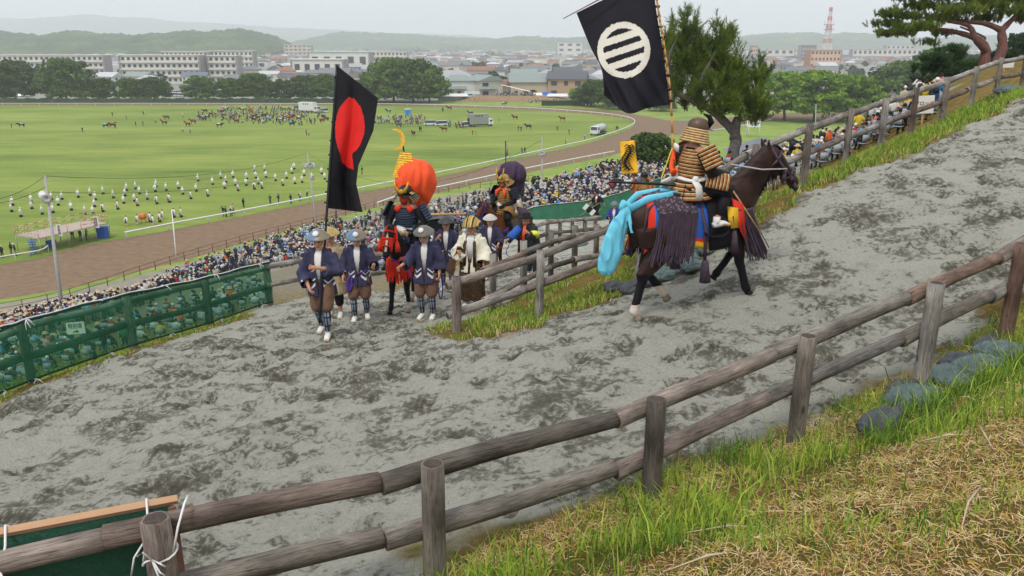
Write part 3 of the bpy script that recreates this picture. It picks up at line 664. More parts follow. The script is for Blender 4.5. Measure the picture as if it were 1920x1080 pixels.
# ---------------------------------------------------------------- horse
TR = [(-.99, 1.16, .07, .11), (-.93, 1.19, .17, .21), (-.8, 1.22, .245, .275), (-.6, 1.23, .27, .29), (-.38, 1.19, .26, .29), (-.15, 1.14, .275, .315), (.1, 1.11, .275, .335), (.3, 1.13, .245, .34), (.46, 1.16, .21, .32), (.60, 1.17, .16, .26), (.69, 1.18, .08, .16)]
def trunk(y):
    for i in range(len(TR) - 1):
        if TR[i][0] <= y <= TR[i + 1][0]:
            q = (y - TR[i][0]) / (TR[i + 1][0] - TR[i][0]); return [TR[i][j] + (TR[i + 1][j] - TR[i][j]) * q for j in (1, 2, 3)]
    return TR[0][1:] if y < TR[0][0] else TR[-1][1:]
def drape(y, t, side=1, off=.015, maxa=1.75):
    """point t metres down the flank from the top line"""
    zc, rx, rz = trunk(y); r = (rx + rz) / 2; a = t / r
    if y > .05: zc += .03 * math.exp(-((y - .33) / .15) ** 2)
    if a <= maxa: return V3((side * (rx + off) * math.sin(a), y, zc + (rz + off) * math.cos(a)))
    return V3((side * (rx + off) * math.sin(min(a, 1.57) if maxa > 1.57 else maxa) , y, zc + (rz + off) * math.cos(maxa) - (a - maxa) * r))
def coatmat(name, c, c2, sock=None):
    t = NT(name); co = t.coord(); n = t.noise(co, 3, 4); n2 = t.noise(t.coord('Object', (6, 1, 6)), 40, 3)
    t.col(t.ramp(n, [(.35, c2), (.65, c)])); t.bump(n2, .25, .01); return t.set(Roughness=.5, Specular_IOR_Level=.22)
HC_DARK = coatmat('coat_dark_bay', '3a241b', '1e120d'); HC_BLACK = coatmat('coat_black', '211c1e', '141215'); HC_BAY = coatmat('coat_bay', '6b3d26', '45261a'); HC_LEG = coatmat('coat_points', '17131a', '0f0c0f')
HC_WHITE = mat('coat_sock', 'cbbcae', .8, .15, 10); MANE = mat('mane', '1a1414', .75, .4, 60, .8, stretch=(1, 1, .1)); HOOF = mat('hoof', '8d7a66', .6, .3, 20)
NECK0 = V3((0, .44, 1.22))
STD = dict(poll=(0, 1.0, 1.86), muz=(0, 1.42, 1.46), fr=((.45, .52), (.41, .14), 0), fl=((.42, .52), (.38, .14), 0), hr=((-.84, .53), (-.80, .14), 0), hl=((-.80, .53), (-.74, .14), 0))
def horse_body(H_, coat, voxel=.016, socks=(), n=14, blaze=False):
    mb = MB(); fg = MB(); poll, muz = V3(H_['poll']), V3(H_['muz'])
    mb.tube([(0, y, z) for y, z, a, b in TR], [(a, b) for y, z, a, b in TR], n + 4, 0)
    mb.ell((0, .33, 1.39), (.075, .2, .13), 10, 8); mb.ell((0, .58, 1.06), (.17, .12, .15), 10, 8)
    n0, n1 = V3((0, .38, 1.18)), V3((0, .56, 1.30)); nm = lerp(n1, poll, .5) + (poll - n1).cross(V3((1, 0, 0))).normalized() * .035
    mb.tube([n0, n1, lerp(n1, nm, .6), lerp(nm, poll, .35), poll + (muz - poll) * .05], [(.2, .33), (.17, .29), (.14, .245), (.112, .19), (.09, .14)], n, 0)
    hdv = muz - poll; dn = hdv.normalized(); bk = dn.cross(V3((1, 0, 0))).normalized()
    if bk[1] > 0: bk = -bk
    mb.tube([poll - dn * .05, poll + dn * .06, poll + hdv * .3, poll + hdv * .55, poll + hdv * .8, muz, muz + dn * .05], [(.065, .08), (.09, .125), (.094, .13), (.074, .10), (.062, .076), (.064, .072), (.04, .042)], n, 0)
    mb.ell(poll + hdv * .3 + bk * .055, (.066, .11, .085), 10, 7); mb.ell(muz + bk * .035, (.04, .045, .035), 8, 6)
    for s in (-1, 1):
        b = poll - dn * .03 + V3((s * .055, 0, 0)); e = b + (-dn * .5 + V3((s * .15, .1, .8))).normalized() * .15
        mb.tube([b, lerp(b, e, .5), e], [(.03, .022), (.032, .02), (.008, .008)], 8)
        fg.ell(poll + hdv * .32 + V3((s * .086, 0, 0)) - bk * .05, (.012, .02, .02), 8, 6, 1)
        fg.ell(muz - dn * .01 + V3((s * .045, 0, 0)) - bk * .02, (.015, .02, .016), 8, 6, 1)
        mb.tube([poll + hdv * .24 + V3((s * .075, 0, 0)) - bk * .07, poll + hdv * .36 + V3((s * .082, 0, 0)) - bk * .06], [.018, .014], 6)
    hoofz = []
    for a, s in (('fr', 1), ('fl', -1)):
        (ky, kz), (fy, fz), lift = H_[a]; x = s * .145; tp = .05 + fz * 0
        if lift > .8: toe = V3((x, fy - .07, fz - .07))
        else: toe = V3((x, fy + .07, fz - .13))
        mb.tube([(x * .9, .46, 1.1), (x, .44, .92), (x, lerp(.42, ky, .55), lerp(.86, kz, .55)), (x, ky, kz + .05), (x, ky, kz - .03), (x, lerp(ky, fy, .3), lerp(kz, fz, .3)), (x, lerp(ky, fy, .85), lerp(kz, fz, .85)), (x, fy, fz), lerp(V3((x, fy, fz)), toe, .5)],
                [(.12, .21), (.105, .155), (.082, .10), (.066, .072), (.061, .062), (.047, .054), (.046, .051), (.056, .06), (.047, .05)], 12, 0)
        hoofz.append((V3((x, fy, fz)), toe))
    for a, s in (('hr', 1), ('hl', -1)):
        (ky, kz), (fy, fz), lift = H_[a]; x = s * .16; toe = V3((x, fy + .07, fz - .13)) if lift < .8 else V3((x, fy - .05, fz - .1))
        st = V3((x, -.58 + (ky + .84) * .35, .86)); gk = lerp(st, V3((x, ky, kz)), .6) + V3((0, -.02, .02))
        mb.tube([(x * .85, -.72, 1.18), (x * 1.02, -.68 + (ky + .84) * .2, 1.0), st, gk, (x, ky - .015, kz + .04), (x, ky, kz - .03), (x, lerp(ky, fy, .3), lerp(kz, fz, .3)), (x, lerp(ky, fy, .85), lerp(kz, fz, .85)), (x, fy, fz), lerp(V3((x, fy, fz)), toe, .5)],
                [(.16, .26), (.16, .25), (.135, .19), (.085, .12), (.064, .084), (.058, .068), (.048, .056), (.047, .053), (.058, .063), (.048, .05)], 12, 0)
        hoofz.append((V3((x, fy, fz)), toe))
    me = remesh(mb, 'body', [coat, EYE, HC_LEG, HC_WHITE], voxel, 4)
    def col(c):
        z = c[:, 2]; idx = np.zeros(len(c), int); idx[(z < .62) & (np.abs(c[:, 0]) > .04)] = 2
        for k in socks:
            f_, t_ = hoofz[k]; dd = np.sqrt(((c - np.array(f_)) ** 2).sum(1)); idx[(dd < .15) & (z < f_[2] + .09)] = 3
        if blaze:
            a = np.array(poll + hdv * .15); h_ = np.array(hdv); q = ((c - a) @ h_) / (h_ @ h_); idx[(np.abs(c[:, 0]) < .022) & (q > 0) & (q < .75) & ((c - a - q[:, None] * h_) @ np.array(bk) < 0)] = 3
        return idx
    wrinkle(me, .007 if voxel < .03 else 0, 4.5, (1, .8, .8)); paint(me, col); append(me, fg); return me, hoofz, dn, bk
def horse(label, loc, heading, H_, coat=HC_DARK, socks=(), tail=True, group='horses of the procession', blaze=False, tiltx=0, hoofm=None, mane=True):
    r = thing('horse', label, 'horse', loc, heading, group); r.rotation_euler = (tiltx, 0, heading)
    me, hz, dn, bk = horse_body(H_, coat, socks=socks, blaze=blaze); link('body', me, r); poll, muz = V3(H_['poll']), V3(H_['muz'])
    for i, (f_, t_) in enumerate(hz):
        d = (t_ - f_).normalized(); a = lerp(f_, t_, .45); e = t_
        MB().tube([a, lerp(a, e, .5), e], [.04, .05, .06], 12).obj('hoof', [HOOF if i in socks else HC_LEG], r)
    if mane:
        mb = MB(); rg = random.Random(3); n1 = V3((0, .42, 1.45))
        for i in range(190):
            q = rg.random(); c = lerp(n1, poll, q); off = (poll - n1).cross(V3((1, 0, 0))).normalized() * (.13 + .03 * math.sin(q * 3.1)) * (1 - .15 * q)
            p = c + off * 1.0; s = 1 if rg.random() < .7 else -1; L = rg.uniform(.14, .28)
            mb.tube([p - off * .25, p + V3((s * .04, 0, .0)), p + V3((s * rg.uniform(.07, .11), rg.uniform(-.06, .02), -L))], [(.012, .03), (.014, .03), (.003, .006)], 5)
        for i in range(14):
            p = poll + V3((rg.uniform(-.03, .03), .0, .06)); mb.tube([p, p + dn * .08 - bk * .09, p + dn * rg.uniform(.18, .28) - bk * .10 + V3((rg.uniform(-.04, .04), 0, 0))], [.012, .013, .003], 5)
        mb.obj('mane', MANE, r)
    if tail:
        mb = MB(); rg = random.Random(4)
        for i in range(50):
            x, y = rg.uniform(-.05, .05), rg.uniform(-.05, .03); mb.tube([(x * .5, -.93, 1.33), (x, -1.06 + y, 1.2), (x * 1.4, -1.1 + y, .85), (x * 1.5, -1.05 + y, rg.uniform(.4, .6))], [.02, .024, .02, .004], 5)
        mb.obj('tail', MANE, r)
    return r
def bridle(r, H_, m, rope=None, w=.014):
    poll, muz = V3(H_['poll']), V3(H_['muz']); hv = muz - poll; dn = hv.normalized(); bk = dn.cross(V3((1, 0, 0))).normalized()
    if bk[1] > 0: bk = -bk
    mb = MB()
    def loop(q, a, b, shift=0, rr=w):
        c = poll + hv * q + bk * shift; pts = [c + V3((a * math.cos(t), 0, 0)) - bk * b * math.sin(t) for t in [2 * math.pi * i / 20 for i in range(21)]]; mb.tube(pts, [(rr * .5, rr * 1.3)] * 21, 6, 0, dn)
    loop(.72, .075, .09, .0); loop(.2, .10, .145, .02)
    for s in (-1, 1):
        mb.tube([poll + V3((s * .08, 0, .04)), poll + hv * .35 + V3((s * .104, 0, 0)) + bk * .02, poll + hv * .75 + V3((s * .078, 0, 0)) + bk * .01], [(w * .5, w)] * 3, 6, 0, (1, 0, 0))
        mb.ell(poll + hv * .8 + V3((s * .085, 0, 0)) + bk * .02, (.014, .035, .035), 10, 6)
    mb.obj('bridle', m, r)
def fringe(mb, top, drop, n, r=.007, sway=.03, seed=0, mi=0, lenv=.08, dy0=0):
    rg = random.Random(seed); k = len(top) - 1
    for i in range(n):
        q = i / (n - 1) * k; j = min(int(q), k - 1); p = lerp(V3(top[j]), V3(top[j + 1]), q - j); L = drop * rg.uniform(1 - lenv, 1 + lenv); dx, dy = rg.uniform(-sway, sway), rg.uniform(-sway, sway) + dy0
        mb.tube([p, p + V3((dx * .4, dy * .4, -L * .5)), p + V3((dx, dy, -L))], [r, r * 1.15, r * 1.2], 4, mi, cap=False)
# ================================================================ the rider on the dark horse
def lookat_heading(a, b): return math.atan2(-(b[0] - a[0]), b[1] - a[1])
HB = at(1191, 600, 11.0); HF = at(1386, 531, 12.05)
hero_head = lookat_heading(HB, HF) - R(13)
HH = dict(poll=(0, 1.02, 1.84), muz=(0, 1.44, 1.38), fr=((.50, .53), (.60, .14), 0), fl=((.62, .58), (.36, .30), 1), hr=((-.92, .54), (-1.06, .14), 0), hl=((-.70, .52), (-.46, .20), 0))
fwd = V3((-math.sin(hero_head), math.cos(hero_head), 0))
slope = math.atan2(HF[2] - HB[2], (V3((HF[0], HF[1], 0)) - V3((HB[0], HB[1], 0))).length)
c0 = HB; HL = V3((c0[0], c0[1], 0)) + fwd * 1.13 + V3((-fwd[1], fwd[0], 0)) * .15; HL[2] = H(HL[0], HL[1]) - .0
hr = horse('dark brown horse with white hind socks walking uphill under purple fringed cloths', HL, hero_head, HH, HC_DARK, socks=(2, 3), tail=False, tiltx=slope * .95); hr.scale = (1.1, 1.1, 1.1)
bridle(hr, HH, PLUM, w=.02)
def netmat():
    t = NT('plum_net'); co = t.coord('Object', (1, 1, 1)); v = t.n('ShaderNodeTexVoronoi'); v.inputs['Scale'].default_value = 26; t.l(co, 0, v, 0)
    t.col(t.ramp(v, [(.15, '7a6870'), (.5, '3a2e38')])); t.bump(v, .8, .02); return t.set(Roughness=.85)
NET = netmat()
def drapemesh(y0, y1, t0, t1, mats, off=.02, sides=(1, -1), nu=16, nv=12, fn=None, edge=None, wave=.008):
    mb = MB()
    for s in sides:
        vs = []; ms = []
        for i in range(nu + 1):
            for j in range(nv + 1):
                a, b = i / nu, j / nv; y = y0 + (y1 - y0) * a; t = t0 + (t1 - t0) * b
                if fn: y, t = fn(a, b, y, t)
                p = drape(y, t, s, off + wave * math.sin(y * 40) * b); vs.append(p)
        fs = [(i * (nv + 1) + j, (i + 1) * (nv + 1) + j, (i + 1) * (nv + 1) + j + 1, i * (nv + 1) + j + 1) for i in range(nu) for j in range(nv)]
        o = len(mb.v); mb.add(vs, fs)
        if edge:
            for q, f_ in enumerate(fs):
                i, j = divmod(q, nv); mb.m[len(mb.m) - len(fs) + q] = edge(i / nu, j / nv)
    return mb
# saddle cloth: blue with a red rear border and a yellow hem
def sc_edge(a, b): return 1 if a < .1 else (2 if b > .86 else (1 if b > .8 else 0))
solid(drapemesh(-.80, -.02, 0, .80, 0, .018, edge=sc_edge, fn=lambda a, b, y, t: (y - .12 * b * (1 - a), t * (.78 + .22 * a)), nu=20, nv=18).obj('saddle_cloth', [BLUE, RED, YELLOW], hr), .01)
solid(drapemesh(-.74, -.20, 0, .36, 0, .036, nu=18, nv=8).obj('net_cover', [NET], hr), .014)
for s in (1, -1):
    mb = MB(); fringe(mb, [drape(-.75 + .042 * i, .34, s, .05) for i in range(14)], .56, 150, .0065, .045, 5 + s, lenv=.12, dy0=-.14); mb.obj('net_fringe', PLUM, hr)
# sash over the rump and the tail bag
mb = MB()
for s in (1, -1): mb.tube([drape(-.30, .05, s, .05), drape(-.55, .13, s, .05), drape(-.80, .12, s, .06), V3((s * .06, -1.0, 1.42))], [(.018, .035), (.022, .045), (.022, .05), (.03, .05)], 8, 0)
mb.obj('tail_sash', CYAN, hr)
mb = MB().tube([(0, -.98, 1.42), (0, -1.08, 1.32), (.0, -1.17, 1.14), (.0, -1.27, .88), (-.0, -1.33, .68), (0, -1.33, .62)], [(.05, .06), (.06, .09), (.07, .12), (.07, .15), (.05, .11), (.02, .03)], 16)
mb.tube([(.02, -1.0, 1.4), (.10, -1.04, 1.2), (.12, -1.03, 1.12)], [(.012, .03)] * 3, 6).tube([(.0, -.98, 1.44), (.0, -1.06, 1.48), (0, -1.12, 1.42)], [.03, .04, .012], 8)
link('tail_bag', wrinkle(remesh(mb, 'tail_bag', [CYAN], .012, 3), .022, 9, (1, 1, .35)), hr)
# grey straps of the crupper
mb = MB()
for s in (1, -1):
    mb.tube([drape(-.1, .16, s, .05), drape(-.5, .10, s, .06), drape(-.85, .20, s, .055), drape(-.93, .38, s, .06)], [(.01, .022)] * 4, 6)
mb.obj('crupper', PLUM, hr)
# lacquered saddle, flaps and stirrups
mb = MB().tube([(0, -.30, 1.60), (0, -.26, 1.56), (0, -.05, 1.50), (0, .14, 1.52), (0, .22, 1.62), (0, .24, 1.68)], [(.17, .02), (.22, .05), (.21, .05), (.2, .05), (.14, .03), (.05, .02)], 16)
mb.obj('saddle', DARK, hr)
for s in (1, -1):
    solid(drapemesh(-.10, .40, .12, .80, 0, .045, (s,), 10, 8, fn=lambda a, b, y, t: (y + .03, t * (1 - .22 * (1 - a) * 0)), wave=0).obj('saddle_flap', [BLACK], hr), .014)
    mb = MB(); p = V3((s * .38, .04, 1.00)); mb.tube([p + V3((0, .10, .02)), p + V3((0, .04, -.02)), p + V3((0, -.14, -.01)), p + V3((0, -.20, .04))], [(.055, .012)] * 4, 8).tube([p + V3((0, .10, .0)), p + V3((0, .15, .06)), p + V3((0, .12, .14)), p + V3((0, .04, .2)), V3((s * .30, .08, 1.35))], [.012, .012, .012, .01, .008], 6); mb.obj('stirrup', DARK, hr)
    mb = MB().tube([drape(-.14, .18, s, .07), drape(-.14, .5, s, .08), drape(-.15, .9, s, .07)], [(.012, .025)] * 3, 6); e = drape(-.15, .9, s, .07)
    mb.tube([e, e - V3((0, 0, .05)), e - V3((0, .0, .28))], [.03, .045, .075], 10); mb.obj('side_tassel', PLUM, hr)
    mb = MB(); mb.tube([drape(.28, .45, s, .06), drape(.3, .7, s, .07)], [.012, .012], 6); e = drape(.30, .62, s, .07); mb.tube([e, e - V3((0, .0, .26))], [.025, .06], 8); mb.obj('front_tassel', PLUM, hr)
    solid(MB().add([drape(.28, .28, s, .08), drape(.46, .34, s, .07), drape(.50, .75, s, .1), drape(.38, .62, s, .10)], [(0, 1, 2, 3)]).obj('red_flag', RED, hr), .008)
    solid(MB().add([drape(.20, .34, s, .075), drape(.36, .38, s, .075), drape(.36, .58, s, .08), drape(.2, .55, s, .08)], [(0, 1, 2, 3)]).obj('yellow_flap', YELLOW, hr), .008)
MB().tube([drape(.30, .2, 1, .12), drape(.62, .55, 1, .16) + V3((0, .08, 0))], .011, 6).obj('stick', TAN, hr)
# breast strap with long fringe
top = [V3((.27 * math.sin(a), .38 + .36 * math.cos(a), 1.22 - .06 * math.cos(a))) for a in [(-1.55 + 3.1 * i / 16) for i in range(17)]]
MB().tube([drape(.2, .25, -1, .05)] + top + [drape(.2, .25, 1, .05)], [(.012, .026)] * 19, 6).obj('breast_strap', PLUM, hr)
mb = MB(); fringe(mb, [p + V3((0, .01, 0)) for p in top], .62, 190, .0065, .07, 4, lenv=.12, dy0=.16); mb.obj('breast_fringe', PLUM, hr)
poll, muz = V3(HH['poll']), V3(HH['muz'])
mb = MB()
for s in (1, -1):
    if s < 0: mb.obj('cheek_tassel', PLUM, hr); mb = MB()
    b = lerp(poll, muz, .55) + V3((s * .09, -.03, -.02)); mb.ell(b, .035, 8, 6); mb.tube([b, b + V3((0, -.02, -.12))], [.02, .035], 8)
b = muz + V3((0, -.02, -.0)); mb.obj('cheek_tassel', PLUM, hr); mb = MB(); mb.tube([b + V3((.06, -.03, 0)), b + V3((.05, .02, -.07)), b + V3((0, .05, -.10)), b + V3((-.05, .02, -.07)), b + V3((-.06, -.03, 0))], [.022, .03, .03, .03, .022], 8)
mb.obj('nose_roll', PLUM, hr)
# rider
def rider_pose(**k):
    P = dict(pel=(0, 0, 0), chest=(0, .03, .33), neck=(0, .04, .49), head=(0, .06, .65), f=(0, 1, 0), shr=(.19, .03, .45), shl=(-.19, .03, .45), elr=(.27, .14, .20), ell=(-.27, .14, .20), wrr=(.14, .36, .16), wrl=(-.14, .36, .16),
             knr=(.30, .32, -.16), knl=(-.30, .32, -.16), anr=(.34, .16, -.56), anl=(-.34, .16, -.56), hcr=1.2, hcl=1.2, nr=None, nl=None)
    P.update(k); return {a: V3(b) if isinstance(b, tuple) else b for a, b in P.items()}
PAT_H = [(.30, 1, .012), (.42, 0, .012), (.28, 2, .0)]
def armour(r, P, pat, mats, sode=True, skirt=True, thigh=True, tsode=.26, smats=None):
    ax = (P['shr'] - P['shl']).normalized(); pel, ch, nk = P['pel'], P['chest'], P['neck']; up = V3((0, 0, 1))
    mb = MB(); surf(mb, ring(lerp(ch, nk, .75), ch - up * .02, (.15, .12), (.20, .16), ref=ax), 28, 4, pat, True); surf(mb, ring(ch - up * .02, pel + up * .10, (.20, .16), (.185, .155), ref=ax), 28, 5, pat, True)
    mb.tube([nk - up * .03, pel + up * .1], [(.13, .10), (.165, .14)], 14, 2, ax); solid(mb.obj('torso_armour', mats, r), .01)
    if skirt:
        for k in range(7):
            a = 2 * math.pi * (k + .5) / 7; fwd_ = math.sin(a); mb = MB(); dr = .26
            surf(mb, ring(pel + up * .10, pel + up * .10 - up * dr, (.19, .165), (.31, .30 if fwd_ > -.3 else .27), a - .43, a + .43, ref=ax), 6, 5, pat); solid(mb.obj('skirt_panel', mats, r), .01)
    for s, a in ((1, 'r'), (-1, 'l')):
        S, E_, W_ = P['sh' + a], P['el' + a], P['wr' + a]; d = (E_ - S).normalized()
        if sode:
            out = ax * s; out = (out - d * out.dot(d)).normalized(); o = S + out * .085 + up * .03; u_ = d.cross(out) * 1
            mb = MB(); surf(mb, plate(o, u_, d, .26, tsode, .05), 6, 6, pat); solid(mb.obj('shoulder_guard', smats or mats, r), .012)
        if thigh:
            K = P['kn' + a]; h0 = pel + ax * .14 * s + up * .02; d2 = (K - h0).normalized(); o = h0 + d2 * .10 + up * .11 + ax * s * .03; out = (up * .75 + ax * s * .8).normalized(); out = (out - d2 * out.dot(d2)).normalized()
            mb = MB(); surf(mb, plate(o, d2.cross(out), d2, .28, .30, .06), 6, 7, pat); solid(mb.obj('thigh_guard', mats, r), .012)
def kabuto(r, P, shell, neckm, band, flare=.05, rows=5, drop=0):
    hd = P['head']; f = P['f'].normalized(); up = V3((0, 0, 1)); rt = f.cross(up).normalized(); c = hd + up * .045; M = Matrix((rt, f, up)).transposed().to_4x4(); M.translation = c
    mb = MB().lathe([(.118, -.01), (.122, .02), (.118, .06), (.10, .105), (.065, .135), (.02, .148), (.001, .15)], 28, squash=1.12); mb.tube([(0, .10, .0), (0, .17, -.005)], [(.10, .01), (.085, .006)], 10); mb.xf(M); mb.obj('helmet', shell, r)
    mb = MB(); g = ring((0, 0, .005), (0, -.03, -.10), (.125, .14), (.125 + flare * 2, .14 + flare * 2), R(-35), R(215)); q = MB(); surf(q, ring((0, 0, .005), (0, -.03, -.10 - drop), (.125, .14), (.125 + flare * 2, .14 + flare * 2), R(-35), R(215)), 22, rows, band); q.xf(M); solid(q.obj('neck_guard', neckm, r), .01)
def rider_clothes(P, r, sl, trouser, boot=WHITE, glove=DARK):
    ax = (P['shr'] - P['shl']).normalized()
    for s, a in ((1, 'r'), (-1, 'l')):
        S, E_, W_ = P['sh' + a], P['el' + a], P['wr' + a]; mb = MB().tube([S, lerp(S, E_, .5), E_, lerp(E_, W_, .6), W_], [.075, .08, .075, .06, .045], 12, 0, P['f']); mb.obj('sleeve', sl, r)
        MB().tube([lerp(E_, W_, .75), W_, W_ + (W_ - E_).normalized() * .09], [(.04, .04), (.042, .036), (.045, .03)], 10, 0, (0, 0, 1)).obj('glove', glove, r)
        K, A = P['kn' + a], P['an' + a]; MB().tube([P['pel'] + ax * .1 * s, lerp(P['pel'] + ax * .1 * s, K, .5), K, lerp(K, A, .2)], [.125, .12, .095, .07], 12, 0, P['f']).obj('trouser_leg', trouser, r)
        MB().tube([lerp(K, A, .12), lerp(K, A, .4), lerp(K, A, .8)], [.068, .066, .05], 12, 0, P['f']).obj('shin_guard', BLACK, r)
        ft = A + V3((.02 * s, .17, -.05)); MB().tube([A + V3((0, 0, .06)), A, A - V3((0, .0, .03))], [.045, .048, .045], 10).tube([A + V3((0, -.05, -.045)), A + V3((0, .02, -.03)), lerp(A, ft, .6), ft], [(.038, .035), (.048, .05), (.052, .036), (.04, .022)], 10, 0, (1, 0, 0)).obj('shoe', boot, r)
def on_horse(hroot, seat):
    M = Matrix.Translation(hroot.location) @ hroot.rotation_euler.to_matrix().to_4x4() @ Matrix.Diagonal((*hroot.scale, 1)); return M @ V3(seat)
sp = on_horse(hr, (0, -.13, 1.57))
P = rider_pose(neck=(0, .05, .50), head=(.0, .08, .66), f=(.12, 1, -.05), wrr=(.16, .40, .14), elr=(.30, .12, .18), wrl=(-.12, .40, .14), knr=(.33, .34, -.06), anr=(.37, .17, -.42), knl=(-.31, .34, -.06), anl=(-.35, .17, -.42))
rr = thing('person', 'armoured rider seen from behind in cream and orange banded armour and brown helmet', 'rider', sp, hero_head); rr.rotation_euler = (slope * .3, 0, hero_head); rr.scale = (1.06,) * 3
link('body', body(P, voxel=.013), rr); AM = [LORANGE, LCREAM, BLACK]; armour(rr, P, PAT_H, AM, tsode=.28); rider_clothes(P, rr, mat('brocade', '2c2220', .8, .6, 18), BLACK)
kabuto(rr, P, mat('brown_helmet', '5f4c3e', .45, .15, 4, metal=.3), [LORANGE, LCREAM, BLACK], [(.55, 1, .01), (.30, 0, .01), (.15, 2, 0)], flare=.03, drop=.07, rows=6)
mb = MB(); hd = P['head']
mb.tube([hd + V3((.0, .14, .06)), hd + V3((.03, .17, .13)), hd + V3((.02, .15, .19)), hd + V3((-.04, .10, .225))], [(.05, .02), (.07, .02), (.06, .02), (.02, .01)], 8, 0, (1, 0, 0))
mb.obj('helmet_crest', BLACK, rr)
# white waist sash with hanging ends
mb = MB().tube([V3((.215 * math.cos(t), .02 + .19 * math.sin(t), .10 + .012 * math.sin(3 * t))) for t in [2 * math.pi * i / 24 for i in range(25)]], [(.022, .05)] * 25, 8, 0, (0, 0, 1))
mb.tube([V3((.2, -.08, .10)), V3((.27, -.05, .02)), V3((.29, -.04, -.13))], [(.03, .04), (.018, .05), (.014, .06)], 8).tube([V3((-.08, -.2, .10)), V3((-.17, -.27, .04)), V3((-.2, -.28, -.10))], [(.03, .04), (.02, .06), (.012, .07)], 8)
mb.ell((.21, -.06, .11), .045, 8, 6).ell((-.08, -.20, .12), (.07, .05, .06), 8, 6); mb.obj('waist_sash', WHITE, rr)
mb = MB().tube([(-.12, -.17, .48), (-.10, -.21, .36), (-.09, -.23, .24), (-.02, -.24, .17), (.03, -.23, .22)], [.022, .03, .035, .045, .03], 8); mb.ell((-.1, -.21, .34), (.05, .03, .04), 8, 6); mb.obj('back_cord', ORANGE, rr)
solid(MB().add([(-.19, -.16, .46), (-.15, -.2, .46), (-.2, -.3, .1), (-.22, -.3, -.2), (-.28, -.28, -.24), (-.27, -.26, .1)], [(0, 1, 2, 5), (5, 2, 3, 4)]).obj('yellow_streamer', mat('pale_yellow', 'd8d04a', .8, .1), rr), .012)
mb = MB().tube([(-.05, -.20, .46), (-.02, -.21, .53)], [(.07, .02), (.05, .02)], 8); mb.obj('white_patch', WHITE, rr)
MB().tube([(.28, .20, -.02), (-.1, -.35, .03), (-.6, -.85, .02)], [.02, .02, .014], 8).obj('sword_scabbard', DARK, rr)
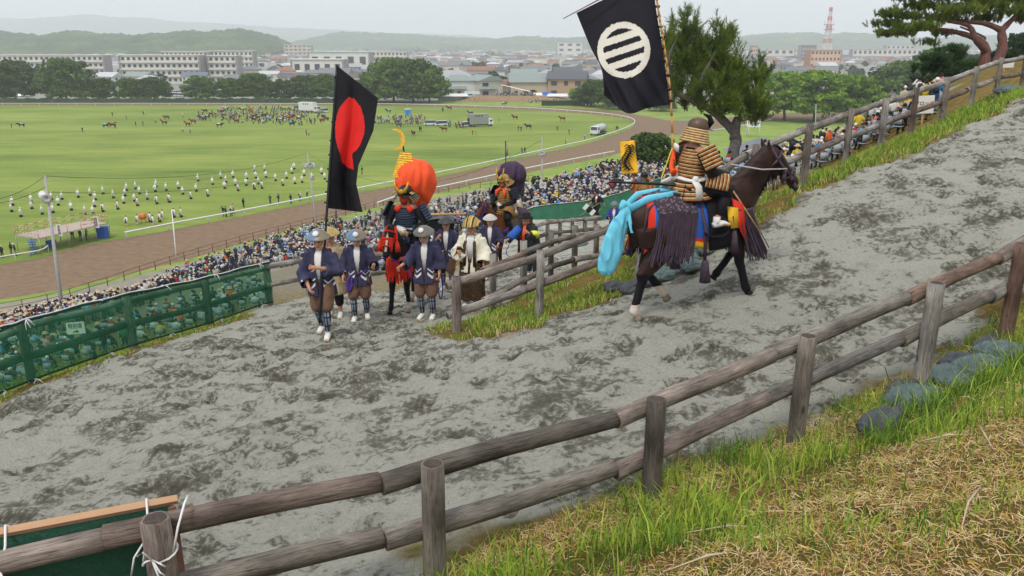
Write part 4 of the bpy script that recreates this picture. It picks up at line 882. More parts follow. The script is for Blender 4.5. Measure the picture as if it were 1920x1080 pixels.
# banner on its bent bamboo pole
def hero_flag():
    r0 = at(1262, 320, 11.55); pole = [at(1262, 330, 11.55), at(1258, 190, 11.5), at(1246, 90, 11.45), at(1236, 30, 11.4), at(1226, -40, 11.35), at(1219, -75, 11.35)]
    r = thing('banner', 'large black banner with white striped disc on a bamboo pole above the rider', 'banner', pole[0]); B = V3(pole[0])
    pl = [p - B for p in smoothline(pole, 5)]; mb = MB()
    for i in range(len(pl) - 1): mb.tube([pl[i], pl[i + 1]], [.016 + .002 * ((i % 2)), .0155], 8)
    mb.obj('pole', mat('bamboo', 'b98a4a', .5, .3, 9, .2), r)
    bar = [at(1222, -52, 11.4) - B, at(1140, -10, 11.25) - B, at(1056, 35, 11.1) - B]; MB().tube(bar, [.012, .011, .006], 8).obj('cross_bar', mat('bar_wood', '8c5a3c', .6), r)
    # cloth: edges read from the photo, depth from its own billow
    top = [(1081, 24), (1130, 0), (1180, -24), (1222, -48)]; right = [(1222, -48), (1230, 20), (1243, 100), (1255, 195)]
    left = [(1081, 24), (1108, 90), (1128, 130), (1133, 178)]; bot = [(1133, 178), (1176, 212), (1216, 202), (1256, 196)]
    def cur(c, q):
        q *= 3; i = min(int(q), 2); q -= i; P4 = [c[max(i - 1, 0)], c[i], c[i + 1], c[min(i + 2, 3)]]
        return [.5 * (2 * P4[1][k] + (-P4[0][k] + P4[2][k]) * q + (2 * P4[0][k] - 5 * P4[1][k] + 4 * P4[2][k] - P4[3][k]) * q * q + (-P4[0][k] + 3 * P4[1][k] - 3 * P4[2][k] + P4[3][k]) * q ** 3) for k in (0, 1)]
    N, M_ = 90, 120; vs = []; mi = []; UVs = {}
    for i in range(N + 1):
        for j in range(M_ + 1):
            u, v = i / N, j / M_; T, Bm, L, Rr = cur(top, u), cur(bot, u), cur(left, v), cur(right, v); px_ = []
            for k in (0, 1):
                c = (1 - v) * T[k] + v * Bm[k] + (1 - u) * L[k] + u * Rr[k] - ((1 - u) * (1 - v) * top[0][k] + u * (1 - v) * top[3][k] + (1 - u) * v * left[3][k] + u * v * right[3][k]); px_.append(c)
            d = 11.32 + .12 * u + .05 * math.sin(5 * u + 3 * v) + .05 * v * math.sin(9 * u + 6 * v + 1) + .035 * math.exp(-((v - .86) / .15) ** 2) * math.sin(26 * u - 20 * v); UVs[(i, j)] = px_; vs.append(at(px_[0], px_[1], d) - B)
    fs = []
    def inmark(x, y):
        # disc with diagonal bars (ring, then four bars rising to the right)
        cx, cy, rx, ry = 1169.5, 94, 49.5, 53; a = ((x - cx) / rx) ** 2 + ((y - cy) / ry) ** 2
        if a > 1: return 0
        if a > .60: return 1
        X_, Y_ = x - cx, y - cy; w_ = Y_ + .34 * X_ + .0022 * X_ * X_ * 0
        for lo, hi in ((-28, -14), (-3, 10), (21, 34)):
            if lo - 4 <= w_ <= hi - 4: return 1
        return 0
    for i in range(N):
        for j in range(M_):
            a = UVs[(i, j)]; b = UVs[(i + 1, j + 1)]; fs.append((i * (M_ + 1) + j, (i + 1) * (M_ + 1) + j, (i + 1) * (M_ + 1) + j + 1, i * (M_ + 1) + j + 1)); mi.append(inmark((a[0] + b[0]) / 2, (a[1] + b[1]) / 2))
    mb = MB(); mb.add(vs, fs); mb.m = mi; solid(mb.obj('cloth', [mat('banner_black', '17161e', .8, .2, 5, .3), mat('banner_white', 'd5d0c2', .85, .06, 6, .2)], r), .006)
    for k in range(12):
        mb = MB(); v = (k + .6) / 12; q = cur(right, v); a = at(q[0] - 1, q[1], 11.44); j = min(range(len(pl)), key=lambda z: abs(px(pl[z] + B)[1] - q[1])); mb.tube([a - B, pl[j] + V3((.02, 0, (a - B)[2] - pl[j][2]))], [(.012, .018)] * 2, 6); mb.obj('tie_loop', BLACK, r)
    return r
hero_flag()
# reins, spotted
MB().tube([on_horse(hr, (.14, .36, 1.78)) , on_horse(hr, (.17, .8, 1.66)), on_horse(hr, (.1, 1.24, 1.60))], .012, 6).obj('rein', mat('spotted_rein', 'b8b0ac', .8, .6, 60), None)
tag(bpy.data.objects['rein'], 'spotted white and black rein running from the rider to the dark horse', 'rein')
# ================================================================ the procession at the hairpin
STEELB = mat('hat_blue_grey', '5f6f80', .45, .25, 5); HATB = mat('hat_grey_brown', '6b675e', .5, .35, 4); HATD = mat('hat_dark', '3c3b3d', .5, .2, 5); HATW = mat('hat_pale', 'b6b2aa', .5, .15, 5); HATG = mat('hat_gold', 'b49a5a', .45, .5, 6)
def hatmat(name, a, b):
    t = NT(name); c = t.coord(); s = t.n('ShaderNodeSeparateXYZ'); t.l(c, 0, s, 0); t.col(t.ramp(t.math('ADD', t.math('MULTIPLY', (s, 0), 3.5), .5), [(.3, a), (.6, b)])); return t.set(Roughness=.4)
HATL = hatmat('hat_two_tone', '7b6f5c', '5c7690')
fp = hit(612, 640); fh = head_to(-.12, -1)
P = stand(ell=(-.29, .06, 1.12), wrl=(-.03, .29, 1.22), elr=(.29, .04, 1.08), wrr=(.10, .30, .88), knl=(-.10, .15, .52), anl=(-.08, .12, .09), knr=(.09, .06, .50), anr=(.09, -.12, .12), f=(-.05, 1, -.12), hcl=1.25, hcr=1.25, nl=(.9, 0, 0), nr=(-.9, .2, 0))
attendant('man in navy coat holding the black flag with the red disc', fp, fh, P, HATL, k=1.04)
gl = hit(678, 604)
P = stand(ell=(-.29, .05, 1.12), wrl=(-.32, .27, 1.13), elr=(.28, -.03, 1.10), wrr=(.27, .14, .88), knl=(-.11, .05, .50), knr=(.10, .14, .51), anr=(.11, .06, .09), anl=(-.10, -.10, .1), f=(-.05, 1, -.35), head=(0, .045, 1.57), hcl=1.2, hcr=1.2)
GL = attendant('man in navy coat left of the red-tasselled horse, looking down at the rope', gl, head_to(.05, -1), P, HATL, k=1.03, tilt=.3)
gr_ = hit(802, 602)
P = stand(ell=(-.27, -.02, 1.11), wrl=(-.27, .14, .90), elr=(.30, .08, 1.12), wrr=(.40, .26, 1.06), knl=(-.11, .06, .50), knr=(.11, .06, .50), f=(.15, 1, -.3), head=(0.01, .04, 1.57), hcl=1.2, hcr=1.2)
GR = attendant('man in navy coat right of the red-tasselled horse, holding the purple rope', gr_, head_to(-.12, -1), P, HATB, k=1.03, tilt=.25)
P = stand(elr=(.28, .02, 1.12), wrr=(.16, .20, 1.32), hcr=1.3, hcl=.6, knl=(-.10, .12, .50), f=(.1, 1, -.05))
attendant('man in navy coat with dark flat hat carrying a pole on his shoulder', hit(840, 548), head_to(-.1, -1), P, HATD, emblem=None, k=1.02)
P = stand(ell=(-.27, .02, 1.1), wrl=(-.22, .20, .98), elr=(.28, .0, 1.12), wrr=(.20, .22, 1.16), hcl=1.1, hcr=1.1)
attendant('man in navy coat and pale conical hat before the purple-caped rider', hit(920, 527), head_to(-.1, -1), P, HATW, emblem=None, k=1.02)
# flag on the black pole
RDP = [(655, 181), (648, 189), (637, 201), (631, 218), (628.5, 238), (629, 255), (632, 272), (638, 290), (641, 304), (650, 313), (663, 318), (661.5, 302), (660, 288), (668, 282), (676, 271), (682, 255), (684, 240), (682, 217), (675, 199), (666, 187)]
def inpoly(u, v, P_):
    c = False; n = len(P_)
    for i in range(n):
        (a, b), (c2, d) = P_[i], P_[(i + 1) % n]
        if (b > v) != (d > v) and u < (c2 - a) * (v - b) / (d - b) + a: c = not c
    return c
def small_flag():
    pole = [at(599, 606, 13.08), at(606, 500, 13.06), at(618, 320, 13.2), at(632, 122, 13.3)]; B = V3(pole[0])
    r = thing('banner', 'tall black flag with a red disc on a black pole carried by the front man', 'banner', B); MB().tube([p - B for p in smoothline(pole, 6)], .021, 8).obj('pole', DARK, r)
    Lf = [(633, 124), (624, 250), (617, 330), (612, 390)]; Rt = [(709, 184), (700, 245), (672, 310), (668, 345), (680, 398)]
    def cur(c, q):
        n = len(c) - 1; q *= n; i = min(int(q), n - 1); q -= i; return [c[i][k] + (c[i + 1][k] - c[i][k]) * q for k in (0, 1)]
    N, M_ = 60, 150; vs = []; PX = {}
    for j in range(M_ + 1):
        v = j / M_; a, b = cur(Lf, v), cur(Rt, v)
        for i in range(N + 1):
            u = i / N; x = a[0] + (b[0] - a[0]) * u; y = a[1] + (b[1] - a[1]) * u; fold = .16 * math.exp(-((u - .42 - .2 * v) / .12) ** 2) * (.3 + v) - .10 * math.sin(u * 6 + v * 2) * v
            PX[(i, j)] = (x, y); vs.append(at(x, y, 13.28 + fold + .1 * u) - B)
    fs = []; ms = []
    for j in range(M_):
        for i in range(N):
            fs.append((j * (N + 1) + i, j * (N + 1) + i + 1, (j + 1) * (N + 1) + i + 1, (j + 1) * (N + 1) + i)); a, b = PX[(i, j)], PX[(i + 1, j + 1)]; x, y = (a[0] + b[0]) / 2, (a[1] + b[1]) / 2
            # disc with its lower lobe pulled down by the fold
            m = inpoly(x, y, RDP)
            ms.append(1 if m else 0)
    mb = MB(); mb.add(vs, fs); mb.m = ms; solid(mb.obj('cloth', [mat('flag_black', '131218', .8, .2, 4, .3), mat('flag_red', 'd4211a', .75, .08, 5, .2)], r), .005)
    for k in range(9):
        v = (k + .5) / 9; a = cur(Lf, v); p = at(a[0], a[1], 13.29) - B; q = at(a[0] - 4.5, a[1], 13.24) - B; MB().tube([p, q], [(.008, .016)] * 2, 6).obj('tie_loop', BLACK, r)
small_flag()
# ---- horse with red tassels and its rider
CH = dict(poll=(0, .92, 1.80), muz=(0, 1.20, 1.30), fr=((.50, .53), (.56, .15), 0), fl=((.42, .53), (.30, .15), 0), hr=((-.84, .53), (-.78, .15), 0), hl=((-.74, .53), (-.60, .16), 0))
fo = hit(748, 592); cd = V3((-.22, -.97, 0)).normalized(); cl = V3((fo[0], fo[1], 0)) - cd * .5; cl[2] = H(cl[0], cl[1]) + .0; chh = head_to(cd[0], cd[1]); csl = math.atan2(H(cl[0] + cd[0], cl[1] + cd[1]) - H(cl[0] - cd[0], cl[1] - cd[1]), 2)
ch = horse('black horse with red head tassels and red chest fringe coming toward the viewer', cl, chh, CH, HC_BLACK, socks=(1, 2, 3), blaze=True, tiltx=csl * .8); bridle(ch, CH, RED, w=.03)
poll, muz = V3(CH['poll']), V3(CH['muz'])
mb = MB(); q = lerp(poll, muz, .38); fringe(mb, [q + V3((-.11 + .0157 * i, .12, 0)) for i in range(15)], .2, 60, .008, .01, 2); mb.tube([q + V3((-.12, .11, .01)), q + V3((.12, .11, .01))], .025, 6); mb.obj('brow_fringe', RED, ch)
for s in (1, -1):
    mb = MB(); b = lerp(poll, muz, .5) + V3((s * .17, .0, -.02)); mb.ell(b, (.04, .04, .05), 8, 6); mb.tube([b, b + V3((s * .02, 0, -.17))], [.04, .06], 10); mb.tube([poll + V3((s * .1, 0, .0)), b], .02, 6); mb.obj('cheek_tassel', RED, ch)
top = [V3((.25 * math.sin(a), .40 + .36 * math.cos(a), 1.24 - .08 * math.cos(a))) for a in [(-1.5 + 3.0 * i / 16) for i in range(17)]]
MB().tube([drape(.1, .15, -1, .06)] + top + [drape(.1, .15, 1, .06)], [(.015, .045)] * 19, 6).obj('breast_strap', ORANGE, ch)
mb = MB(); fringe(mb, [p + V3((0, .01, 0)) for p in top], .40, 150, .008, .03, 6, lenv=.25); mb.obj('breast_fringe', RED, ch)
for s in (1, -1):
    solid(drapemesh(-.6, .25, .08, .62, 0, .03, (s,)).obj('saddle_cloth', [BLUE], ch), .01); mb = MB(); mb.tube([drape(.1, .1, s, .09), drape(.2, .4, s, .1), drape(.25, .8, s, .1)], [(.02, .07)] * 3, 6); mb.obj('orange_strap', ORANGE, ch)
    solid(drapemesh(-.2, .25, .15, .6, 0, .06, (s,)).obj('saddle_flap', [mat('flap_brown', '6e4a33', .6)], ch), .012)
    mb = MB(); fringe(mb, [drape(-.9 + .04 * i, .3, s, .04) for i in range(14)], .3, 50, .009, .02, 9); mb.obj('rump_fringe', RED, ch)
MB().tube([(0, -.30, 1.60), (0, -.26, 1.56), (0, -.05, 1.50), (0, .14, 1.52), (0, .22, 1.62), (0, .24, 1.68)], [(.17, .02), (.22, .05), (.21, .05), (.2, .05), (.14, .03), (.05, .02)], 16).obj('saddle', mat('saddle_cream', 'a58a66', .5), ch)
def facemask(r, P, m=REDM):
    hd, f = P['head'], P['f'].normalized(); up = V3((0, 0, 1)); rt = f.cross(up).normalized(); M = Matrix((rt, f, up)).transposed().to_4x4(); M.translation = hd
    mb = MB().tube([(0, .075, -.01), (0, .08, -.06), (0, .06, -.12)], [(.072, .045), (.07, .05), (.05, .035)], 12); mb.tube([(0, .11, .0), (0, .135, -.03)], [.012, .016], 6); mb.xf(M); mb.obj('face_mask', m, r)
def crest(r, P, m, kind='horn', h=.2):
    hd, f = P['head'], P['f'].normalized(); up = V3((0, 0, 1)); rt = f.cross(up).normalized(); M = Matrix((rt, f, up)).transposed().to_4x4(); M.translation = hd + up * .06
    for s in (-1, 1):
        mb = MB().tube([(s * .02, .145, .03), (s * .07, .16, .06), (s * .115, .155, .06 + h * .5), (s * .13, .14, .06 + h)], [(.03, .01), (.032, .01), (.024, .008), (.01, .004)], 8); mb.xf(M); mb.obj('helmet_crest', m, r)
    mb = MB().ell((0, .16, .05), (.05, .015, .045), 12, 7); mb.xf(M); mb.obj('helmet_plate', m, r)
    for s in (-1, 1):
        mb = MB(); surf(mb, plate((s * .13, .06, .02), (0, -s * 1.0, 0), (s * .6, 0, -.3), .10, .07, .01), 4, 2, [(.7, 0, .01), (.3, 1, .0)]); mb.xf(M); solid(mb.obj('helmet_wing', [LCREAM, BLACK], r))
P = rider_pose(f=(.10, 1, -.08), ell=(-.32, .02, .20), wrl=(-.17, .26, .05), elr=(.32, .05, .22), wrr=(.22, .30, .10), hcl=1.3, hcr=1.3)
s0 = on_horse(ch, (0, -.02, 1.62)); c1 = thing('person', 'armoured rider with red face mask and orange balloon cape on the black horse', 'rider', s0, chh); c1.scale = (1.18,) * 3
link('body', body(P), c1); armour(c1, P, [(.55, 0, .01), (.2, 2, .0), (.25, 1, .006)], [LBLUE, mat('lacing', '3a4f66', .6), BLACK], tsode=.30); rider_clothes(P, c1, BLACK, BLACK, boot=BLACK)
kabuto(c1, P, DARK, [LCREAM, DARK, LBRZ], [(.5, 1, .01), (.3, 0, .01), (.2, 2, 0)], flare=.05); facemask(c1, P); crest(c1, P, GOLD, h=.16)
for s in (1, -1): MB().tube([P['neck'] + V3((s * .06, .1, -.0)), P['neck'] + V3((s * .14, .12, -.08))], [(.03, .02), (.06, .03)], 8).obj('collar_guard', RED, c1)
MB().tube([(-.18, .12, .10), (0, .2, .08), (.18, .12, .10)], [(.04, .06)] * 3, 8).obj('waist_sash', WHITE, c1)
def horo(r, c, rad, m, lobes=9, name='balloon_cape', tail=.5):
    mb = MB(); n, k = 80, 56; vs = []
    for i in range(k + 1):
        a = math.pi * i / k
        for j in range(n):
            t = 2 * math.pi * j / n; w_ = 1 + .09 * abs(math.cos(lobes * t / 2 + 1.5 * a)) * math.sin(a) + .02 * math.sin(17 * t + 3 * a) - .03 * math.sin(5 * t + 4 * a); sx = math.sin(a) ** .85; z = math.cos(a)
            if z < 0: sx *= (1 - .45 * (-z)); z *= 1 + tail
            vs.append((c[0] + rad[0] * sx * math.cos(t) * w_, c[1] + rad[1] * sx * math.sin(t) * w_, c[2] + rad[2] * z))
    mb.add(vs, [(i * n + j, i * n + (j + 1) % n, (i + 1) * n + (j + 1) % n, (i + 1) * n + j) for i in range(k) for j in range(n)]); return link(name, wrinkle(mb.mesh(name, [m]), .03, 3.6, (1, 1, .5)), r)
horo(c1, (-.02, -.42, .80), (.33, .36, .42), ORANGE, lobes=13)
def standard():
    B = at(765, 390, 16.55); r = thing('standard', 'golden crescent moon and hanging gold strips on a rod above the orange cape', 'standard', B)
    MB().tube([V3((0, 0, 0)), at(764, 330, 16.5) - B, at(755, 268, 16.45) - B], .018, 8).obj('rod', DARK, r)
    mb = MB(); vs = []; cx, cy = 741, 262
    for i in range(21):
        t = R(-112 + 222 * i / 20); ro = 18.5; wv = 7.5 * math.sin(math.pi * i / 20) ** .8 + .6
        for q in (ro, ro - wv):
            for dd in (-.012, .012): vs.append(at(cx + q * math.cos(t), cy + q * math.sin(t) * 1.12, 16.4 + dd) - B)
    fs = []
    for i in range(20):
        o = i * 4
        for a, b in ((0, 1), (1, 3), (3, 2), (2, 0)): fs.append((o + a, o + b, o + 4 + b, o + 4 + a))
    mb.add(vs, fs + [(0, 1, 3, 2), (80, 81, 83, 82)]); mb.obj('crescent', GOLD, r, False)
    for (pts, w_) in (([(758, 284), (750, 308), (743, 332)], 15), ([(763, 284), (768, 310), (775, 338)], 16)):
        mb = MB(); vs = []; N = 24
        for i in range(N + 1):
            q = i / N * 2; k = min(int(q), 1); q -= k; x = pts[k][0] + (pts[k + 1][0] - pts[k][0]) * q; y = pts[k][1] + (pts[k + 1][1] - pts[k][1]) * q
            for s in (-.5, .5): vs.append(at(x + w_ * s, y + (1.5 if s > 0 else 0), 16.38 + .004 * (i % 2)) - B)
        mb.add(vs, [(2 * i, 2 * i + 1, 2 * i + 3, 2 * i + 2) for i in range(N)]); solid(mb.obj('gold_strip', GOLD, r, False), .012)
standard()
# purple lead ropes
def rope(label, pts, m=PURPLE, rad=.012, name='rope'):
    P_ = smoothline(pts, 6); B = V3(P_[0]); o = MB().tube([p - B for p in P_], rad, 6).obj(name, m, None); o.location = B; return tag(o, label, name)
rope('purple rope sagging from the horse muzzle to the hand of the right-hand man', [at(733, 485, 15.3), at(755, 496, 15.2), at(764, 492, 15.15), at(770, 515, 15.1), at(790, 535, 15.05), at(815, 528, 15.1), at(827, 512, 15.2)])
rope('purple rope end hanging from the right-hand man', [at(827, 512, 15.15), at(830, 545, 15.1), at(826, 560, 15.1), at(822, 545, 15.1), at(821, 520, 15.15)])
rope('purple rope from the horse muzzle to the left-hand man', [at(722, 484, 15.3), at(706, 488, 15.2), at(695, 503, 15.15), at(675, 512, 15.1), at(660, 518, 15.2)])
rope('purple rope coil hanging from the left-hand man', [at(659, 515, 15.15), at(651, 530, 15.1), at(653, 547, 15.1), at(660, 535, 15.1), at(660, 518, 15.15), at(654, 530, 15.12), at(656, 545, 15.1), at(661, 520, 15.1)], rad=.016)
# ---- robed man with the small white flag
wp = hit(887, 578); wr = thing('person', 'man in cream robe and gold striped hat carrying a small white flag', 'person', wp, head_to(-.3, -1)); wr.scale = (1.03,) * 3
P = stand(elr=(.28, .05, 1.1), wrr=(.17, .28, 1.15), hcr=1.3, hcl=.5, f=(.25, 1, 0)); link('body', body(P), wr)
MB().tube([P['pel'], P['chest'], (0, 0, 1.36), P['neck'] + V3((0, 0, .01))], [(.16, .13), (.175, .138), (.155, .115), (.075, .07)], 16).obj('shirt', WHITE, wr)
garment(P, wr, 'robe', CREAM, hem=.72, flare=.06, sleeve=.75, wide=.135, opening=.075)
BROC = mat('brocade_skirt', '4a3826', .7, .8, 26, .3); legs(P, wr, 'skirt', BROC, end=.85, r=(.16, .16, .16, .15)); feet(P, wr)
for s in (-1, 1): MB().tube([P['neck'] + V3((s * .07, .06, -.02)), P['chest'] + V3((s * .10, .15, 0)), V3((s * .10, .17, .85))], [(.03, .008)] * 3, 8, 0, (1, 0, 0)).obj('brocade_band', BROC, wr)
jingasa(P, wr, stripes('gold_stripe_hat', ['b7964a', '2a2622', 'c9ad62', 'a88a44'], 9, 0, .4, bump=0), emblem=None, R_=.19, h=.16, tilt=.2)
B = at(868, 470, 16.6); fr_ = thing('flag', 'small white triangular flag with a black dot crest held by the robed man', 'flag', B); MB().tube([at(866, 455, 16.6) - B, at(862, 515, 16.5) - B], .01, 6).obj('stick', TAN, fr_)
ft = [at(868, 482, 16.55) - B, at(886, 512, 16.45) - B, at(858, 515, 16.5) - B]; solid(MB().add(ft, [(0, 1, 2)]).obj('cloth', WHITE, fr_), .006)
mb = MB(); cc = (at(871, 505, 16.38) - B)
nn = V3((0, -1, .2)).normalized()
for k in range(9):
    c = cc if k == 8 else cc + V3((.045 * math.cos(k * math.pi / 4), 0, .045 * math.sin(k * math.pi / 4)))
    flower(mb, c, nn, .022 if k == 8 else .013, petals=5)
mb.obj('crest', BLACK, fr_)
# ---- carried lacquered box behind the group
B = at(826, 418, 19.6); bx = thing('box', 'dark lacquered travelling box carried behind the flat-hatted man', 'box', B); MB().tube([(0, 0, -.2), (0, 0, .12)], [(.33, .2), (.33, .2)], 4).obj('case', DARK, bx, False)
MB().tube([(-.34, 0, .12), (0, 0, .17), (.34, 0, .12)], [(.03, .26)] * 3, 4, 0, (0, 0, 1)).obj('lid', mat('box_lid', '4a4b50', .4), bx, False); MB().tube([(-.9, -.1, .22), (.6, .1, .2)], .03, 8).obj('carrying_pole', TAN, bx)
# ---- rider with the purple cape
fo = at(934, 498, 23.8); pd = V3((-.62, -.78, 0)).normalized(); pl_ = V3((fo[0], fo[1], 0)) - pd * .35 + V3((.0, 0, 0)); pl_[2] = H(pl_[0], pl_[1]) + .0; ph = head_to(pd[0], pd[1])
PHs = dict(STD, poll=(0, .88, 1.86), muz=(0, 1.22, 1.44)); p_ = horse('bay horse with purple reins carrying the purple-caped rider', pl_, ph, PHs, HC_BAY, socks=()); bridle(p_, PHs, PURPLE, w=.02)
p_.scale = (1.1,) * 3
for s in (1, -1):
    solid(drapemesh(-.75, .1, .05, .7, 0, .03, (s,)).obj('saddle_cloth', [PLUM], p_), .01); MB().tube([drape(.05, .1, s, .08), drape(.15, .4, s, .1), drape(.45, .5, s, .09)], [(.015, .05)] * 3, 6).obj('purple_strap', PURPLE, p_)
    solid(drapemesh(-.15, .3, .15, .7, 0, .06, (s,)).obj('saddle_flap', [mat('flap_olive', '5c5138', .6)], p_), .012)
P = rider_pose(f=(.1, 1, -.05), ell=(-.30, .05, .20), wrl=(-.15, .32, .10), elr=(.30, .06, .2), wrr=(.18, .36, .10), hcl=1.3, hcr=1.3, neck=(0, .05, .49))
c2 = thing('person', 'armoured rider with golden horned helmet and dark purple balloon cape', 'rider', on_horse(p_, (0, -.02, 1.62)), ph); c2.scale = (1.2,) * 3
link('body', body(P), c2); armour(c2, P, [(.5, 0, .01), (.25, 2, .0), (.25, 1, .008)], [LBRZ, LORANGE, BLACK], smats=[LBLUE, BLACK, BLACK]); rider_clothes(P, c2, BLACK, BLACK, boot=WHITE); kabuto(c2, P, LBRZ, [LBRZ, LORANGE, BLACK], [(.5, 0, .01), (.25, 1, .01), (.25, 2, 0)]); facemask(c2, P, mat('mask_orange', 'b5552e', .5)); crest(c2, P, GOLD, h=.24)
for s in (-1, 1): MB().tube([P['neck'] + V3((s * .05, .1, 0)), P['chest'] + V3((s * .12, .17, .1)), P['chest'] + V3((s * .13, .18, -.02))], [.03, .045, .03], 8).obj('orange_cord', ORANGE, c2)
MB().tube([(-.18, .12, .10), (0, .2, .08), (.18, .12, .10)], [(.04, .06)] * 3, 8).obj('waist_sash', WHITE, c2)
horo(c2, (.10, -.36, .72), (.33, .34, .37), mat('cape_purple', '3d2b42', .75, .15, 8, .4), tail=.9)
B = at(949, 385, 24.3); st = thing('standard', 'thin black rod with a narrow grey pennant above the purple cape', 'standard', B); MB().tube([(0, 0, 0), at(948, 264, 24.2) - B], .017, 6).obj('rod', DARK, st)
solid(MB().add([at(948, 265, 24.2) - B, at(951, 270, 24.25) - B, at(953, 290, 24.25) - B, at(949, 295, 24.2) - B], [(0, 1, 2, 3)]).obj('pennant', mat('pennant', '9a968c'), st), .01)
B = at(966, 400, 23.4); o = MB().add([at(959, 376, 23.4) - B, at(965, 375, 23.4) - B, at(970, 398, 23.4) - B, at(962, 400, 23.4) - B], [(0, 1, 2, 3)]).obj('paper_tag', WHITE, None, False); o.location = B; solid(o, .01); tag(o, 'long white paper tag hanging beside the purple-caped rider', 'tag')
# ---- man in black hat leading that horse
bp = hit(998, 525); bm_ = thing('person', 'bent man in dark coat and black hat with a yellow armband', 'person', bp, head_to(-.8, -1)); bm_.scale = (1.03,) * 3
P = stand(chest=(0, .12, 1.22), neck=(0, .20, 1.37), head=(0, .27, 1.50), shr=(.175, .17, 1.33), shl=(-.175, .17, 1.33), ell=(-.27, .30, 1.12), wrl=(-.20, .45, 1.25), elr=(.30, .33, 1.12), wrr=(.30, .60, 1.02), f=(.1, 1, -.5), hcr=1.2, hcl=1.2)
link('body', body(P), bm_); garment(P, bm_, 'coat', mat('charcoal', '2c2f31', .85, .15, 6), hem=.72, sleeve=.85, wide=.08, opening=.03); legs(P, bm_, 'trousers', mat('dark_trousers', '2a3038', .85), end=.8, r=(.13, .11, .09, .07)); feet(P, bm_, sole=WHITE)
hd = P['head']; MB().lathe([(.17, -.01), (.175, 0), (.11, .02), (.10, .10), (.001, .12)], 24, tuple(hd + V3((0, -.01, .06)))).obj('hat', BLACK, bm_)
MB().tube([P['neck'] + V3((0, .1, 0)), P['chest'] + V3((.03, .2, -.05)), V3((.05, .3, .95))], [(.04, .02)] * 3, 8).obj('scarf', ORANGE, bm_); MB().tube([lerp(P['shl'], P['ell'], .55), lerp(P['shl'], P['ell'], .95)], [.12, .12], 10).obj('armband', mat('neon_yellow', 'd9e03a', .6, .05), bm_)
MB().tube([lerp(P['shr'], P['elr'], .3), P['elr'], lerp(P['elr'], P['wrr'], .7)], [.1, .11, .10], 10).obj('blue_sleeve', BLUE, bm_)
rope('purple lead rope held by the man in the black hat', [at(925, 432, 22.8), at(935, 440, 22.6), at(955, 452, 22.3), at(949, 475, 22.3), at(962, 484, 22.5)])
# ---- figure behind the flag bearer
P = stand(elr=(.28, 0, 1.1), wrr=(.2, .2, 1.0)); bb = thing('person', 'man in beige robe and gilt hat half hidden behind the flag bearer', 'person', hit(630, 600), head_to(-.1, -1)); link('body', body(P), bb); bb.scale = (1.05,) * 3
garment(P, bb, 'robe', mat('beige_robe', 'a89878', .85, .2, 6), hem=.5, sleeve=.8, wide=.12, flare=.08); legs(P, bb, 'trousers', BLACK, end=.6); feet(P, bb); jingasa(P, bb, HATG, emblem=None)
# ---- people further down the lower lane
P = stand(wrr=(.30, .3, 1.0), elr=(.3, .05, 1.1), wrl=(-.40, -.1, 1.0), ell=(-.33, -.05, 1.15), knl=(-.10, .18, .55), anl=(-.1, .12, .16), knr=(.1, -.02, .5), anr=(.1, -.25, .12))
rn = thing('person', 'man in black and white striding past the far green net with a folded stool', 'person', V3(gp(*at(1118, 420, 46)[:2])), head_to(-.5, -.8)); link('body', body(P, voxel=.025), rn)
garment(P, rn, 'vest', BLACK, hem=.8, sleeve=.2, wide=.09, opening=.06, voxel=.025); legs(P, rn, 'trousers', BLACK, end=.85, r=(.12, .1, .08, .06), voxel=.025)
MB().tube([P['chest'], P['neck']], [(.17, .14), (.08, .08)], 10).obj('shirt', WHITE, rn); MB().ell(tuple(P['head'] + V3((0, 0, .05))), (.09, .11, .08), 10, 7).obj('cap', BLACK, rn)
B = at(1110, 395, 45.6); sb = thing('stool', 'white and black folding stool under the arm of the striding man', 'stool', B)
for k in range(4): MB().box((-.36 + .2 * k, 0, .22 - .16 * k), (.20, .04, .36), 0, Matrix.Rotation(.7, 3, 'Y')).obj('slat', [WHITE, BLACK][k % 2], sb, False)
MB().tube([(-.7, .0, -.3), (.4, 0, .45)], .015, 6).obj('leg', TAN, sb); MB().tube([(-.2, .0, -.6), (.5, 0, .1)], .015, 6).obj('leg', TAN, sb)
INDIGO = mat('indigo', '2f3f8e', .85, .15, 8)
for i, (u, v, hm, cm, lb) in enumerate(((1150, 447, STEELB, INDIGO, 'man in bright blue coat and round steel hat on the lower lane'), (1187, 455, HATD, INDIGO, 'man in blue coat and black brimmed hat beside the yellow banner rider'))):
    P = stand(elr=(.28, 0, 1.1), wrr=(.2, .2, 1.0), ell=(-.28, 0, 1.1), wrl=(-.18, .22, 1.05)); x = thing('person', lb, 'person', hit(u, v), head_to(-.3, -1)); link('body', body(P, voxel=.02), x)
    MB().tube([P['pel'], P['chest'], P['neck']], [(.16, .13), (.175, .138), (.08, .07)], 14).obj('shirt', WHITE, x); garment(P, x, 'coat', cm, hem=.7, sleeve=.7, wide=.11, voxel=.02, opening=.06); legs(P, x, 'trousers', BROWN, voxel=.022); shins(P, x, 'legging', CHECK); feet(P, x); jingasa(P, x, hm, emblem=None, R_=.2, h=.17)
yp = V3(at(1205, 400, 29)); yp = V3((yp[0], yp[1], H(yp[0], yp[1]))); yh = horse('chestnut horse of the rider with the yellow banner, mostly hidden', yp, head_to(-.3, -1), STD, HC_BAY); yh.scale = (1.05,) * 3
P = rider_pose(); yr = thing('person', 'armoured rider in gold and brown carrying the yellow banner', 'rider', on_horse(yh, (0, 0, 1.6)), head_to(-.3, -1)); yr.scale = (1.15,) * 3; link('body', body(P, voxel=.02), yr)
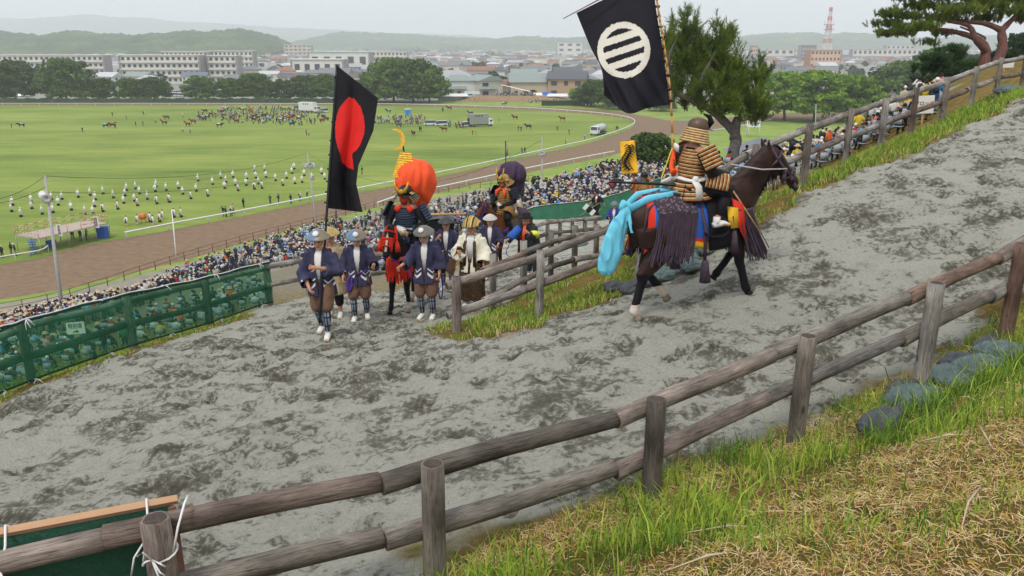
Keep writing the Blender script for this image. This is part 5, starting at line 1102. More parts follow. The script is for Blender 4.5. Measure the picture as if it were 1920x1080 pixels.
armour(yr, P, [(.5, 0, .01), (.5, 1, .008)], [LBRZ, mat('amber', 'a8682a', .6), BLACK]); rider_clothes(P, yr, mat('amber_sleeve', '9a5a2c', .7, .4, 20), BROWN); kabuto(yr, P, DARK, [LBRZ, LORANGE, BLACK], [(.5, 0, .01), (.5, 1, .01)])
def yellow_banner():
    B = at(1187, 380, 28.6); r = thing('banner', 'yellow banner with a black centipede on a red pole', 'banner', B); MB().tube([(0, 0, 0), at(1189, 320, 28.6) - B, at(1190, 262, 28.6) - B], .03, 8).obj('pole', mat('red_pole', 'a8502e', .6), r)
    N = 24; vs = []
    for i in range(N + 1):
        q = i / N
        for j in range(9): s = j / 8; u = 1162 + 4 * q + s * (27 + 4 * q); vs.append(at(u, 266 - 3 * s + q * 61, 28.5 + .05 * math.sin(q * 7 + s * 4)) - B)
    solid(MB().add(vs, [(i * 9 + j, i * 9 + j + 1, (i + 1) * 9 + j + 1, (i + 1) * 9 + j) for i in range(N) for j in range(8)]).obj('cloth', mat('banner_yellow', 'e2ac28', .8, .1), r), .01)
    mb = MB(); cp = []
    for i in range(25): q = i / 24; cp.append((1176 + 5.5 * math.sin(q * 6.3 + .5) + 2 * q, 272 + 48 * q))
    mb.tube([at(a, b, 28.4) - B for a, b in cp], [.03 + .018 * math.sin(i / 24 * 3.14) for i in range(25)], 5)
    for i in range(1, 24, 2):
        a, b = cp[i]
        for s in (-1, 1): mb.tube([at(a, b, 28.4) - B, at(a + s * 5, b - 3, 28.4) - B, at(a + s * 10, b + 1.5, 28.4) - B], [.022, .024, .01], 4)
    mb.obj('centipede_mark', BLACK, r)
yellow_banner()
# ================================================================ trees
def leafmat(name, stops, trans=.25):
    t = NT(name); oi = t.n('ShaderNodeObjectInfo'); co = t.coord(); n = t.noise(co, .55, 4, .7); a = t.math('ADD', t.math('MULTIPLY', n, .8), t.math('MULTIPLY', (oi, 'Random'), .2))
    r = t.ramp(a, stops); t.col(r); t.set(Roughness=.7, Specular_IOR_Level=.2)
    tr = t.n('ShaderNodeBsdfTranslucent'); t.l(r, 0, tr, 0); mx = t.n('ShaderNodeMixShader'); mx.inputs[0].default_value = trans
    t.l(t.b, 0, mx, 1); t.l(tr, 0, mx, 2); t.l(mx, 0, t.out, 0); return t.m
LEAF = leafmat('leaf_green', [(.35, '33481f'), (.55, '4f6a2c'), (.72, '6f873c')]); LEAFB = leafmat('leaf_bright', [(.35, '587a26'), (.52, '84a430'), (.7, 'b0c94c')], .4)
LEAFD = leafmat('leaf_dark', [(.35, '1f3220'), (.6, '33492a'), (.75, '46603a')]); NEEDLE = leafmat('pine_needle', [(.35, '3f5220'), (.52, '64782a'), (.7, '9aa23c')], .25); NEEDLEF = leafmat('pine_needle_far', [(.35, '2a4227'), (.6, '44602f'), (.75, '64763c')], .15)
BARK = mat('bark', '4f463f', .95, .4, 12, .8, stretch=(1, 1, .3)); BARKR = mat('red_bark', '684840', .95, .4, 9, .8, stretch=(1, 1, .4)); BARKG = mat('grey_bark', '5b5552', .95, .45, 14, 1, stretch=(1, 1, .3))
def leafcloud(C, N_, Rr, size, aspect=1.6, seed=0, droop=0.0, out=.6):
    """N leaf quads around each clump centre C (n,3) with radii Rr (n,3)"""
    g = np.random.default_rng(seed); n = len(C); k = N_; C = np.repeat(C, k, 0); Rr = np.repeat(Rr, k, 0); m = len(C)
    d = g.normal(size=(m, 3)); d /= np.linalg.norm(d, axis=1)[:, None]; rad = g.random(m) ** .45; P = C + d * Rr * rad[:, None]
    nrm = d * out + g.normal(size=(m, 3)) * (1 - out) + np.array([0, 0, .35]); nrm /= np.linalg.norm(nrm, axis=1)[:, None]
    a = np.cross(nrm, g.normal(size=(m, 3))); a /= np.linalg.norm(a, axis=1)[:, None]; b = np.cross(nrm, a); s = size * g.uniform(.6, 1.3, m)[:, None]
    V = np.stack([P - a * s * aspect * .5, P - b * s * .5, P + a * s * aspect * .5 - np.array([0, 0, droop]) * s, P + b * s * .5], 1).reshape(-1, 3); return V, np.arange(m * 4).reshape(-1, 4)
def broadleaf(seed, h=10, wd=12, trunk_h=.16, clumps=70, per=45, size=.5, flat_=.42, leaf=None):
    rg = random.Random(seed); mb = MB(); C = []; Rr = []; th = h * trunk_h
    base = V3((0, 0, -.5)); fork = V3((rg.uniform(-.3, .3), rg.uniform(-.3, .3), th)); mb.tube([base, lerp(base, fork, .5) + V3((.1, 0, 0)), fork], [h * .034, h * .026, h * .023], 8)
    nb = 7
    for i in range(nb):
        a = i * 6.283 / nb + rg.uniform(-.4, .4); rr = wd * .5 * rg.uniform(.55, .9); e = V3((rr * math.cos(a), rr * math.sin(a), h * rg.uniform(.5, .78))); m_ = lerp(fork, e, .5) + V3((0, 0, h * .07)); mb.tube([fork, m_, e], [h * .016, h * .010, h * .003], 6)
        for q in (.5, .8):
            p = lerp(m_, e, q); e2 = p + V3((rg.uniform(-.12, .12) * wd, rg.uniform(-.12, .12) * wd, h * rg.uniform(.08, .2))); mb.tube([p, e2], [h * .006, h * .002], 5)
    mb.tube([fork, V3((0, 0, h * .8))], [h * .018, h * .004], 6)
    for i in range(clumps):
        a = rg.uniform(0, 6.283); q = rg.random() ** .5; z = rg.random(); prof = math.sqrt(max(.04, 1 - (abs(z - .30) / .72) ** 2)); rr = wd * .5 * prof * q * rg.uniform(.8, 1.1)
        C.append((rr * math.cos(a), rr * math.sin(a), h * (trunk_h * .95 + (1 - trunk_h) * z * .93))); s = wd * rg.uniform(.055, .105); Rr.append((s * 1.25, s * 1.25, s * flat_ * 1.6))
    V, Q = leafcloud(np.array(C), per, np.array(Rr), size, 1.5, seed); return mb.mesh('trunk', [BARK]), bigmesh('crown', V, Q, [leaf or LEAF])
TREEM = {}
def tree(kind, loc, sc_, label, rz=0, group=None, name='broadleaf_tree', sz=None):
    tm, cm = TREEM[kind]; r = thing(name, label, 'tree', loc, rz, group); link('trunk', tm, r); link('crown', cm, r); r.scale = (sc_, sc_, sc_ * (sz or 1)); return r
for i in range(3): TREEM['b%d' % i] = broadleaf(10 + i, 10, 13.5 + i, clumps=135 + 15 * i, per=52)
TREEM['y0'] = broadleaf(21, 10, 15, clumps=150, leaf=LEAFB, flat_=.26, size=.42, per=60, trunk_h=.22); TREEM['y1'] = broadleaf(22, 10, 14, clumps=150, leaf=LEAFB, flat_=.26, size=.42, per=60, trunk_h=.22)
TREEM['d0'] = broadleaf(31, 10, 11, clumps=70, leaf=LEAFD); TREEM['c0'] = broadleaf(41, 12, 6, .1, 60, 40, .4, .8, LEAFD)
def tree_at(kind, u, vbase, vtop, label, dz=0, D=None, hh=None, group=None, name='broadleaf_tree', rz=None):
    p = flat(u, vbase) if D is None else None
    if D is not None: q = at(u, vbase, D); p = V3((q[0], q[1], max(0, 0 if dz is None else dz)))
    h = (vbase - vtop) / F * depth(p); return tree(kind, p, h / 10, label, rz if rz is not None else (u * 1.7) % 6.28, group, name)
TG = 'park trees behind the far hedge of the race ground'
row = [(-40, 190, 108, 'b1'), (30, 190, 112, 'b0'), (125, 190, 112, 'b2'), (195, 189, 146, 'b0'), (245, 189, 147, 'b1'), (290, 189, 145, 'b2'), (375, 189, 141, 'b0'), (430, 189, 147, 'b1'), (480, 189, 138, 'b2'), (530, 189, 148, 'b0'), (572, 189, 142, 'b1'), (610, 189, 140, 'b2')]
names_ = ['partly out of frame at the far left edge', 'leftmost large dark crown', 'second large crown from the left', 'small tree right of the two large ones', 'small tree before the white apartment block', 'small tree with a thin crown by the parked cars', 'tree in front of the grey roofed houses', 'tree between the parked white cars', 'widest tree of the middle row', 'tree left of the white field truck', 'tree behind the white field truck', 'last tree before the black flag']
for (u, vb, vt, k), nm in zip(row, names_): tree_at(k, u, vb, vt, 'green tree behind the far hedge, ' + nm, group=TG)
for i, (u, vt, k, nm) in enumerate([(705, 132, 'b0', 'left shoulder'), (738, 110, 'b2', 'tallest dome'), (775, 112, 'b1', 'right half'), (805, 128, 'b0', 'low right edge'), (680, 150, 'b1', 'low left edge')]):
    tree_at(k, u, 191 + i * .4, vt, 'dark green tree forming the %s of the big clump behind the race ground' % nm, group=TG)
for i, (u, vb, vt, k, nm) in enumerate([(1085, 196, 164, 'y0', 'small bright tree beside the pink house'), (1110, 200, 150, 'b1', 'dark tree left of the striped banner foot'), (1160, 205, 140, 'b0', 'dark tree mostly behind the striped banner'), (1240, 208, 168, 'b2', 'low tree right of the striped banner'), (1000, 186, 168, 'd0', 'tiny garden tree by the white tent')]): tree_at(k, u, vb, vt, nm, group=TG)
for i, (u, vb, vt, k, nm) in enumerate([(1470, 226, 134, 'y0', 'bright green tree right of the pine'), (1525, 228, 131, 'y1', 'tallest bright green spreading tree beyond the crowd'), (1590, 228, 140, 'y0', 'bright green tree beside the first fence posts'), (1640, 224, 152, 'b1', 'darker green tree right of the bright ones'), (1690, 215, 118, 'b2', 'dark green tree below the red pine'), (1745, 205, 92, 'b0', 'tall green tree behind the low pines'), (1800, 195, 100, 'd0', 'dark tree left of the red pine trunk'), (1650, 205, 130, 'd0', 'dark tree behind the sign')]):
    tree_at(k, u, vb, vt, nm, group='trees around the end of the race ground')
for i, (u, D, z, h, nm) in enumerate([(1880, 130, 18, 14, 'dark wooded tree on the hill behind the red pine'), (1925, 120, 20, 14, 'dark tree at the right edge behind the red pine'), (1835, 150, 12, 13, 'dark tree on the hillside between the pine branches'), (1970, 115, 20, 17, 'dark tree just outside the right edge')]):
    q = at(u, 60, D); tree('d0', (q[0], q[1], z - 6), h / 10, nm, i, 'trees around the end of the race ground')
q = at(1218, 300, 100); zb_ = H(q[0], q[1]) - .5; zt_ = at(1218, 244, 100)[2]; tree('b0', (q[0], q[1], zb_), (zt_ - zb_) / 10, 'leafy tree behind the yellow banner', 1, 'trees around the end of the race ground')
# ---- pines close by
def spray(mb_v, mb_f, p, d, L, n, g, w_=.012, spread=.9):
    """tuft of needles at p around direction d"""
    d = np.array(d) / (np.linalg.norm(d) + 1e-9); v = g.normal(size=(n, 3)); v /= np.linalg.norm(v, axis=1)[:, None]; v = d + v * spread; v /= np.linalg.norm(v, axis=1)[:, None]
    a = np.cross(v, g.normal(size=(n, 3))); a /= np.linalg.norm(a, axis=1)[:, None]; l = L * g.uniform(.7, 1.1, n)[:, None]; P0 = np.array(p) + d * g.uniform(-.5, .5, n)[:, None] * L
    mb_v.append(np.stack([P0 - a * w_, P0 + a * w_, P0 + v * l], 1).reshape(-1, 3))
def pine(name, label, base, limbs, trunks, mat_b, tufts, L, per, leaf, seed=1, w_=.012, spread=.9):
    r = thing(name, label, 'tree', base); B = V3(base); mb = MB()
    for pts, r0, r1 in trunks:
        P_ = smoothline([V3(p) - B for p in pts], 5); k = len(P_) - 1; mb.tube(P_, [(r0 + (r1 - r0) * (i / k) ** .8) * (1 + .06 * math.sin(i * 1.7)) for i in range(k + 1)], 10)
    g = np.random.default_rng(seed); vs = []; rg = random.Random(seed)
    for c, rad, n in limbs:                                  # foliage masses: centre, radii, number of twigs
        c = V3(c) - B
        subs = []
        for i in range(max(2, n // (9 if tufts >= 1 or tufts == .8 else 3))):
            d = V3((rg.gauss(0, 1), rg.gauss(0, 1), rg.gauss(0, 1))).normalized(); q = rg.random() ** .45; subs.append(c + V3((d[0] * rad[0] * q, d[1] * rad[1] * q, d[2] * rad[2] * q)))
        for i in range(int(n * .85)):
            d = V3((rg.gauss(0, .5), rg.gauss(0, .5), rg.gauss(0, .5 if tufts < 1 else .8))); p = rg.choice(subs) + d * .23 * min(1.6, max(rad[2] / .5, .7)) * (V3((1, 1, .45)).length * .6)
            p.z += (c.z - p.z) * (.4 if tufts < 1 else 0); tw = (V3((d[0] * .8, d[1] * .8, .9 * tufts + d[2] * .3))).normalized()
            if i % 7 == 0: mb.tube([c + (p - c) * .35, p], [.025, .008], 4)
            for k in range(3): spray(vs, None, p + tw * (k - 1) * L * .7, tw, L, per, g, w_, spread)
    V = np.concatenate(vs); link('trunk', mb.mesh('trunk', [mat_b]), r); link('crown', bigmesh('crown', V, np.arange(len(V)).reshape(-1, 3), [leaf]), r); return r
D0 = 44; A = lambda u, v, dd=0: at(u, v, D0 + dd)
pb = hit(1378, 318); D0 = depth(pb)
trk = [([(pb[0], pb[1], pb[2] - 1), A(1375, 290), A(1380, 255), A(1358, 228), A(1330, 205), A(1290, 185), A(1262, 165), A(1255, 110), A(1270, 70)], .42, .05), ([A(1378, 262), A(1380, 232), A(1385, 222)], .33, .22), ([A(1345, 215), A(1385, 195, 1), A(1420, 175, 1)], .16, .05),
       ([A(1300, 190), A(1320, 140, -1), A(1345, 90, -1), A(1352, 60, -1)], .16, .04), ([A(1262, 165), A(1225, 140), A(1200, 120)], .14, .04), ([A(1330, 205), A(1400, 150, 1), A(1430, 125, 1)], .12, .03)]
k_ = D0 / 1500
def mass(u, v, du, dv, n, dd=0, dr=None): return (A(u, v, dd), (du * k_, (dr or (du + dv) / 2) * k_, dv * k_), n)
limbs = [mass(1288, 45, 14, 24, 60), mass(1300, 75, 36, 26, 160), mass(1345, 85, 26, 32, 140, -1), mass(1376, 70, 16, 24, 60, 1), mass(1280, 115, 34, 28, 180), mass(1325, 130, 45, 30, 260), mass(1365, 130, 34, 26, 150, 1), mass(1395, 150, 36, 26, 170), mass(1425, 130, 16, 22, 60, 1), mass(1345, 170, 55, 26, 260, -1), mass(1290, 165, 38, 26, 160), mass(1405, 190, 34, 24, 160), mass(1370, 200, 34, 18, 120, -1), mass(1255, 100, 22, 34, 110, 1), mass(1300, 195, 30, 14, 60), mass(1420, 215, 20, 14, 50, 1), mass(1255, 60, 12, 20, 40, 1)]
pine('pine_tree', 'leaning pine with a forked grey trunk behind the armoured rider', pb, limbs, trk, BARKG, 1.0, .30, 13, NEEDLE, 3, .016, .8)
rb = V3(at(1848, 135, 50)); rb = V3((rb[0], rb[1], H(rb[0], rb[1]))); D0 = depth(rb); k_ = D0 / 1500
trk = [([V3((rb[0], rb[1], rb[2] - 1)), A(1846, 112), A(1848, 92), A(1835, 75), A(1800, 62), A(1755, 55), A(1715, 58)], .42, .05), ([A(1850, 98), A(1830, 75, -1), A(1818, 50, -1), A(1790, 42, -1), A(1750, 36)], .24, .06),
       ([A(1868, 120), A(1880, 90), A(1878, 60), A(1885, 50), A(1905, 30), A(1925, 15)], .36, .1), ([A(1880, 58), A(1850, 45), A(1810, 40), A(1760, 28)], .22, .06), ([A(1835, 80), A(1846, 70), A(1800, 50)], .1, .05)]
limbs = [mass(u, v, du, dv, n, dd, 40) for u, v, du, dv, n, dd in [(1680, 62, 42, 6, 150, 0), (1660, 45, 32, 5, 110, 1), (1720, 50, 50, 7, 200, -1), (1700, 30, 50, 6, 190, 1), (1668, 24, 30, 5, 90, 0), (1760, 35, 50, 8, 210, 0), (1740, 12, 60, 8, 240, 1), (1800, 20, 55, 8, 230, -1), (1850, 10, 60, 9, 240, 0), (1900, 22, 50, 9, 180, 0), (1880, 0, 60, 9, 200, 1), (1800, -6, 70, 9, 240, 0), (1715, -4, 40, 6, 130, 0), (1930, 35, 40, 10, 120, 1), (1765, 62, 24, 4, 60, 1), (1735, 80, 20, 4, 40, 1), (1840, 35, 34, 6, 110, 1), (1930, 0, 50, 14, 160, 0)]]
pine('red_pine_tree', 'spreading red-trunked pine with flat layered needles at the upper right', rb, limbs, trk, BARKR, .9, .19, 15, NEEDLE, 5, .015, .9)
for u, v, D, wdt, n_, nm in ((1790, 118, 62, 60, 620, 'low dark pine left of the red pine trunk'), (1900, 112, 66, 60, 520, 'low dark pine right of the red pine trunk'), (1755, 135, 58, 45, 400, 'low pine at the left end of the pine group')):
    D0 = D; k_ = D / 1500; lb = A(u, v + 40); lb = V3((lb[0], lb[1], H(lb[0], lb[1])))
    pine('pine_tree', nm, lb, [mass(u, v - 22, wdt * .6, 7, n_ // 4), mass(u - 15, v - 8, wdt * .8, 7, n_ // 3), mass(u + 15, v + 4, wdt, 8, n_ // 3), mass(u, v + 18, wdt, 8, n_ // 3)], [([lb, A(u, v)], .2, .06)], BARKR, .8, .3, 11, NEEDLEF, int(u), .02, .8)
# ================================================================ race ground furniture, fences, poles
RAILW = mat('rail_white', 'dcdedd', .5, .05, 3); GALV = mat('galvanised', '9aa0a4', .5, .15, 8, metal=.4); CONC = mat('concrete_pole', 'a3a19c', .85, .12, 6)
def running_rail(label, pix, step=7, h=1.1, z=0, rad=.07, sm=4, name='running_rail', pts=None, pm=None, prad=.045):
    P_ = pts or smoothline(fl(pix), sm); B = V3(P_[0]); r = thing(name, label, 'rail', B); up = V3((0, 0, h)); MB().tube([p - B + up for p in P_], rad, 6).obj('rail', pm or RAILW, r)
    acc = 0; nxt = .2; k = 0
    for i in range(len(P_) - 1):
        a, b = P_[i], P_[i + 1]; L = (b - a).length
        while nxt < acc + L and k < 95:
            p = lerp(a, b, (nxt - acc) / L) - B; MB().tube([p, p + V3((0, 0, h * .75)), p + up], [prad, prad, prad * .8], 5).obj('post', pm or RAILW, r); nxt += step; k += 1
        acc += L
    return r
running_rail('white inner running rail curving from the stage around the bend of the turf field', [(236, 449), (330, 430), (450, 407), (640, 369), (760, 345), (850, 326), (950, 304), (1050, 281), (1110, 267), (1155, 252), (1178, 243), (1190, 234), (1184, 227), (1160, 221), (1100, 214), (1000, 207), (900, 203), (800, 200), (700, 198.5)], 7, rad=.13, prad=.08)
running_rail('white running rail along the far side of the turf field', [(700, 198.5), (400, 198), (0, 198), (-120, 198)], 9, rad=.12, prad=.08)
running_rail('white outer running rail between the dirt track and the grass verge', [(708, 391), (760, 374), (830, 359), (950, 332), (1060, 309), (1152, 291)], 7, rad=.13, prad=.08)
running_rail('short white rail beside the track at the left edge', [(-60, 512), (0, 497), (75, 484), (92, 474)], 6, rad=.08)
running_rail('white rail along the straight track behind the pine', [(1320, 252), (1380, 243), (1450, 228)], 7, rad=.09)
BFEN = mat('brown_rail', '6f5138', .85, .3, 6)
def post_fence(label, pix, step, h, group=None, m=BFEN, z=None, rails=(.95, .5), pr=.06, rr_=.035, pts=None):
    P_ = pts or smoothline(fl(pix), 3); B = V3(P_[0]); r = thing('post_fence', label, 'fence', B, 0, group)
    for q in rails: MB().tube([p - B + V3((0, 0, h * q)) for p in P_], rr_, 5).obj('rail', m, r)
    acc = 0; nxt = .01; k = 0
    for i in range(len(P_) - 1):
        a, b = P_[i], P_[i + 1]; L = (b - a).length
        while nxt < acc + L and k < 95:
            p = lerp(a, b, (nxt - acc) / L) - B; MB().tube([p, p + V3((0, 0, h))], pr, 6).obj('post', m, r); nxt += step; k += 1
        acc += L
    return r
post_fence('brown post fence between the standing crowd and the dirt track', [(-60, 600), (0, 588), (130, 560), (350, 487), (500, 444), (640, 407), (800, 366), (950, 346), (1000, 338)], 2.6, 1.2)
post_fence('grey post fence behind the far bend of the track', [(820, 193), (950, 194), (1080, 197), (1200, 204), (1400, 208)], 4, 1.4, m=GREYC)
# far hedge
HEDGE = leafmat('hedge', [(.3, '26361f'), (.55, '35482a'), (.8, '5a6a35')], .1)
hp = fl([(-120, 195), (160, 194.5), (420, 194.5), (640, 194.5), (700, 195)]); mb = MB()
for i in range(len(hp) - 1):
    a, b = hp[i], hp[i + 1]; n = 60
    for j in range(n):
        p, q = lerp(a, b, j / n), lerp(a, b, (j + 1) / n + .002); h = 2.6 + .25 * math.sin(i * 9 + j * .9) + .15 * math.sin(j * 2.3); mb.add([p, q, q + V3((0, .3, h)), p + V3((0, .3, h)), q + V3((0, 2, h)), p + V3((0, 2, h))], [(0, 1, 2, 3), (3, 2, 4, 5)])
o = mb.obj('hedge', HEDGE, None, False); tag(o, 'long clipped dark hedge behind the far running rail', 'hedge')
# ---- stage with red and white rails
def stage():
    a, b = flat(78, 478), flat(206, 447); B = (a + b) / 2; r = thing('viewing_stage', 'low metal viewing stage with red and white railings beside the track', 'stage', B); x = (b - a).normalized(); y = V3((-x[1], x[0], 0)); L = (b - a).length; Wd = 5.0; hgt = 2.3
    pt = lambda i, j, k: x * (i - L / 2) + y * j + V3((0, 0, k))
    PAINT = stripes('red_white_rail', ['c25a4c', 'ddd2c4'], 1.6, 0, .6, bump=0)
    solid(MB().add([pt(0, 0, hgt), pt(L, 0, hgt), pt(L, Wd, hgt), pt(0, Wd, hgt)], [(0, 1, 2, 3)]).obj('deck', mat('deck_plank', 'ab9c8e', .8, .15, 2), r, False), .15)
    for i in [L * q / 5 for q in range(6)]:
        for j in (0, Wd): MB().tube([pt(i, j, 0), pt(i, j, hgt)], .06, 6).obj('leg', GALV, r)
    for i in [L * q / 5 for q in range(6)]:
        for j in (0, Wd): MB().tube([pt(i, j, hgt), pt(i, j, hgt + 1.25)], .05, 6).obj('railing_post', stripes('red_white_post', ['c25a4c', 'ddd2c4'], 3, 2, .6, bump=0), r)
    for k in (.6, 1.2):
        for p, q in (((0, 0), (0, Wd)), ((0, Wd), (L, Wd)), ((L, Wd), (L, 0)), ((L * .6, 0), (L, 0))): MB().tube([pt(*p, hgt + k), pt(*q, hgt + k)], .05, 6).obj('railing', PAINT, r)
    for k in range(6): MB().box(pt(-.3 + .0 * k, 1.2, .35 + k * .35), (.9, .5, .05)).obj('step', BLUE, r, False)
    MB().tube([pt(-1.2, .7, 0), pt(.2, .7, hgt)], .05, 6).obj('stair_rail', BLUE, r)
    for i, t_ in ((L * .28, '来賓席'), (L * .82, '報道席')):
        c = pt(i, -.15, hgt + .6); s = MB().box(c, (.75, .05, 1.7)).obj('sign', WHITE, r, False)
        text(t_, V3(c) + V3((0, -.04, 0)), .5, BLACK, s, vertical=True)
    return r
def text(body_, loc, size, m, parent, rot=(math.pi / 2, 0, 0), vertical=False, name='lettering', ext=.004):
    cu = bpy.data.curves.new(name, 'FONT'); cu.body = '\n'.join(body_) if vertical else body_; cu.size = size; cu.align_x = 'CENTER'; cu.align_y = 'CENTER'; cu.extrude = ext; cu.space_line = .95; cu.resolution_u = 2
    o = bpy.data.objects.new('tmp', cu); COL.objects.link(o); dg = bpy.context.evaluated_depsgraph_get(); me = bpy.data.meshes.new_from_object(o.evaluated_get(dg)); bpy.data.objects.remove(o)
    me.materials.clear(); me.materials.append(m); q = link(name, me, parent, loc); q.rotation_euler = rot; return q
stage()
def box_thing(name, label, cat, u, v, d, s, m, dz=0, ground=True, lid=None):
    p = hit(u, v) if d is None else at(u, v, d); o = thing(name, label, cat, p); mb = MB().tube([(0, 0, 0), (0, 0, s[2])], [(s[0] * .62, s[1] * .62), (s[0] * .72, s[1] * .72)], 4); mb.xf(Matrix.Rotation(.785, 4, 'Z')); mb.obj('body', m, o, False)
    q = MB().tube([(0, 0, s[2]), (0, 0, s[2] * 1.06)], [(s[0] * .76, s[1] * .76)] * 2, 4); q.xf(Matrix.Rotation(.785, 4, 'Z')); q.obj('lid', lid or m, o, False); return o
box_thing('crate', 'blue plastic crate under the left end of the viewing stage', 'crate', 97, 463, None, (1.0, .8, .9), BLUE); box_thing('crate', 'blue folded tarpaulin bundle under the right end of the stage', 'crate', 195, 446, None, (1.4, 1, 1.6), BLUE)
# ---- speaker poles
def pole(label, pb_, pt_, rad, horns, arms=(), name='speaker_pole', m=None):
    r = thing(name, label, 'pole', pb_); B = V3(pb_); t_ = V3(pt_) - B; MB().tube([V3((0, 0, -1)), t_], [rad, rad * .6], 10).obj('shaft', m or CONC, r)
    for q, ang, s in horns:
        c = t_ * q; d = V3((math.cos(ang), math.sin(ang), -.25)).normalized(); mb = MB(); prof = [(.05, 0), (.07, .12), (.16, .28), (.30, .38), (.31, .40), (.14, .30), (.05, .2)]; mb.lathe([(a * s, b * s) for a, b in prof], 16); M = d.to_track_quat('Z', 'Y').to_matrix().to_4x4(); M.translation = c + d * .12; mb.xf(M); mb.obj('horn_speaker', mat('speaker_white', 'd5d5d2', .5, .05), r)
        MB().tube([c, c + d * .3], .03, 5).obj('bracket', GALV, r)
    for q, w_ in arms: MB().tube([t_ * q + V3((-w_, 0, -.05)), t_ * q + V3((w_, 0, .05))], .035, 5).obj('cross_arm', GALV, r)
    return r
pa = hit(118, 596); z1 = depth(pa); pole('tall grey speaker pole with two white horn speakers among the left crowd', pa, at(84, 330, z1 + .5), .17, [(.86, -1.2, 1.3), (.87, 2.6, 1.3)], [(.99, .3), (.82, 1.5)])
pc = flat(596, 436); pole('grey speaker pole beside the black flag with several white horns', pc, at(576, 286, depth(pc) + .5), .16, [(.86, -1.0, 1.6), (.86, -2.4, 1.6), (.84, 1.0, 1.6), (.70, -.6, 1.2)], [(.97, .5), (.85, 1.8)])
pd_ = hit(1018, 372); pole('slender grey speaker pole above the middle crowd with white horns', pd_, at(1016, 256, depth(pd_)), .10, [(.74, -.6, .9), (.74, -2.5, .9), (.75, -1.6, .9)], [(.93, .25)])
pe = flat(1529, 248); pole('light grey lamp pole between the bright green trees', pe, at(1530, 195, depth(pe)), .2, [], [(.97, .5)])
pf = hit(634, 470); sb_ = pole('dark post with a black loudspeaker box left of the horse', pf, at(630, 392, depth(pf)), .12, [], m=DARK); 
pg = hit(330, 486); pole('thin white post standing by the dirt track', flat(330, 481), at(322, 393, depth(flat(330, 481))), .09, [], name='white_post', m=RAILW)
def wire(label, a, b, sag=.6, rad=.018, n=14):
    a, b = V3(a), V3(b); P_ = [lerp(a, b, i / n) - V3((0, 0, sag * 4 * (i / n) * (1 - i / n))) - a for i in range(n + 1)]; o = MB().tube(P_, rad, 4).obj('wire', BLACK, None); o.location = a; return tag(o, label, 'wire')
ptA, ptB = at(84, 330, z1 + .5), at(576, 286, depth(pc) + .5)
wire('upper wire from the left speaker pole to the pole beside the flag', ptA, ptB, 1.5); wire('wire leaving the left speaker pole toward the left edge', ptA, at(-60, 378, z1 - 8), .6)
wire('lower wire from the left speaker pole across the turf', at(88, 360, z1 + .5), at(582, 312, depth(pc) + .5), 1.4); wire('wire from the flag pole side speaker pole to the middle speaker pole', ptB, at(1016, 262, depth(pd_)), 5)
wire('low wire leaving the left speaker pole to the left edge', at(86, 350, z1), at(-60, 386, z1 - 8), .4)
# ---- green netting on the left fence
def netmat2():
    t = NT('green_net'); co = t.coord(); n = t.noise(co, .8, 3); t.col(t.ramp(n, [(.3, '17603f'), (.7, '23805a')])); t.set(Roughness=.7)
    tr = t.n('ShaderNodeBsdfTransparent'); tr.inputs[0].default_value = lin('c8f0da'); mx = t.n('ShaderNodeMixShader'); mx.inputs[0].default_value = .50; t.l(t.b, 0, mx, 1); t.l(tr, 0, mx, 2); t.l(mx, 0, t.out, 0); return t.m
GNET = netmat2(); GHEM = mat('net_hem', '123c2c', .8, .1, 5); GNETS = mat('green_sheet', '3f7a5e', .8, .18, 2.5, .4)
NA, NB_ = V3(gp(-8.6, 10.0)), V3(gp(-6.05, 19.0)); NP = [NA + (NB_ - NA) * (i / 4) for i in range(-1, 5)]; NP = [gp(p[0], p[1]) for p in NP]
fence('log fence behind the green netting along the left edge of the lane', NP, [1.12] * 6, [.14, .62], .075, .068, [WOODD, WOODG], 21, behind=(-.06, 0), joint=.1)
def netting(label, pts, h, off, group=None, m=GNET, z0=.10, tie=True, waves=.03, per=7, sign=None):
    B = V3(pts[0]); r = thing('netting', label, 'netting', B, 0, group); k = len(pts) - 1; N = k * 10; vs = []; M_ = 8; tops = []; bots = []
    for i in range(N + 1):
        q = i / 10; j = min(int(q), k - 1); p = lerp(V3(pts[j]), V3(pts[j + 1]), q - j); p = V3((p[0] + off[0], p[1] + off[1], H(p[0] + off[0], p[1] + off[1])))
        for s in range(M_ + 1): z = z0 + (h - z0) * s / M_; w_ = waves * math.sin(i * .9 + s) * (s / M_) * (1 - s / M_) * 4; vs.append(p + V3((w_ * .9, w_ * .3, z - .02 * math.sin(q * 6.28 / 1) ** 2 * (s == M_))) - B)
        tops.append(vs[-1]); bots.append(vs[-1 - M_])
    mb = MB().add(vs, [(i * (M_ + 1) + s, (i + 1) * (M_ + 1) + s, (i + 1) * (M_ + 1) + s + 1, i * (M_ + 1) + s + 1) for i in range(N) for s in range(M_)]); mb.obj('mesh', m, r)
    MB().tube(tops, .012, 5).obj('top_rope', ROPEW, r); MB().tube([t_ - V3((0, 0, .03)) for t_ in tops], .022, 5).obj('top_hem', GHEM, r); MB().tube(bots, .02, 5).obj('bottom_hem', GHEM, r)
    if tie:
        rg = random.Random(5); 
        for i in range(3, N, per):
            for P_ in (tops, bots):
                c = P_[i] + V3((.03, -.02, 0)); mb = MB()
                for s in range(4): e = c + V3((rg.uniform(-.13, .13), rg.uniform(-.10, .02), rg.uniform(-.16, .03))); mb.tube([c, lerp(c, e, .5) + V3((0, -.02, .03)), e], .007, 4)
                mb.obj('tie', ROPEW, r)
    return r
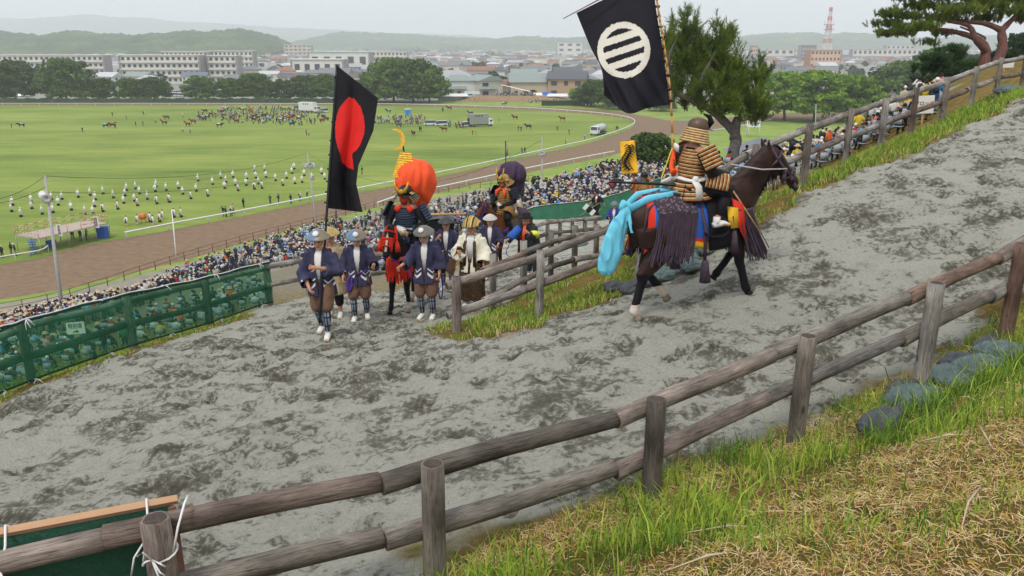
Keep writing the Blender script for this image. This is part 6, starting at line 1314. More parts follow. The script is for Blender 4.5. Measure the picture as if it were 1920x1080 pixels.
NS = [NP[0], NP[1], V3(gp(*(V3(NP[1]) + (V3(NP[2]) - V3(NP[1])) * .62)[:2]))]; NS2 = [NS[2] + V3((.01, .05, 0)), NP[2], NP[3], NP[4], NP[5]]
n1_ = netting('near left panel of translucent green netting tied to the log fence', NS, 1.14, (.10, -.04)); n2_ = netting('long panel of translucent green netting tied to the log fence, right of the seam', NS2, 1.14, (.10, -.04))
MB().tube([V3(NS[2]) - V3(NS2[0]) + V3((.13, -.05, z)) for z in (.1, .6, 1.12)], .012, 5).obj('seam_rope', ROPEW, n2_)
fd = [V3(gp(-6.05, 19.0)), V3(gp(-5.2, 19.6)), V3(gp(-4.1, 19.9)), V3(gp(-2.6, 20.6))]; fence('log fence continuing from the end of the green netting behind the flag bearer', fd, [1.2, 1.25, 1.2, 1.2], [.14, .62], .085, .07, [WOODG], 25, behind=(0, -.1), joint=.15)
# sign behind the net
B = at(142, 615, 27); s_ = thing('sign_board', 'white board with dark lettering seen through the green netting', 'sign', B); s_.rotation_euler = (-.15, -.14, -.2); MB().box((0, 0, 0), (.72, .03, .40)).obj('board', WHITE, s_, False); text('特別席', (0, -.02, .06), .19, mat('ink_dark', '2a3a38', .8), s_); MB().tube([(0, .03, -1.4), (0, .03, .2)], .02, 6).obj('stake', TAN, s_)
mb = MB().tube([(-.10, -.022, -.13), (.05, -.022, -.10), (.10, -.022, -.13)], [.02, .045, .01], 6); mb.obj('arrow', mat('ink_green', '2f5a4c', .8), s_)
# far net wall along the lower lane
fw = [V3(gp(*at(u, v, d)[:2])) for u, v, d in ((960, 421, 46), (1040, 415, 47), (1110, 410, 48), (1180, 404, 49), (1260, 396, 50))]; netting('pale green sheet wall along the far side of the lower lane', fw, 1.5, (0, 0), m=GNETS, z0=.02, tie=False, waves=.08)
# near left netting panel with a timber batten on top
a, b = V3(NFP[0]), V3(NFP[2]); dirn = (b - a); dirn.z = 0; dirn.normalize(); nrm_ = V3((-dirn[1], dirn[0], 0))
def nb(t_, h, off=.24): p = a + dirn * t_ + nrm_ * off; return V3((p[0], p[1], NFP[2][2] + h - .10 + (t_ - 3.3) * -.005))
r = thing('net_panel', 'dark green net panel framed in pale timber at the bottom left corner', 'netting', nb(0, 0)); B = nb(0, 0); L_ = 3.38
MB().add([nb(0, .1) - B, nb(L_, .1) - B, nb(L_, 1.17) - B, nb(0, 1.17) - B], [(0, 1, 2, 3)]).obj('mesh', mat('deep_green_net', '2e5a46', .8, .25, 40, .6), r)
PALE = mat('pale_timber', 'c39b78', .75, .15, 9, .2, stretch=(.2, .2, 1))
MB().tube([nb(0, 1.19) - B, nb(L_ + .04, 1.19) - B], [(.02, .032)] * 2, 4).obj('batten', PALE, r, False); MB().tube([nb(L_, -.1) - B, nb(L_, 1.15) - B], [(.03, .02)] * 2, 4).obj('upright', mat('pale_upright', '8d6a55', .75, .2, 9), r, False)
for i, t_ in enumerate((2.2, 2.52, 3.25)):
    mb = MB(); c = nb(t_, 1.23) - B; e = nb(t_ - .05, .92, .02) - B; mb.tube([c + V3((.0, .05, -.05)), c, c - nrm_ * .08 + V3((0, 0, -.08)), e], .007, 5)
    for s in (-1, 1): mb.tube([lerp(c, e, .5) - nrm_ * .1, lerp(c, e, .7) - nrm_ * .1 + dirn * s * .05, e + dirn * s * .07 - V3((0, 0, .05))], .006, 5)
    mb.obj('tie', ROPEW, r)
r = thing('cord', 'white cord tied in a bow around the burnt-topped post at bottom left', 'cord', NFP[2]); pz = CAMZ - 2.6 - NFP[2][2]; mb = MB(); mb.tube([V3((.085 * math.cos(t_), .085 * math.sin(t_), pz - .22 + .02 * math.sin(t_))) for t_ in [i * .5 for i in range(14)]], .007, 5)
mb.tube([(.085, -.04, pz - .20), (.12, -.02, pz - .05), (.12, .10, pz + .03), (.1, .2, pz + .02)], .007, 5)
mb.obj('loop', ROPEW, r); mb = MB()
for dx, dz_ in ((-.09, .04), (-.07, -.02), (.05, -.09), (.03, -.12), (.06, -.03)): mb.tube([(-.02, -.09, pz - .22), (dx * .6, -.12, pz - .22 + dz_ + .03), (dx, -.11, pz - .22 + dz_)], .006, 5)
mb.obj('bow', ROPEW, r)
# ---- sandbags
BAGG = mat('bag_green', '5c6b69', .7, .3, 6, 1.0, stretch=(1, 3, 1)); BAGD = mat('bag_dark', '4a4c50', .7, .3, 5, .7, stretch=(1, 3, 1))
def sandbag(label, c, s, rz, m, rx=0):
    mb = MB(); mb.tube([(-.5 * s[0], 0, 0), (-.42 * s[0], 0, 0), (-.2 * s[0], 0, .01), (.15 * s[0], 0, .0), (.38 * s[0], 0, .0), (.45 * s[0], 0, .01), (.52 * s[0], 0, .03)], [(.34 * s[1], .14 * s[2]), (.5 * s[1], .32 * s[2]), (.56 * s[1], .42 * s[2]), (.54 * s[1], .38 * s[2]), (.32 * s[1], .24 * s[2]), (.12 * s[1], .12 * s[2]), (.22 * s[1], .2 * s[2])], 16, 0, (0, 1, 0))
    me = remesh(mb, 'sandbag', [m], .014, 3); wrinkle(wrinkle(me, .024, 8, (.35, 1.6, 1.6), c[0] * 7), .008, 20, (.25, 1.5, 1.5), c[1])
    o = link('sandbag', me, None, c, rz); o.rotation_euler = (rx, random.Random(c[0]).uniform(-.25, .1), rz); return tag(o, label, 'sandbag', 'sandbags along the fences')
def bag(u, v, label, s, rz, m, up=.06): p = hit(u, v); return sandbag(label, (p[0], p[1], p[2] + up), s, rz, m)
SBN = [(1655, 800, 'dark grey sandbag at the left end of the row by the near fence', (.62, .26, .2), .75, BAGD), (1715, 762, 'blue-green sandbag leaning against the second post from the right', (.5, .42, .3), .3, BAGG), (1695, 742, 'black sandbag behind the blue-green one at the near fence', (.45, .25, .22), .6, BAGD), (1790, 715, 'blue-green sandbag half buried in grass right of the post', (.6, .4, .22), .5, BAGG), (1800, 688, 'dark grey sandbag between the two right posts', (.6, .28, .24), .7, BAGD), (1840, 700, 'lower blue-green sandbag near the right edge', (.55, .42, .28), .3, BAGG), (1885, 672, 'upper blue-green sandbag near the right edge', (.6, .42, .28), .4, BAGG), (1850, 655, 'slim dark sandbag by the rightmost post', (.6, .2, .18), .75, BAGD)]
for a_ in SBN: bag(*a_)
SBH = [(1200, 540, 'black sandbag lying left of the horse hind legs', (.7, .28, .24), .55, BAGD), (1160, 545, 'dark sandbag at the left end behind the horse', (.5, .26, .22), .2, BAGD), (1240, 520, 'blue-green sandbag under the horse belly, lower left', (.6, .45, .3), .5, BAGG), (1285, 490, 'blue-green sandbag under the horse belly, middle', (.6, .45, .34), .6, BAGG), (1320, 470, 'blue-green sandbag under the saddle flap', (.6, .42, .34), .6, BAGG), (1265, 478, 'upper sandbag of the heap under the horse', (.5, .4, .3), .6, BAGG), (1300, 505, 'grey-green sandbag at the foot of the heap', (.5, .3, .24), .5, BAGG)]
for a_ in SBH: bag(*a_)
for a_ in [(1085, 462, 'greenish sandbag by the small distant fence', (.8, .5, .35), .4, BAGG), (1060, 466, 'grey sandbag by the small distant fence', (.8, .4, .3), .2, BAGD)]: bag(*a_)
bag(1900, 175, 'pale blue sheet bundle by the fence at the upper right', (1.6, .6, .4), .6, BAGG)
# ---- sign with kana on the right, blank sign near the pines
p = at(1732, 196, 33); s_ = thing('sign_board', 'white board with black kana lettering beyond the right fence', 'sign', p); MB().box((0, 0, 0), (.78, .04, .72)).obj('board', WHITE, s_, False); s_.rotation_euler = (0, -.05, -.2); text('ブロック', (.02, -.03, .04), .19, BLACK, s_); MB().tube([(0, .04, -1.6), (0, .04, .2)], .03, 6).obj('stake', TAN, s_)
p = at(1890, 120, 40); s_ = thing('sign_board', 'blank white board on a stake at the upper right', 'sign', p); MB().box((0, 0, 0), (.6, .04, .35)).obj('board', WHITE, s_, False); MB().tube([(-.2, .04, -1.6), (-.1, .04, .1)], .03, 6).obj('stake', TAN, s_)
p = at(1018, 347, depth(pd_) - .2); s_ = thing('sign_board', 'small white notice board on the middle speaker pole', 'sign', p); MB().box((0, 0, 0), (.75, .04, .65)).obj('board', WHITE, s_, False)
for i in range(2): MB().box((0, -.03, .12 - .2 * i), (.5 - .2 * i, .01, .09)).obj('text_block', GREYC, s_, False)
# ================================================================ town, hills, vehicles
WALLO = objmat('town_wall', .85, .88); WIN = mat('window_dark', '3c444b', .3, .2, .5); RW = mat('plaster_white', 'd3d0c8', .8, .06, .3)
def roofmat():
    t = NT('town_roof'); oi = t.n('ShaderNodeObjectInfo'); c = t.coord(); w = t.n('ShaderNodeTexWave'); w.inputs['Scale'].default_value = 1.6; w.inputs['Distortion'].default_value = .5; w.bands_direction = 'Z'; t.l(c, 0, w, 0)
    t.col(t.mix(1.0, (oi, 'Color'), t.ramp(w, [(.2, .72), (.6, 1.0)]), 'MULTIPLY')); return t.set(Roughness=.6)
ROOF = roofmat()
def house_meshes(w_, d_, h, kind, seed):
    rg = random.Random(seed); wall = MB().box((0, 0, h / 2), (w_, d_, h)); roof = MB(); o = .7; rh = w_ * .17 if kind else d_ * .28; X, Y = w_ / 2 + o, d_ / 2 + o
    if kind == 0: roof.add([(-X, -Y, h - .1), (X, -Y, h - .1), (X, Y, h - .1), (-X, Y, h - .1), (-X, 0, h + rh), (X, 0, h + rh)], [(0, 1, 5, 4), (2, 3, 4, 5), (0, 4, 3), (1, 2, 5), (3, 2, 1, 0)])
    elif kind == 1: roof.add([(-X, -Y, h), (X, -Y, h), (X, Y, h), (-X, Y, h), (-X * .35, 0, h + rh), (X * .35, 0, h + rh)], [(0, 1, 5, 4), (2, 3, 4, 5), (3, 0, 4), (1, 2, 5), (3, 2, 1, 0)])
    elif kind == 2: roof.add([(-X, -Y, h), (X, -Y, h), (X, Y, h), (-X, Y, h), (0, -Y, h + rh * 1.2), (0, Y, h + rh * 1.2)], [(0, 4, 5, 3), (4, 1, 2, 5), (0, 1, 4), (2, 3, 5), (3, 2, 1, 0)])
    else: roof.box((0, 0, h + .25), (w_ + .5, d_ + .5, .5))
    win = []
    for fl_ in range(max(1, int(h / 2.8))):
        n = max(2, int(w_ / 3.2))
        for i in range(n):
            if rg.random() < .2: continue
            x = -w_ / 2 + (i + .5) * w_ / n; win.append(MB().box((x, -d_ / 2 - .03, 1.5 + fl_ * 2.8), (rg.choice([1.2, 1.8, 2.2]), .12, 1.3)))
        for s in (-1, 1): win.append(MB().box((s * (w_ / 2 + .03), rg.uniform(-.2, .2) * d_, 1.5 + fl_ * 2.8), (.12, 1.4, 1.2)))
    if kind in (1, 2) and w_ < 14: roof2 = MB().add([(-X, -Y - 1.1, h * .52), (X * .4, -Y - 1.1, h * .52), (X * .4, -Y + .7, h * .52 + .9), (-X, -Y + .7, h * .52 + .9)], [(0, 1, 2, 3)])
    else: roof2 = None
    return wall.mesh('wall', [WALLO], False), roof.mesh('roof', [ROOF], False), [x.mesh('window', [WIN], False) for x in win], (roof2.mesh('porch_roof', [ROOF], False) if roof2 else None)
HV = [house_meshes(w_, d_, h, k, i) for i, (w_, d_, h, k) in enumerate([(11, 8, 5.6, 0), (12, 9, 5.8, 1), (9, 9, 5.8, 1), (9, 11, 5.6, 2), (14, 9, 3.2, 1), (16, 9, 6, 0), (20, 10, 5, 0), (18, 12, 7, 3)])]
WC = {'cream': 'cfc6b2', 'white': 'd8d6d0', 'beige': 'bfae94', 'grey': 'a9a7a3', 'tan': 'b3957a'}; RC = {'grey': '77787b', 'slate blue': '66717f', 'dark grey': '55575c', 'brown': '6d5750', 'rust red': '93614f', 'pale grey': 'a5a6a6', 'teal': '8a9690', 'white': 'c4c5c6'}
def house(p, vi, wc, rc, rz, label, sc_=1.0, wins=True, group='houses of the town beyond the race ground'):
    r = thing('house', label, 'house', p, rz, group); r.scale = (sc_,) * 3; wm, rm, ws, r2 = HV[vi]; a = link('wall', wm, r); a.color = lin(WC[wc]); b = link('roof', rm, r); b.color = lin(RC[rc])
    if r2: q = link('porch_roof', r2, r); q.color = lin(RC[rc])
    if wins:
        for x in ws: link('window', x, a)
    return r
HT = [None] * 0
rg = random.Random(42); placed = []
def free(p, dmin):
    for q in placed:
        if abs(q[0] - p[0]) < dmin and abs(q[1] - p[1]) < dmin * .8: return False
    placed.append(p); return True
# first row of houses facing the bend
front = [(860, 181, 1, 'white', 'teal', 'white two-storey house with dark balconies and greenish hipped roof', 1.15, .1), (908, 181, 3, 'cream', 'teal', 'cream gabled house with pale green roof left of the white canopy', 1.2, .5), (958, 179, 5, 'beige', 'rust red', 'small gabled house with rust roof behind the white canopy', .8, .3), (1012, 181, 6, 'beige', 'teal', 'wide beige apartment house with hipped green-grey roof', 1.25, .05), (1064, 182, 0, 'tan', 'dark grey', 'pinkish house with steep dark grey roof', 1.35, -.2), (1095, 180, 1, 'grey', 'grey', 'grey house right of the pinkish one', 1.1, .2),
         (778, 170, 5, 'white', 'white', 'white flat house above the big tree clump', 1.0, .1), (905, 165, 2, 'white', 'dark grey', 'white house with balcony behind the first row', 1.0, .3), (850, 162, 4, 'white', 'pale grey', 'low white hall with pale roof behind the first row', 1.5, .1)]
WCm = {'tan': 'c9a48f'}
for u, v, vi, wc, rc, lb, s_, rz in front:
    p = flat(u, v); placed.append(p); house(p, vi, wc, rc, rz, lb, s_ * 1.35)
def zone(u):
    return 'at the left' if u < 300 else 'left of the black flag' if u < 620 else 'behind the tree clump' if u < 840 else 'above first house row' if u < 1110 else 'behind the pine' if u < 1420 else 'below the lattice tower' if u < 1640 else 'at the right'
cnt = 0; tries = 0; lbl = set()
far_items = []
while tries < 14000 and cnt < 285:
    tries += 1; u = rg.uniform(-30, 1760); v = 100 + 76 * rg.random() ** 1.25
    if u < 470 and v < 150: continue
    if u < 640 and v > 168: continue
    if 830 < u < 1110 and v > 158: continue
    if v > 170 and u > 1100: continue
    if 1440 < u < 1760 and v > 160: continue
    if 640 < u < 780 and v < 108: continue
    p = flat(u, v)
    if not free(p, 15 + 0 * p[1]): continue
    vi = rg.choice([0, 0, 1, 1, 2, 3, 4, 5, 5, 6]); wc = rg.choice(['cream', 'white', 'white', 'beige', 'grey', 'cream']); rc = rg.choice(['grey', 'grey', 'grey', 'slate blue', 'dark grey', 'dark grey', 'brown', 'rust red', 'pale grey', 'teal']) if rg.random() < .9 else 'white'
    kindn = ['gabled house', 'hipped house', 'square hipped house', 'front-gabled house', 'low bungalow', 'wide gabled house', 'long gabled building', 'flat block'][vi]
    dist = 'nearest rows' if v > 150 else 'middle rows' if v > 120 else 'far rows'
    house(p, vi, wc, rc, rg.choice([0, .2, .35, -.3, 1.57, 1.8, .1]) + rg.uniform(-.08, .08), '%s %s, %s roof, %s, %s' % (wc, kindn, rc, zone(u), dist), rg.uniform(1.0, 1.4), wins=v > 138); cnt += 1
# far roofs that read as one mass
PAL = [(mat('far_wall_%s' % k, c, .85, .05, .2)) for k, c in WC.items()] + [mat('far_roof_%s' % k.replace(' ', '_'), c, .7, .05, .2) for k, c in RC.items()]; mb = MB()
for i in range(5200):
    u = rg.uniform(-100, 2000); v = 88.5 + 34 * rg.random() ** 1.7; p = flat(u, v); w_, d_, h = rg.uniform(9, 20), rg.uniform(8, 12), rg.choice([3.5, 6, 6, 6.5, 9]); a = rg.uniform(-.4, .4); Rm = Matrix.Rotation(a, 3, 'Z')
    if v < 93: w_ *= 1.8
    if any(abs(q[0] - p[0]) < 14 and abs(q[1] - p[1]) < 12 for q in placed): continue
    wm = rg.randrange(5); rm = 5 + rg.choice([0, 0, 1, 2, 2, 3, 4, 5, 6, 7]); c = lambda x, y, z: V3(p) + Rm @ V3((x, y, z)); X, Y = w_ / 2, d_ / 2
    mb.add([c(-X, -Y, 0), c(X, -Y, 0), c(X, Y, 0), c(-X, Y, 0), c(-X, -Y, h), c(X, -Y, h), c(X, Y, h), c(-X, Y, h)], [(0, 1, 5, 4), (1, 2, 6, 5), (2, 3, 7, 6), (3, 0, 4, 7)], wm); X += .5; Y += .5
    mb.add([c(-X, -Y, h), c(X, -Y, h), c(X, Y, h), c(-X, Y, h), c(-X * .5, 0, h + 2.2), c(X * .5, 0, h + 2.2)], [(0, 1, 5, 4), (2, 3, 4, 5), (3, 0, 4), (1, 2, 5)], rm)
stuff(mb.obj('distant_houses', PAL, None, False), 'mass of small grey and brown roofs in the far town', 'houses')
# town greenery as one mass
g = np.random.default_rng(3); C = []; Rr = []
for i in range(520):
    u = g.uniform(-60, 1900); v = 90 + 70 * g.random() ** 1.6; p = flat(u, v)
    if any(abs(q[0] - p[0]) < 9 and abs(q[1] - p[1]) < 8 for q in placed): continue
    s = g.uniform(2, 4.5) * (1 + (v < 105) * 1.0); C.append((p[0], p[1], s * .9)); Rr.append((s * 1.3, s * 1.1, s))
for (u0, u1, v, s) in ((140, 225, 100, 13), (560, 640, 96, 15), (735, 880, 100, 17), (640, 720, 98, 12), (330, 470, 100, 9), (880, 930, 104, 8), (1180, 1260, 97, 12), (455, 500, 118, 9), (1610, 1740, 98, 9)):
    for k in range(int((u1 - u0) / 5)): u = g.uniform(u0, u1); p = flat(u, v + g.uniform(-1, 2)); q = s * g.uniform(.5, 1.1); C.append((p[0], p[1], q * .8)); Rr.append((q * 1.2, q, q * .9))
V, Q = leafcloud(np.array(C), 60, np.array(Rr), 3.0, 1.3, 9); stuff(link('town_trees', bigmesh('town_trees', V, Q, [LEAFD])), 'scattered trees and bushes between the roofs of the town', 'trees')
# ---- apartment blocks, school, offices
BLKW = mat('block_white', 'd2cec4', .8, .08, .15); BLKG = mat('block_grey', '8f8d8a', .85, .1, .2)
def block(name, label, u0, u1, D, vtop, floors, depth_=12, wallm=None, endm=None, zb=0, cat='building', bay=None, roofm=None, cantil=True):
    a, b = at(u0, 90, D), at(u1, 90, D); a.z = b.z = 0; top = at((u0 + u1) / 2, vtop, D)[2]; L = (b - a).length; r = thing(name, label, cat, (a + b) / 2, math.atan2(b[1] - a[1], b[0] - a[0])); fh = top / floors
    MB().box((0, depth_ / 2, top / 2), (L, depth_, top)).obj('wall', wallm or BLKW, r, False); MB().box((0, depth_ / 2, top + .3), (L + 1, depth_ + 2, .6)).obj('roof', roofm or BLKW, r, False)
    for k in range(1, floors):
        if cantil: MB().box((0, -.7, k * fh), (L, 1.4, .25)).obj('balcony_slab', BLKW, r, False); MB().box((0, -1.35, k * fh + .55), (L, .1, .9)).obj('balcony_parapet', BLKW, r, False)
    n = max(3, int(L / (bay or 4.2))); cnt_ = 0
    wb = MB(); cell = min(100, n * floors)
    for f_ in range(floors):
        for i in range(n):
            m_ = MB().box((-L / 2 + (i + .5) * L / n, -.05, f_ * fh + fh * .56), (L / n * .5, .2, fh * .42))
            if cnt_ < 95: m_.obj('window', WIN, r, False)
            else: wb.add(m_.v, m_.f)
            cnt_ += 1
    if wb.v: q = wb.obj('window_rows', WIN, r, False); q['kind'] = 'stuff'
    for s in (-1, 1): MB().box((s * (L / 2 + .6), depth_ / 2 - .5, top / 2), (1.2, depth_ + 1, top - .2)).obj('end_wall', endm or BLKG, r, False)
    return r
block('apartment_block', 'long white four-storey apartment block at the far left above the dark trees', -70, 190, 640, 104, 4, endm=BLKG); block('apartment_block', 'middle white four-storey apartment block with grey end wall', 222, 370, 600, 104, 4); block('apartment_block', 'shorter white four-storey apartment block right of the middle one', 388, 440, 610, 105, 4)
block('apartment_block', 'pale apartment block behind, above the middle white block', 300, 388, 820, 97, 4); block('apartment_block', 'second pale apartment block behind, near the poplars', 392, 472, 830, 96, 4)
block('school', 'long white school building left of centre beyond the tree clump', 625, 762, 1050, 97, 3, bay=5); block('hospital', 'beige stepped building at the foot of the left hill', 533, 583, 1700, 84, 4, wallm=mat('beige_block', 'c3b69e', .8), bay=9)
block('factory', 'large white factory building beside the striped banner', 1045, 1092, 1900, 80, 3, bay=20, cantil=False); block('warehouse', 'long warehouse with a turquoise roof left of the black flag', 578, 690, 900, 98, 1, 30, roofm=mat('turquoise_roof', '8fc4bd', .6), bay=12, cantil=False)
block('warehouse', 'low white warehouse with pale roof left of the black flag', 545, 640, 700, 112, 1, 24, roofm=RW, bay=8, cantil=False); ORB = mat('terracotta_wall', 'cfa88e', .8, .1, .3)
block('office', 'terracotta office building below the red and white tower', 1522, 1578, 1000, 94, 3, 20, wallm=ORB, endm=mat('brown_wall', 'a67c66', .8), roofm=ORB, cantil=False); block('office', 'grey office building left of the tower', 1502, 1530, 1400, 84, 4, wallm=BLKG, cantil=False); block('apartment_block', 'pale apartment row at the right between tower and red pine', 1600, 1730, 1300, 92, 2, bay=8); block('office', 'pinkish white offices far right beneath the pine branches', 1662, 1715, 1700, 85, 3, bay=10); block('office', 'brick red narrow building left of the tower', 1410, 1420, 1500, 84, 4, wallm=ORB, cantil=False); block('apartment_block', 'white low factory row behind the pine branches', 1425, 1490, 1350, 92, 2, bay=10)
# ---- lattice tower
def tower():
    D = 1020; B = at(1549, 100, D); B.z = 0; top = at(1549, 15, D)[2]; r = thing('lattice_tower', 'tall red and white lattice relay tower above the town', 'tower', B); TR_ = mat('tower_red', 'cb6a62', .6, .05, .1); TW = mat('tower_white', 'd6d4d2', .6, .05, .1); n = 11; pr = lambda z: 6.0 * (1 - z / top) ** 1.3 + 1.2
    zs = [14 + (top - 14) * i / n for i in range(n + 1)]
    for i in range(n):
        a, b = zs[i], zs[i + 1]; m = [TR_, TW, TW, TR_, TW, TW, TR_, TW, TR_, TW, TR_][i]; mb = MB(); ca = [(-1, -1), (1, -1), (1, 1), (-1, 1)]
        for k in range(4):
            x, y = ca[k]; x2, y2 = ca[(k + 1) % 4]; mb.tube([(x * pr(a), y * pr(a), a), (x * pr(b), y * pr(b), b)], .32, 4); mb.tube([(x * pr(a), y * pr(a), a), (x2 * pr(b), y2 * pr(b), b)], .22, 4); mb.tube([(x2 * pr(a), y2 * pr(a), a), (x * pr(b), y * pr(b), b)], .22, 4); mb.tube([(x * pr(b), y * pr(b), b), (x2 * pr(b), y2 * pr(b), b)], .22, 4)
        mb.obj('lattice_section', m, r, False)
    for z in (top * .72, top * .64): MB().lathe([(6.5, 0), (6.5, .6), (2, .6)], 12, (0, 0, z)).obj('platform', TR_, r, False)
    for k in range(8):
        a = k * .785; MB().tube([(6.3 * math.cos(a), 6.3 * math.sin(a), top * .70), (6.3 * math.cos(a), 6.3 * math.sin(a), top * .79)], .35, 4).obj('antenna', TW, r, False)
tower()
# ---- poles of the town
for i in range(46):
    u = rg.uniform(20, 1750); v = rg.uniform(112, 160); p = flat(u, v); r = thing('utility_pole', 'grey utility pole among the houses ' + zone(u), 'pole', p, 0, 'utility poles of the town'); MB().tube([(0, 0, 0), (0, 0, 12)], [.22, .15], 5).obj('shaft', CONC, r); MB().tube([(-1, 0, 11), (1, 0, 11)], .1, 4).obj('cross_arm', CONC, r)
# ---- hills
def forestmat(name, a, b, c, s=.02):
    t = NT(name); co = t.coord(); n1 = t.noise(co, s, 6, .65); n2 = t.noise(co, s * 5, 4, .7); q = t.math('ADD', t.math('MULTIPLY', n1, .6), t.math('MULTIPLY', n2, .4)); t.col(t.ramp(q, [(.38, a), (.52, b), (.66, c)])); t.bump(n2, 1, 9); return t.set(Roughness=1, Specular_IOR_Level=0)
def ridge(name, prof, D, dpt, m, rough, bump):
    us = np.arange(prof[0][0], prof[-1][0] + 1, 3 if D < 5000 else 8); vs_ = np.interp(us, [a for a, b in prof], [b for a, b in prof]); nr = 26; V = []
    for j in range(nr + 1):
        q = j / nr; s = math.sin(q * math.pi * .5) ** .8 if q <= 1 else 1
        for k, u in enumerate(us):
            Dj = D - dpt * (1 - q); hgt = (85 - vs_[k]) / F * D + CAMZ; n_ = float(mnoise.fractal(V3((u * rough, q * 3, D * .001)), 1.0, 2.0, 5)) * bump * .5; n2 = float(mnoise.noise(V3((u * rough * 7, q * 22, 3)))) * bump * .45; x = (u - 960) / F * D * (Dj / D) ** .3; V.append((x, Dj, max(-2, hgt * s + (n_ * q + n2) * min(1, q * 4) - (1 - q) * 3)))
    nu = len(us); i = (np.arange(nr)[:, None] * nu + np.arange(nu - 1)[None]).reshape(-1, 1); Q = np.concatenate([i, i + 1, i + nu + 1, i + nu], 1); k = len(V)
    V += [(x, y + dpt * .6, -2) for x, y, z in V[nr * nu:nr * nu + nu]]; j = (nr * nu + np.arange(nu - 1))[:, None]; j2 = (k + np.arange(nu - 1))[:, None]; Q = np.concatenate([Q, np.concatenate([j, j + 1, j2 + 1, j2], 1)]); struct(link(name, bigmesh(name, V, Q, [m], smooth=True)))
FM = forestmat('hill_forest', '2b4026', '435a34', '6f7f48', .012)
ridge('hills', [(-150, 66), (0, 65), (60, 62), (100, 66), (125, 73), (150, 68), (182, 61), (215, 62), (250, 67), (310, 70), (335, 63), (380, 62), (430, 60), (480, 60), (515, 63), (540, 70), (560, 80), (575, 92)], 2300, 500, FM, .02, 14)
ridge('hills', [(540, 90), (600, 76), (660, 62), (700, 63), (780, 65), (830, 70), (880, 72), (930, 74), (980, 69), (1010, 70), (1060, 72), (1150, 69), (1250, 70), (1340, 72), (1400, 66), (1440, 64), (1480, 63), (1510, 71), (1545, 66), (1570, 65), (1620, 70), (1700, 72), (1780, 70), (1900, 66), (2050, 66)], 4800, 1100, forestmat('hill_forest_far', '2c4626', '3f5c30', '7c8a4a', .006), .012, 20)
ridge('mountains', [(-150, 36), (0, 32), (50, 41), (120, 40), (190, 34), (215, 33), (250, 38), (320, 40), (345, 44), (420, 48), (480, 50), (540, 55), (600, 56), (660, 60), (720, 64), (800, 66), (900, 72), (1000, 78), (1100, 86)], 8800, 1500, forestmat('mountain_forest', '2c4426', '3b5530', '55683c', .003), .01, 30)
# ---- vehicles
TYRE = mat('tyre', '1c1c1e', .8, .2, 5); GLASS = mat('car_glass', '2a3238', .15, .1, 1, spec=.6); CARM = objmat('car_paint', .35, .95)
def wheel_mesh(r=.32, w_=.2): return MB().lathe([(r * .5, -w_ / 2), (r, -w_ / 2), (r, w_ / 2), (r * .5, w_ / 2)], 14).xf(Matrix.Rotation(math.pi / 2, 4, 'Y')).mesh('wheel', [TYRE])
WM = wheel_mesh(); RIMM = MB().lathe([(.001, -.11), (.17, -.11), (.17, .11), (.001, .11)], 12).xf(Matrix.Rotation(math.pi / 2, 4, 'Y')).mesh('rim', [STEEL])
def car_meshes(L, W_, Hh, van=False):
    hb = .62 if not van else .8; b = MB(); xs = [(-L / 2, .35, hb * .8), (-L / 2 + .15, .25, hb), (L / 2 - .5, .25, hb), (L / 2, .3, hb * .8)]
    prof = [(-L / 2, .32), (-L / 2, hb + .05), (-L * .3 if not van else -L / 2 + .05, hb + .2), (L * .28, hb + .12), (L / 2 - .05, hb - .05), (L / 2, .32)]; n = len(prof)
    b.add([(s * W_ / 2, y, z) for s in (-1, 1) for y, z in prof], [(i, (i + 1) % n, n + (i + 1) % n, n + i) for i in range(n)] + [tuple(range(n))[::-1], tuple(range(n, 2 * n))])
    c = MB(); y0, y1, y2, y3 = (-L * .42, -L * .3, L * .12, L * .27) if not van else (-L / 2 + .05, -L / 2 + .15, L * .28, L * .42); zz = hb + .1
    c.add([(s * W_ * k, y, z) for s in (-1, 1) for y, z, k in ((y0, zz, .48), (y1, Hh - .04, .42), (y2, Hh - .04, .42), (y3, zz, .48))], [(0, 1, 5, 4), (2, 3, 7, 6), (0, 3, 2, 1), (4, 5, 6, 7)]); rf = MB().add([(s * W_ * .425, y, z) for s in (-1, 1) for y in (y1 - .05, y2 + .05) for z in (Hh - .04, Hh)], [(0, 1, 3, 2), (4, 6, 7, 5), (0, 4, 5, 1), (2, 3, 7, 6), (1, 5, 7, 3), (0, 2, 6, 4)])
    return b.mesh('body', [CARM], False), c.mesh('window_band', [GLASS], False), rf.mesh('roof', [CARM], False), L, W_
CV = [car_meshes(4.2, 1.7, 1.5), car_meshes(3.4, 1.5, 1.75, True), car_meshes(4.7, 1.8, 2.0, True)]
def car(p, k, colr, rz, label, group='cars parked beyond the hedge', sc_=1.0, name='parked_car', cat='car'):
    b, c, rf, L, W_ = CV[k]; r = thing(name, label, cat, p, rz, group); r.scale = (sc_,) * 3
    for nm, me in (('body', b), ('window_band', c), ('roof', rf)): q = link(nm, me, r); q.color = lin(colr)
    for sx in (-1, 1):
        for sy in (-1, 1): w_ = link('wheel', WM, r, (sx * W_ * .46, sy * L * .31, .32)); link('rim', RIMM, w_)
    return r
cc = {'white': 'd5d6d8', 'silver': '9da2a6', 'black': '202226', 'dark blue': '27344c', 'red': '8d2a26'}
k = 0
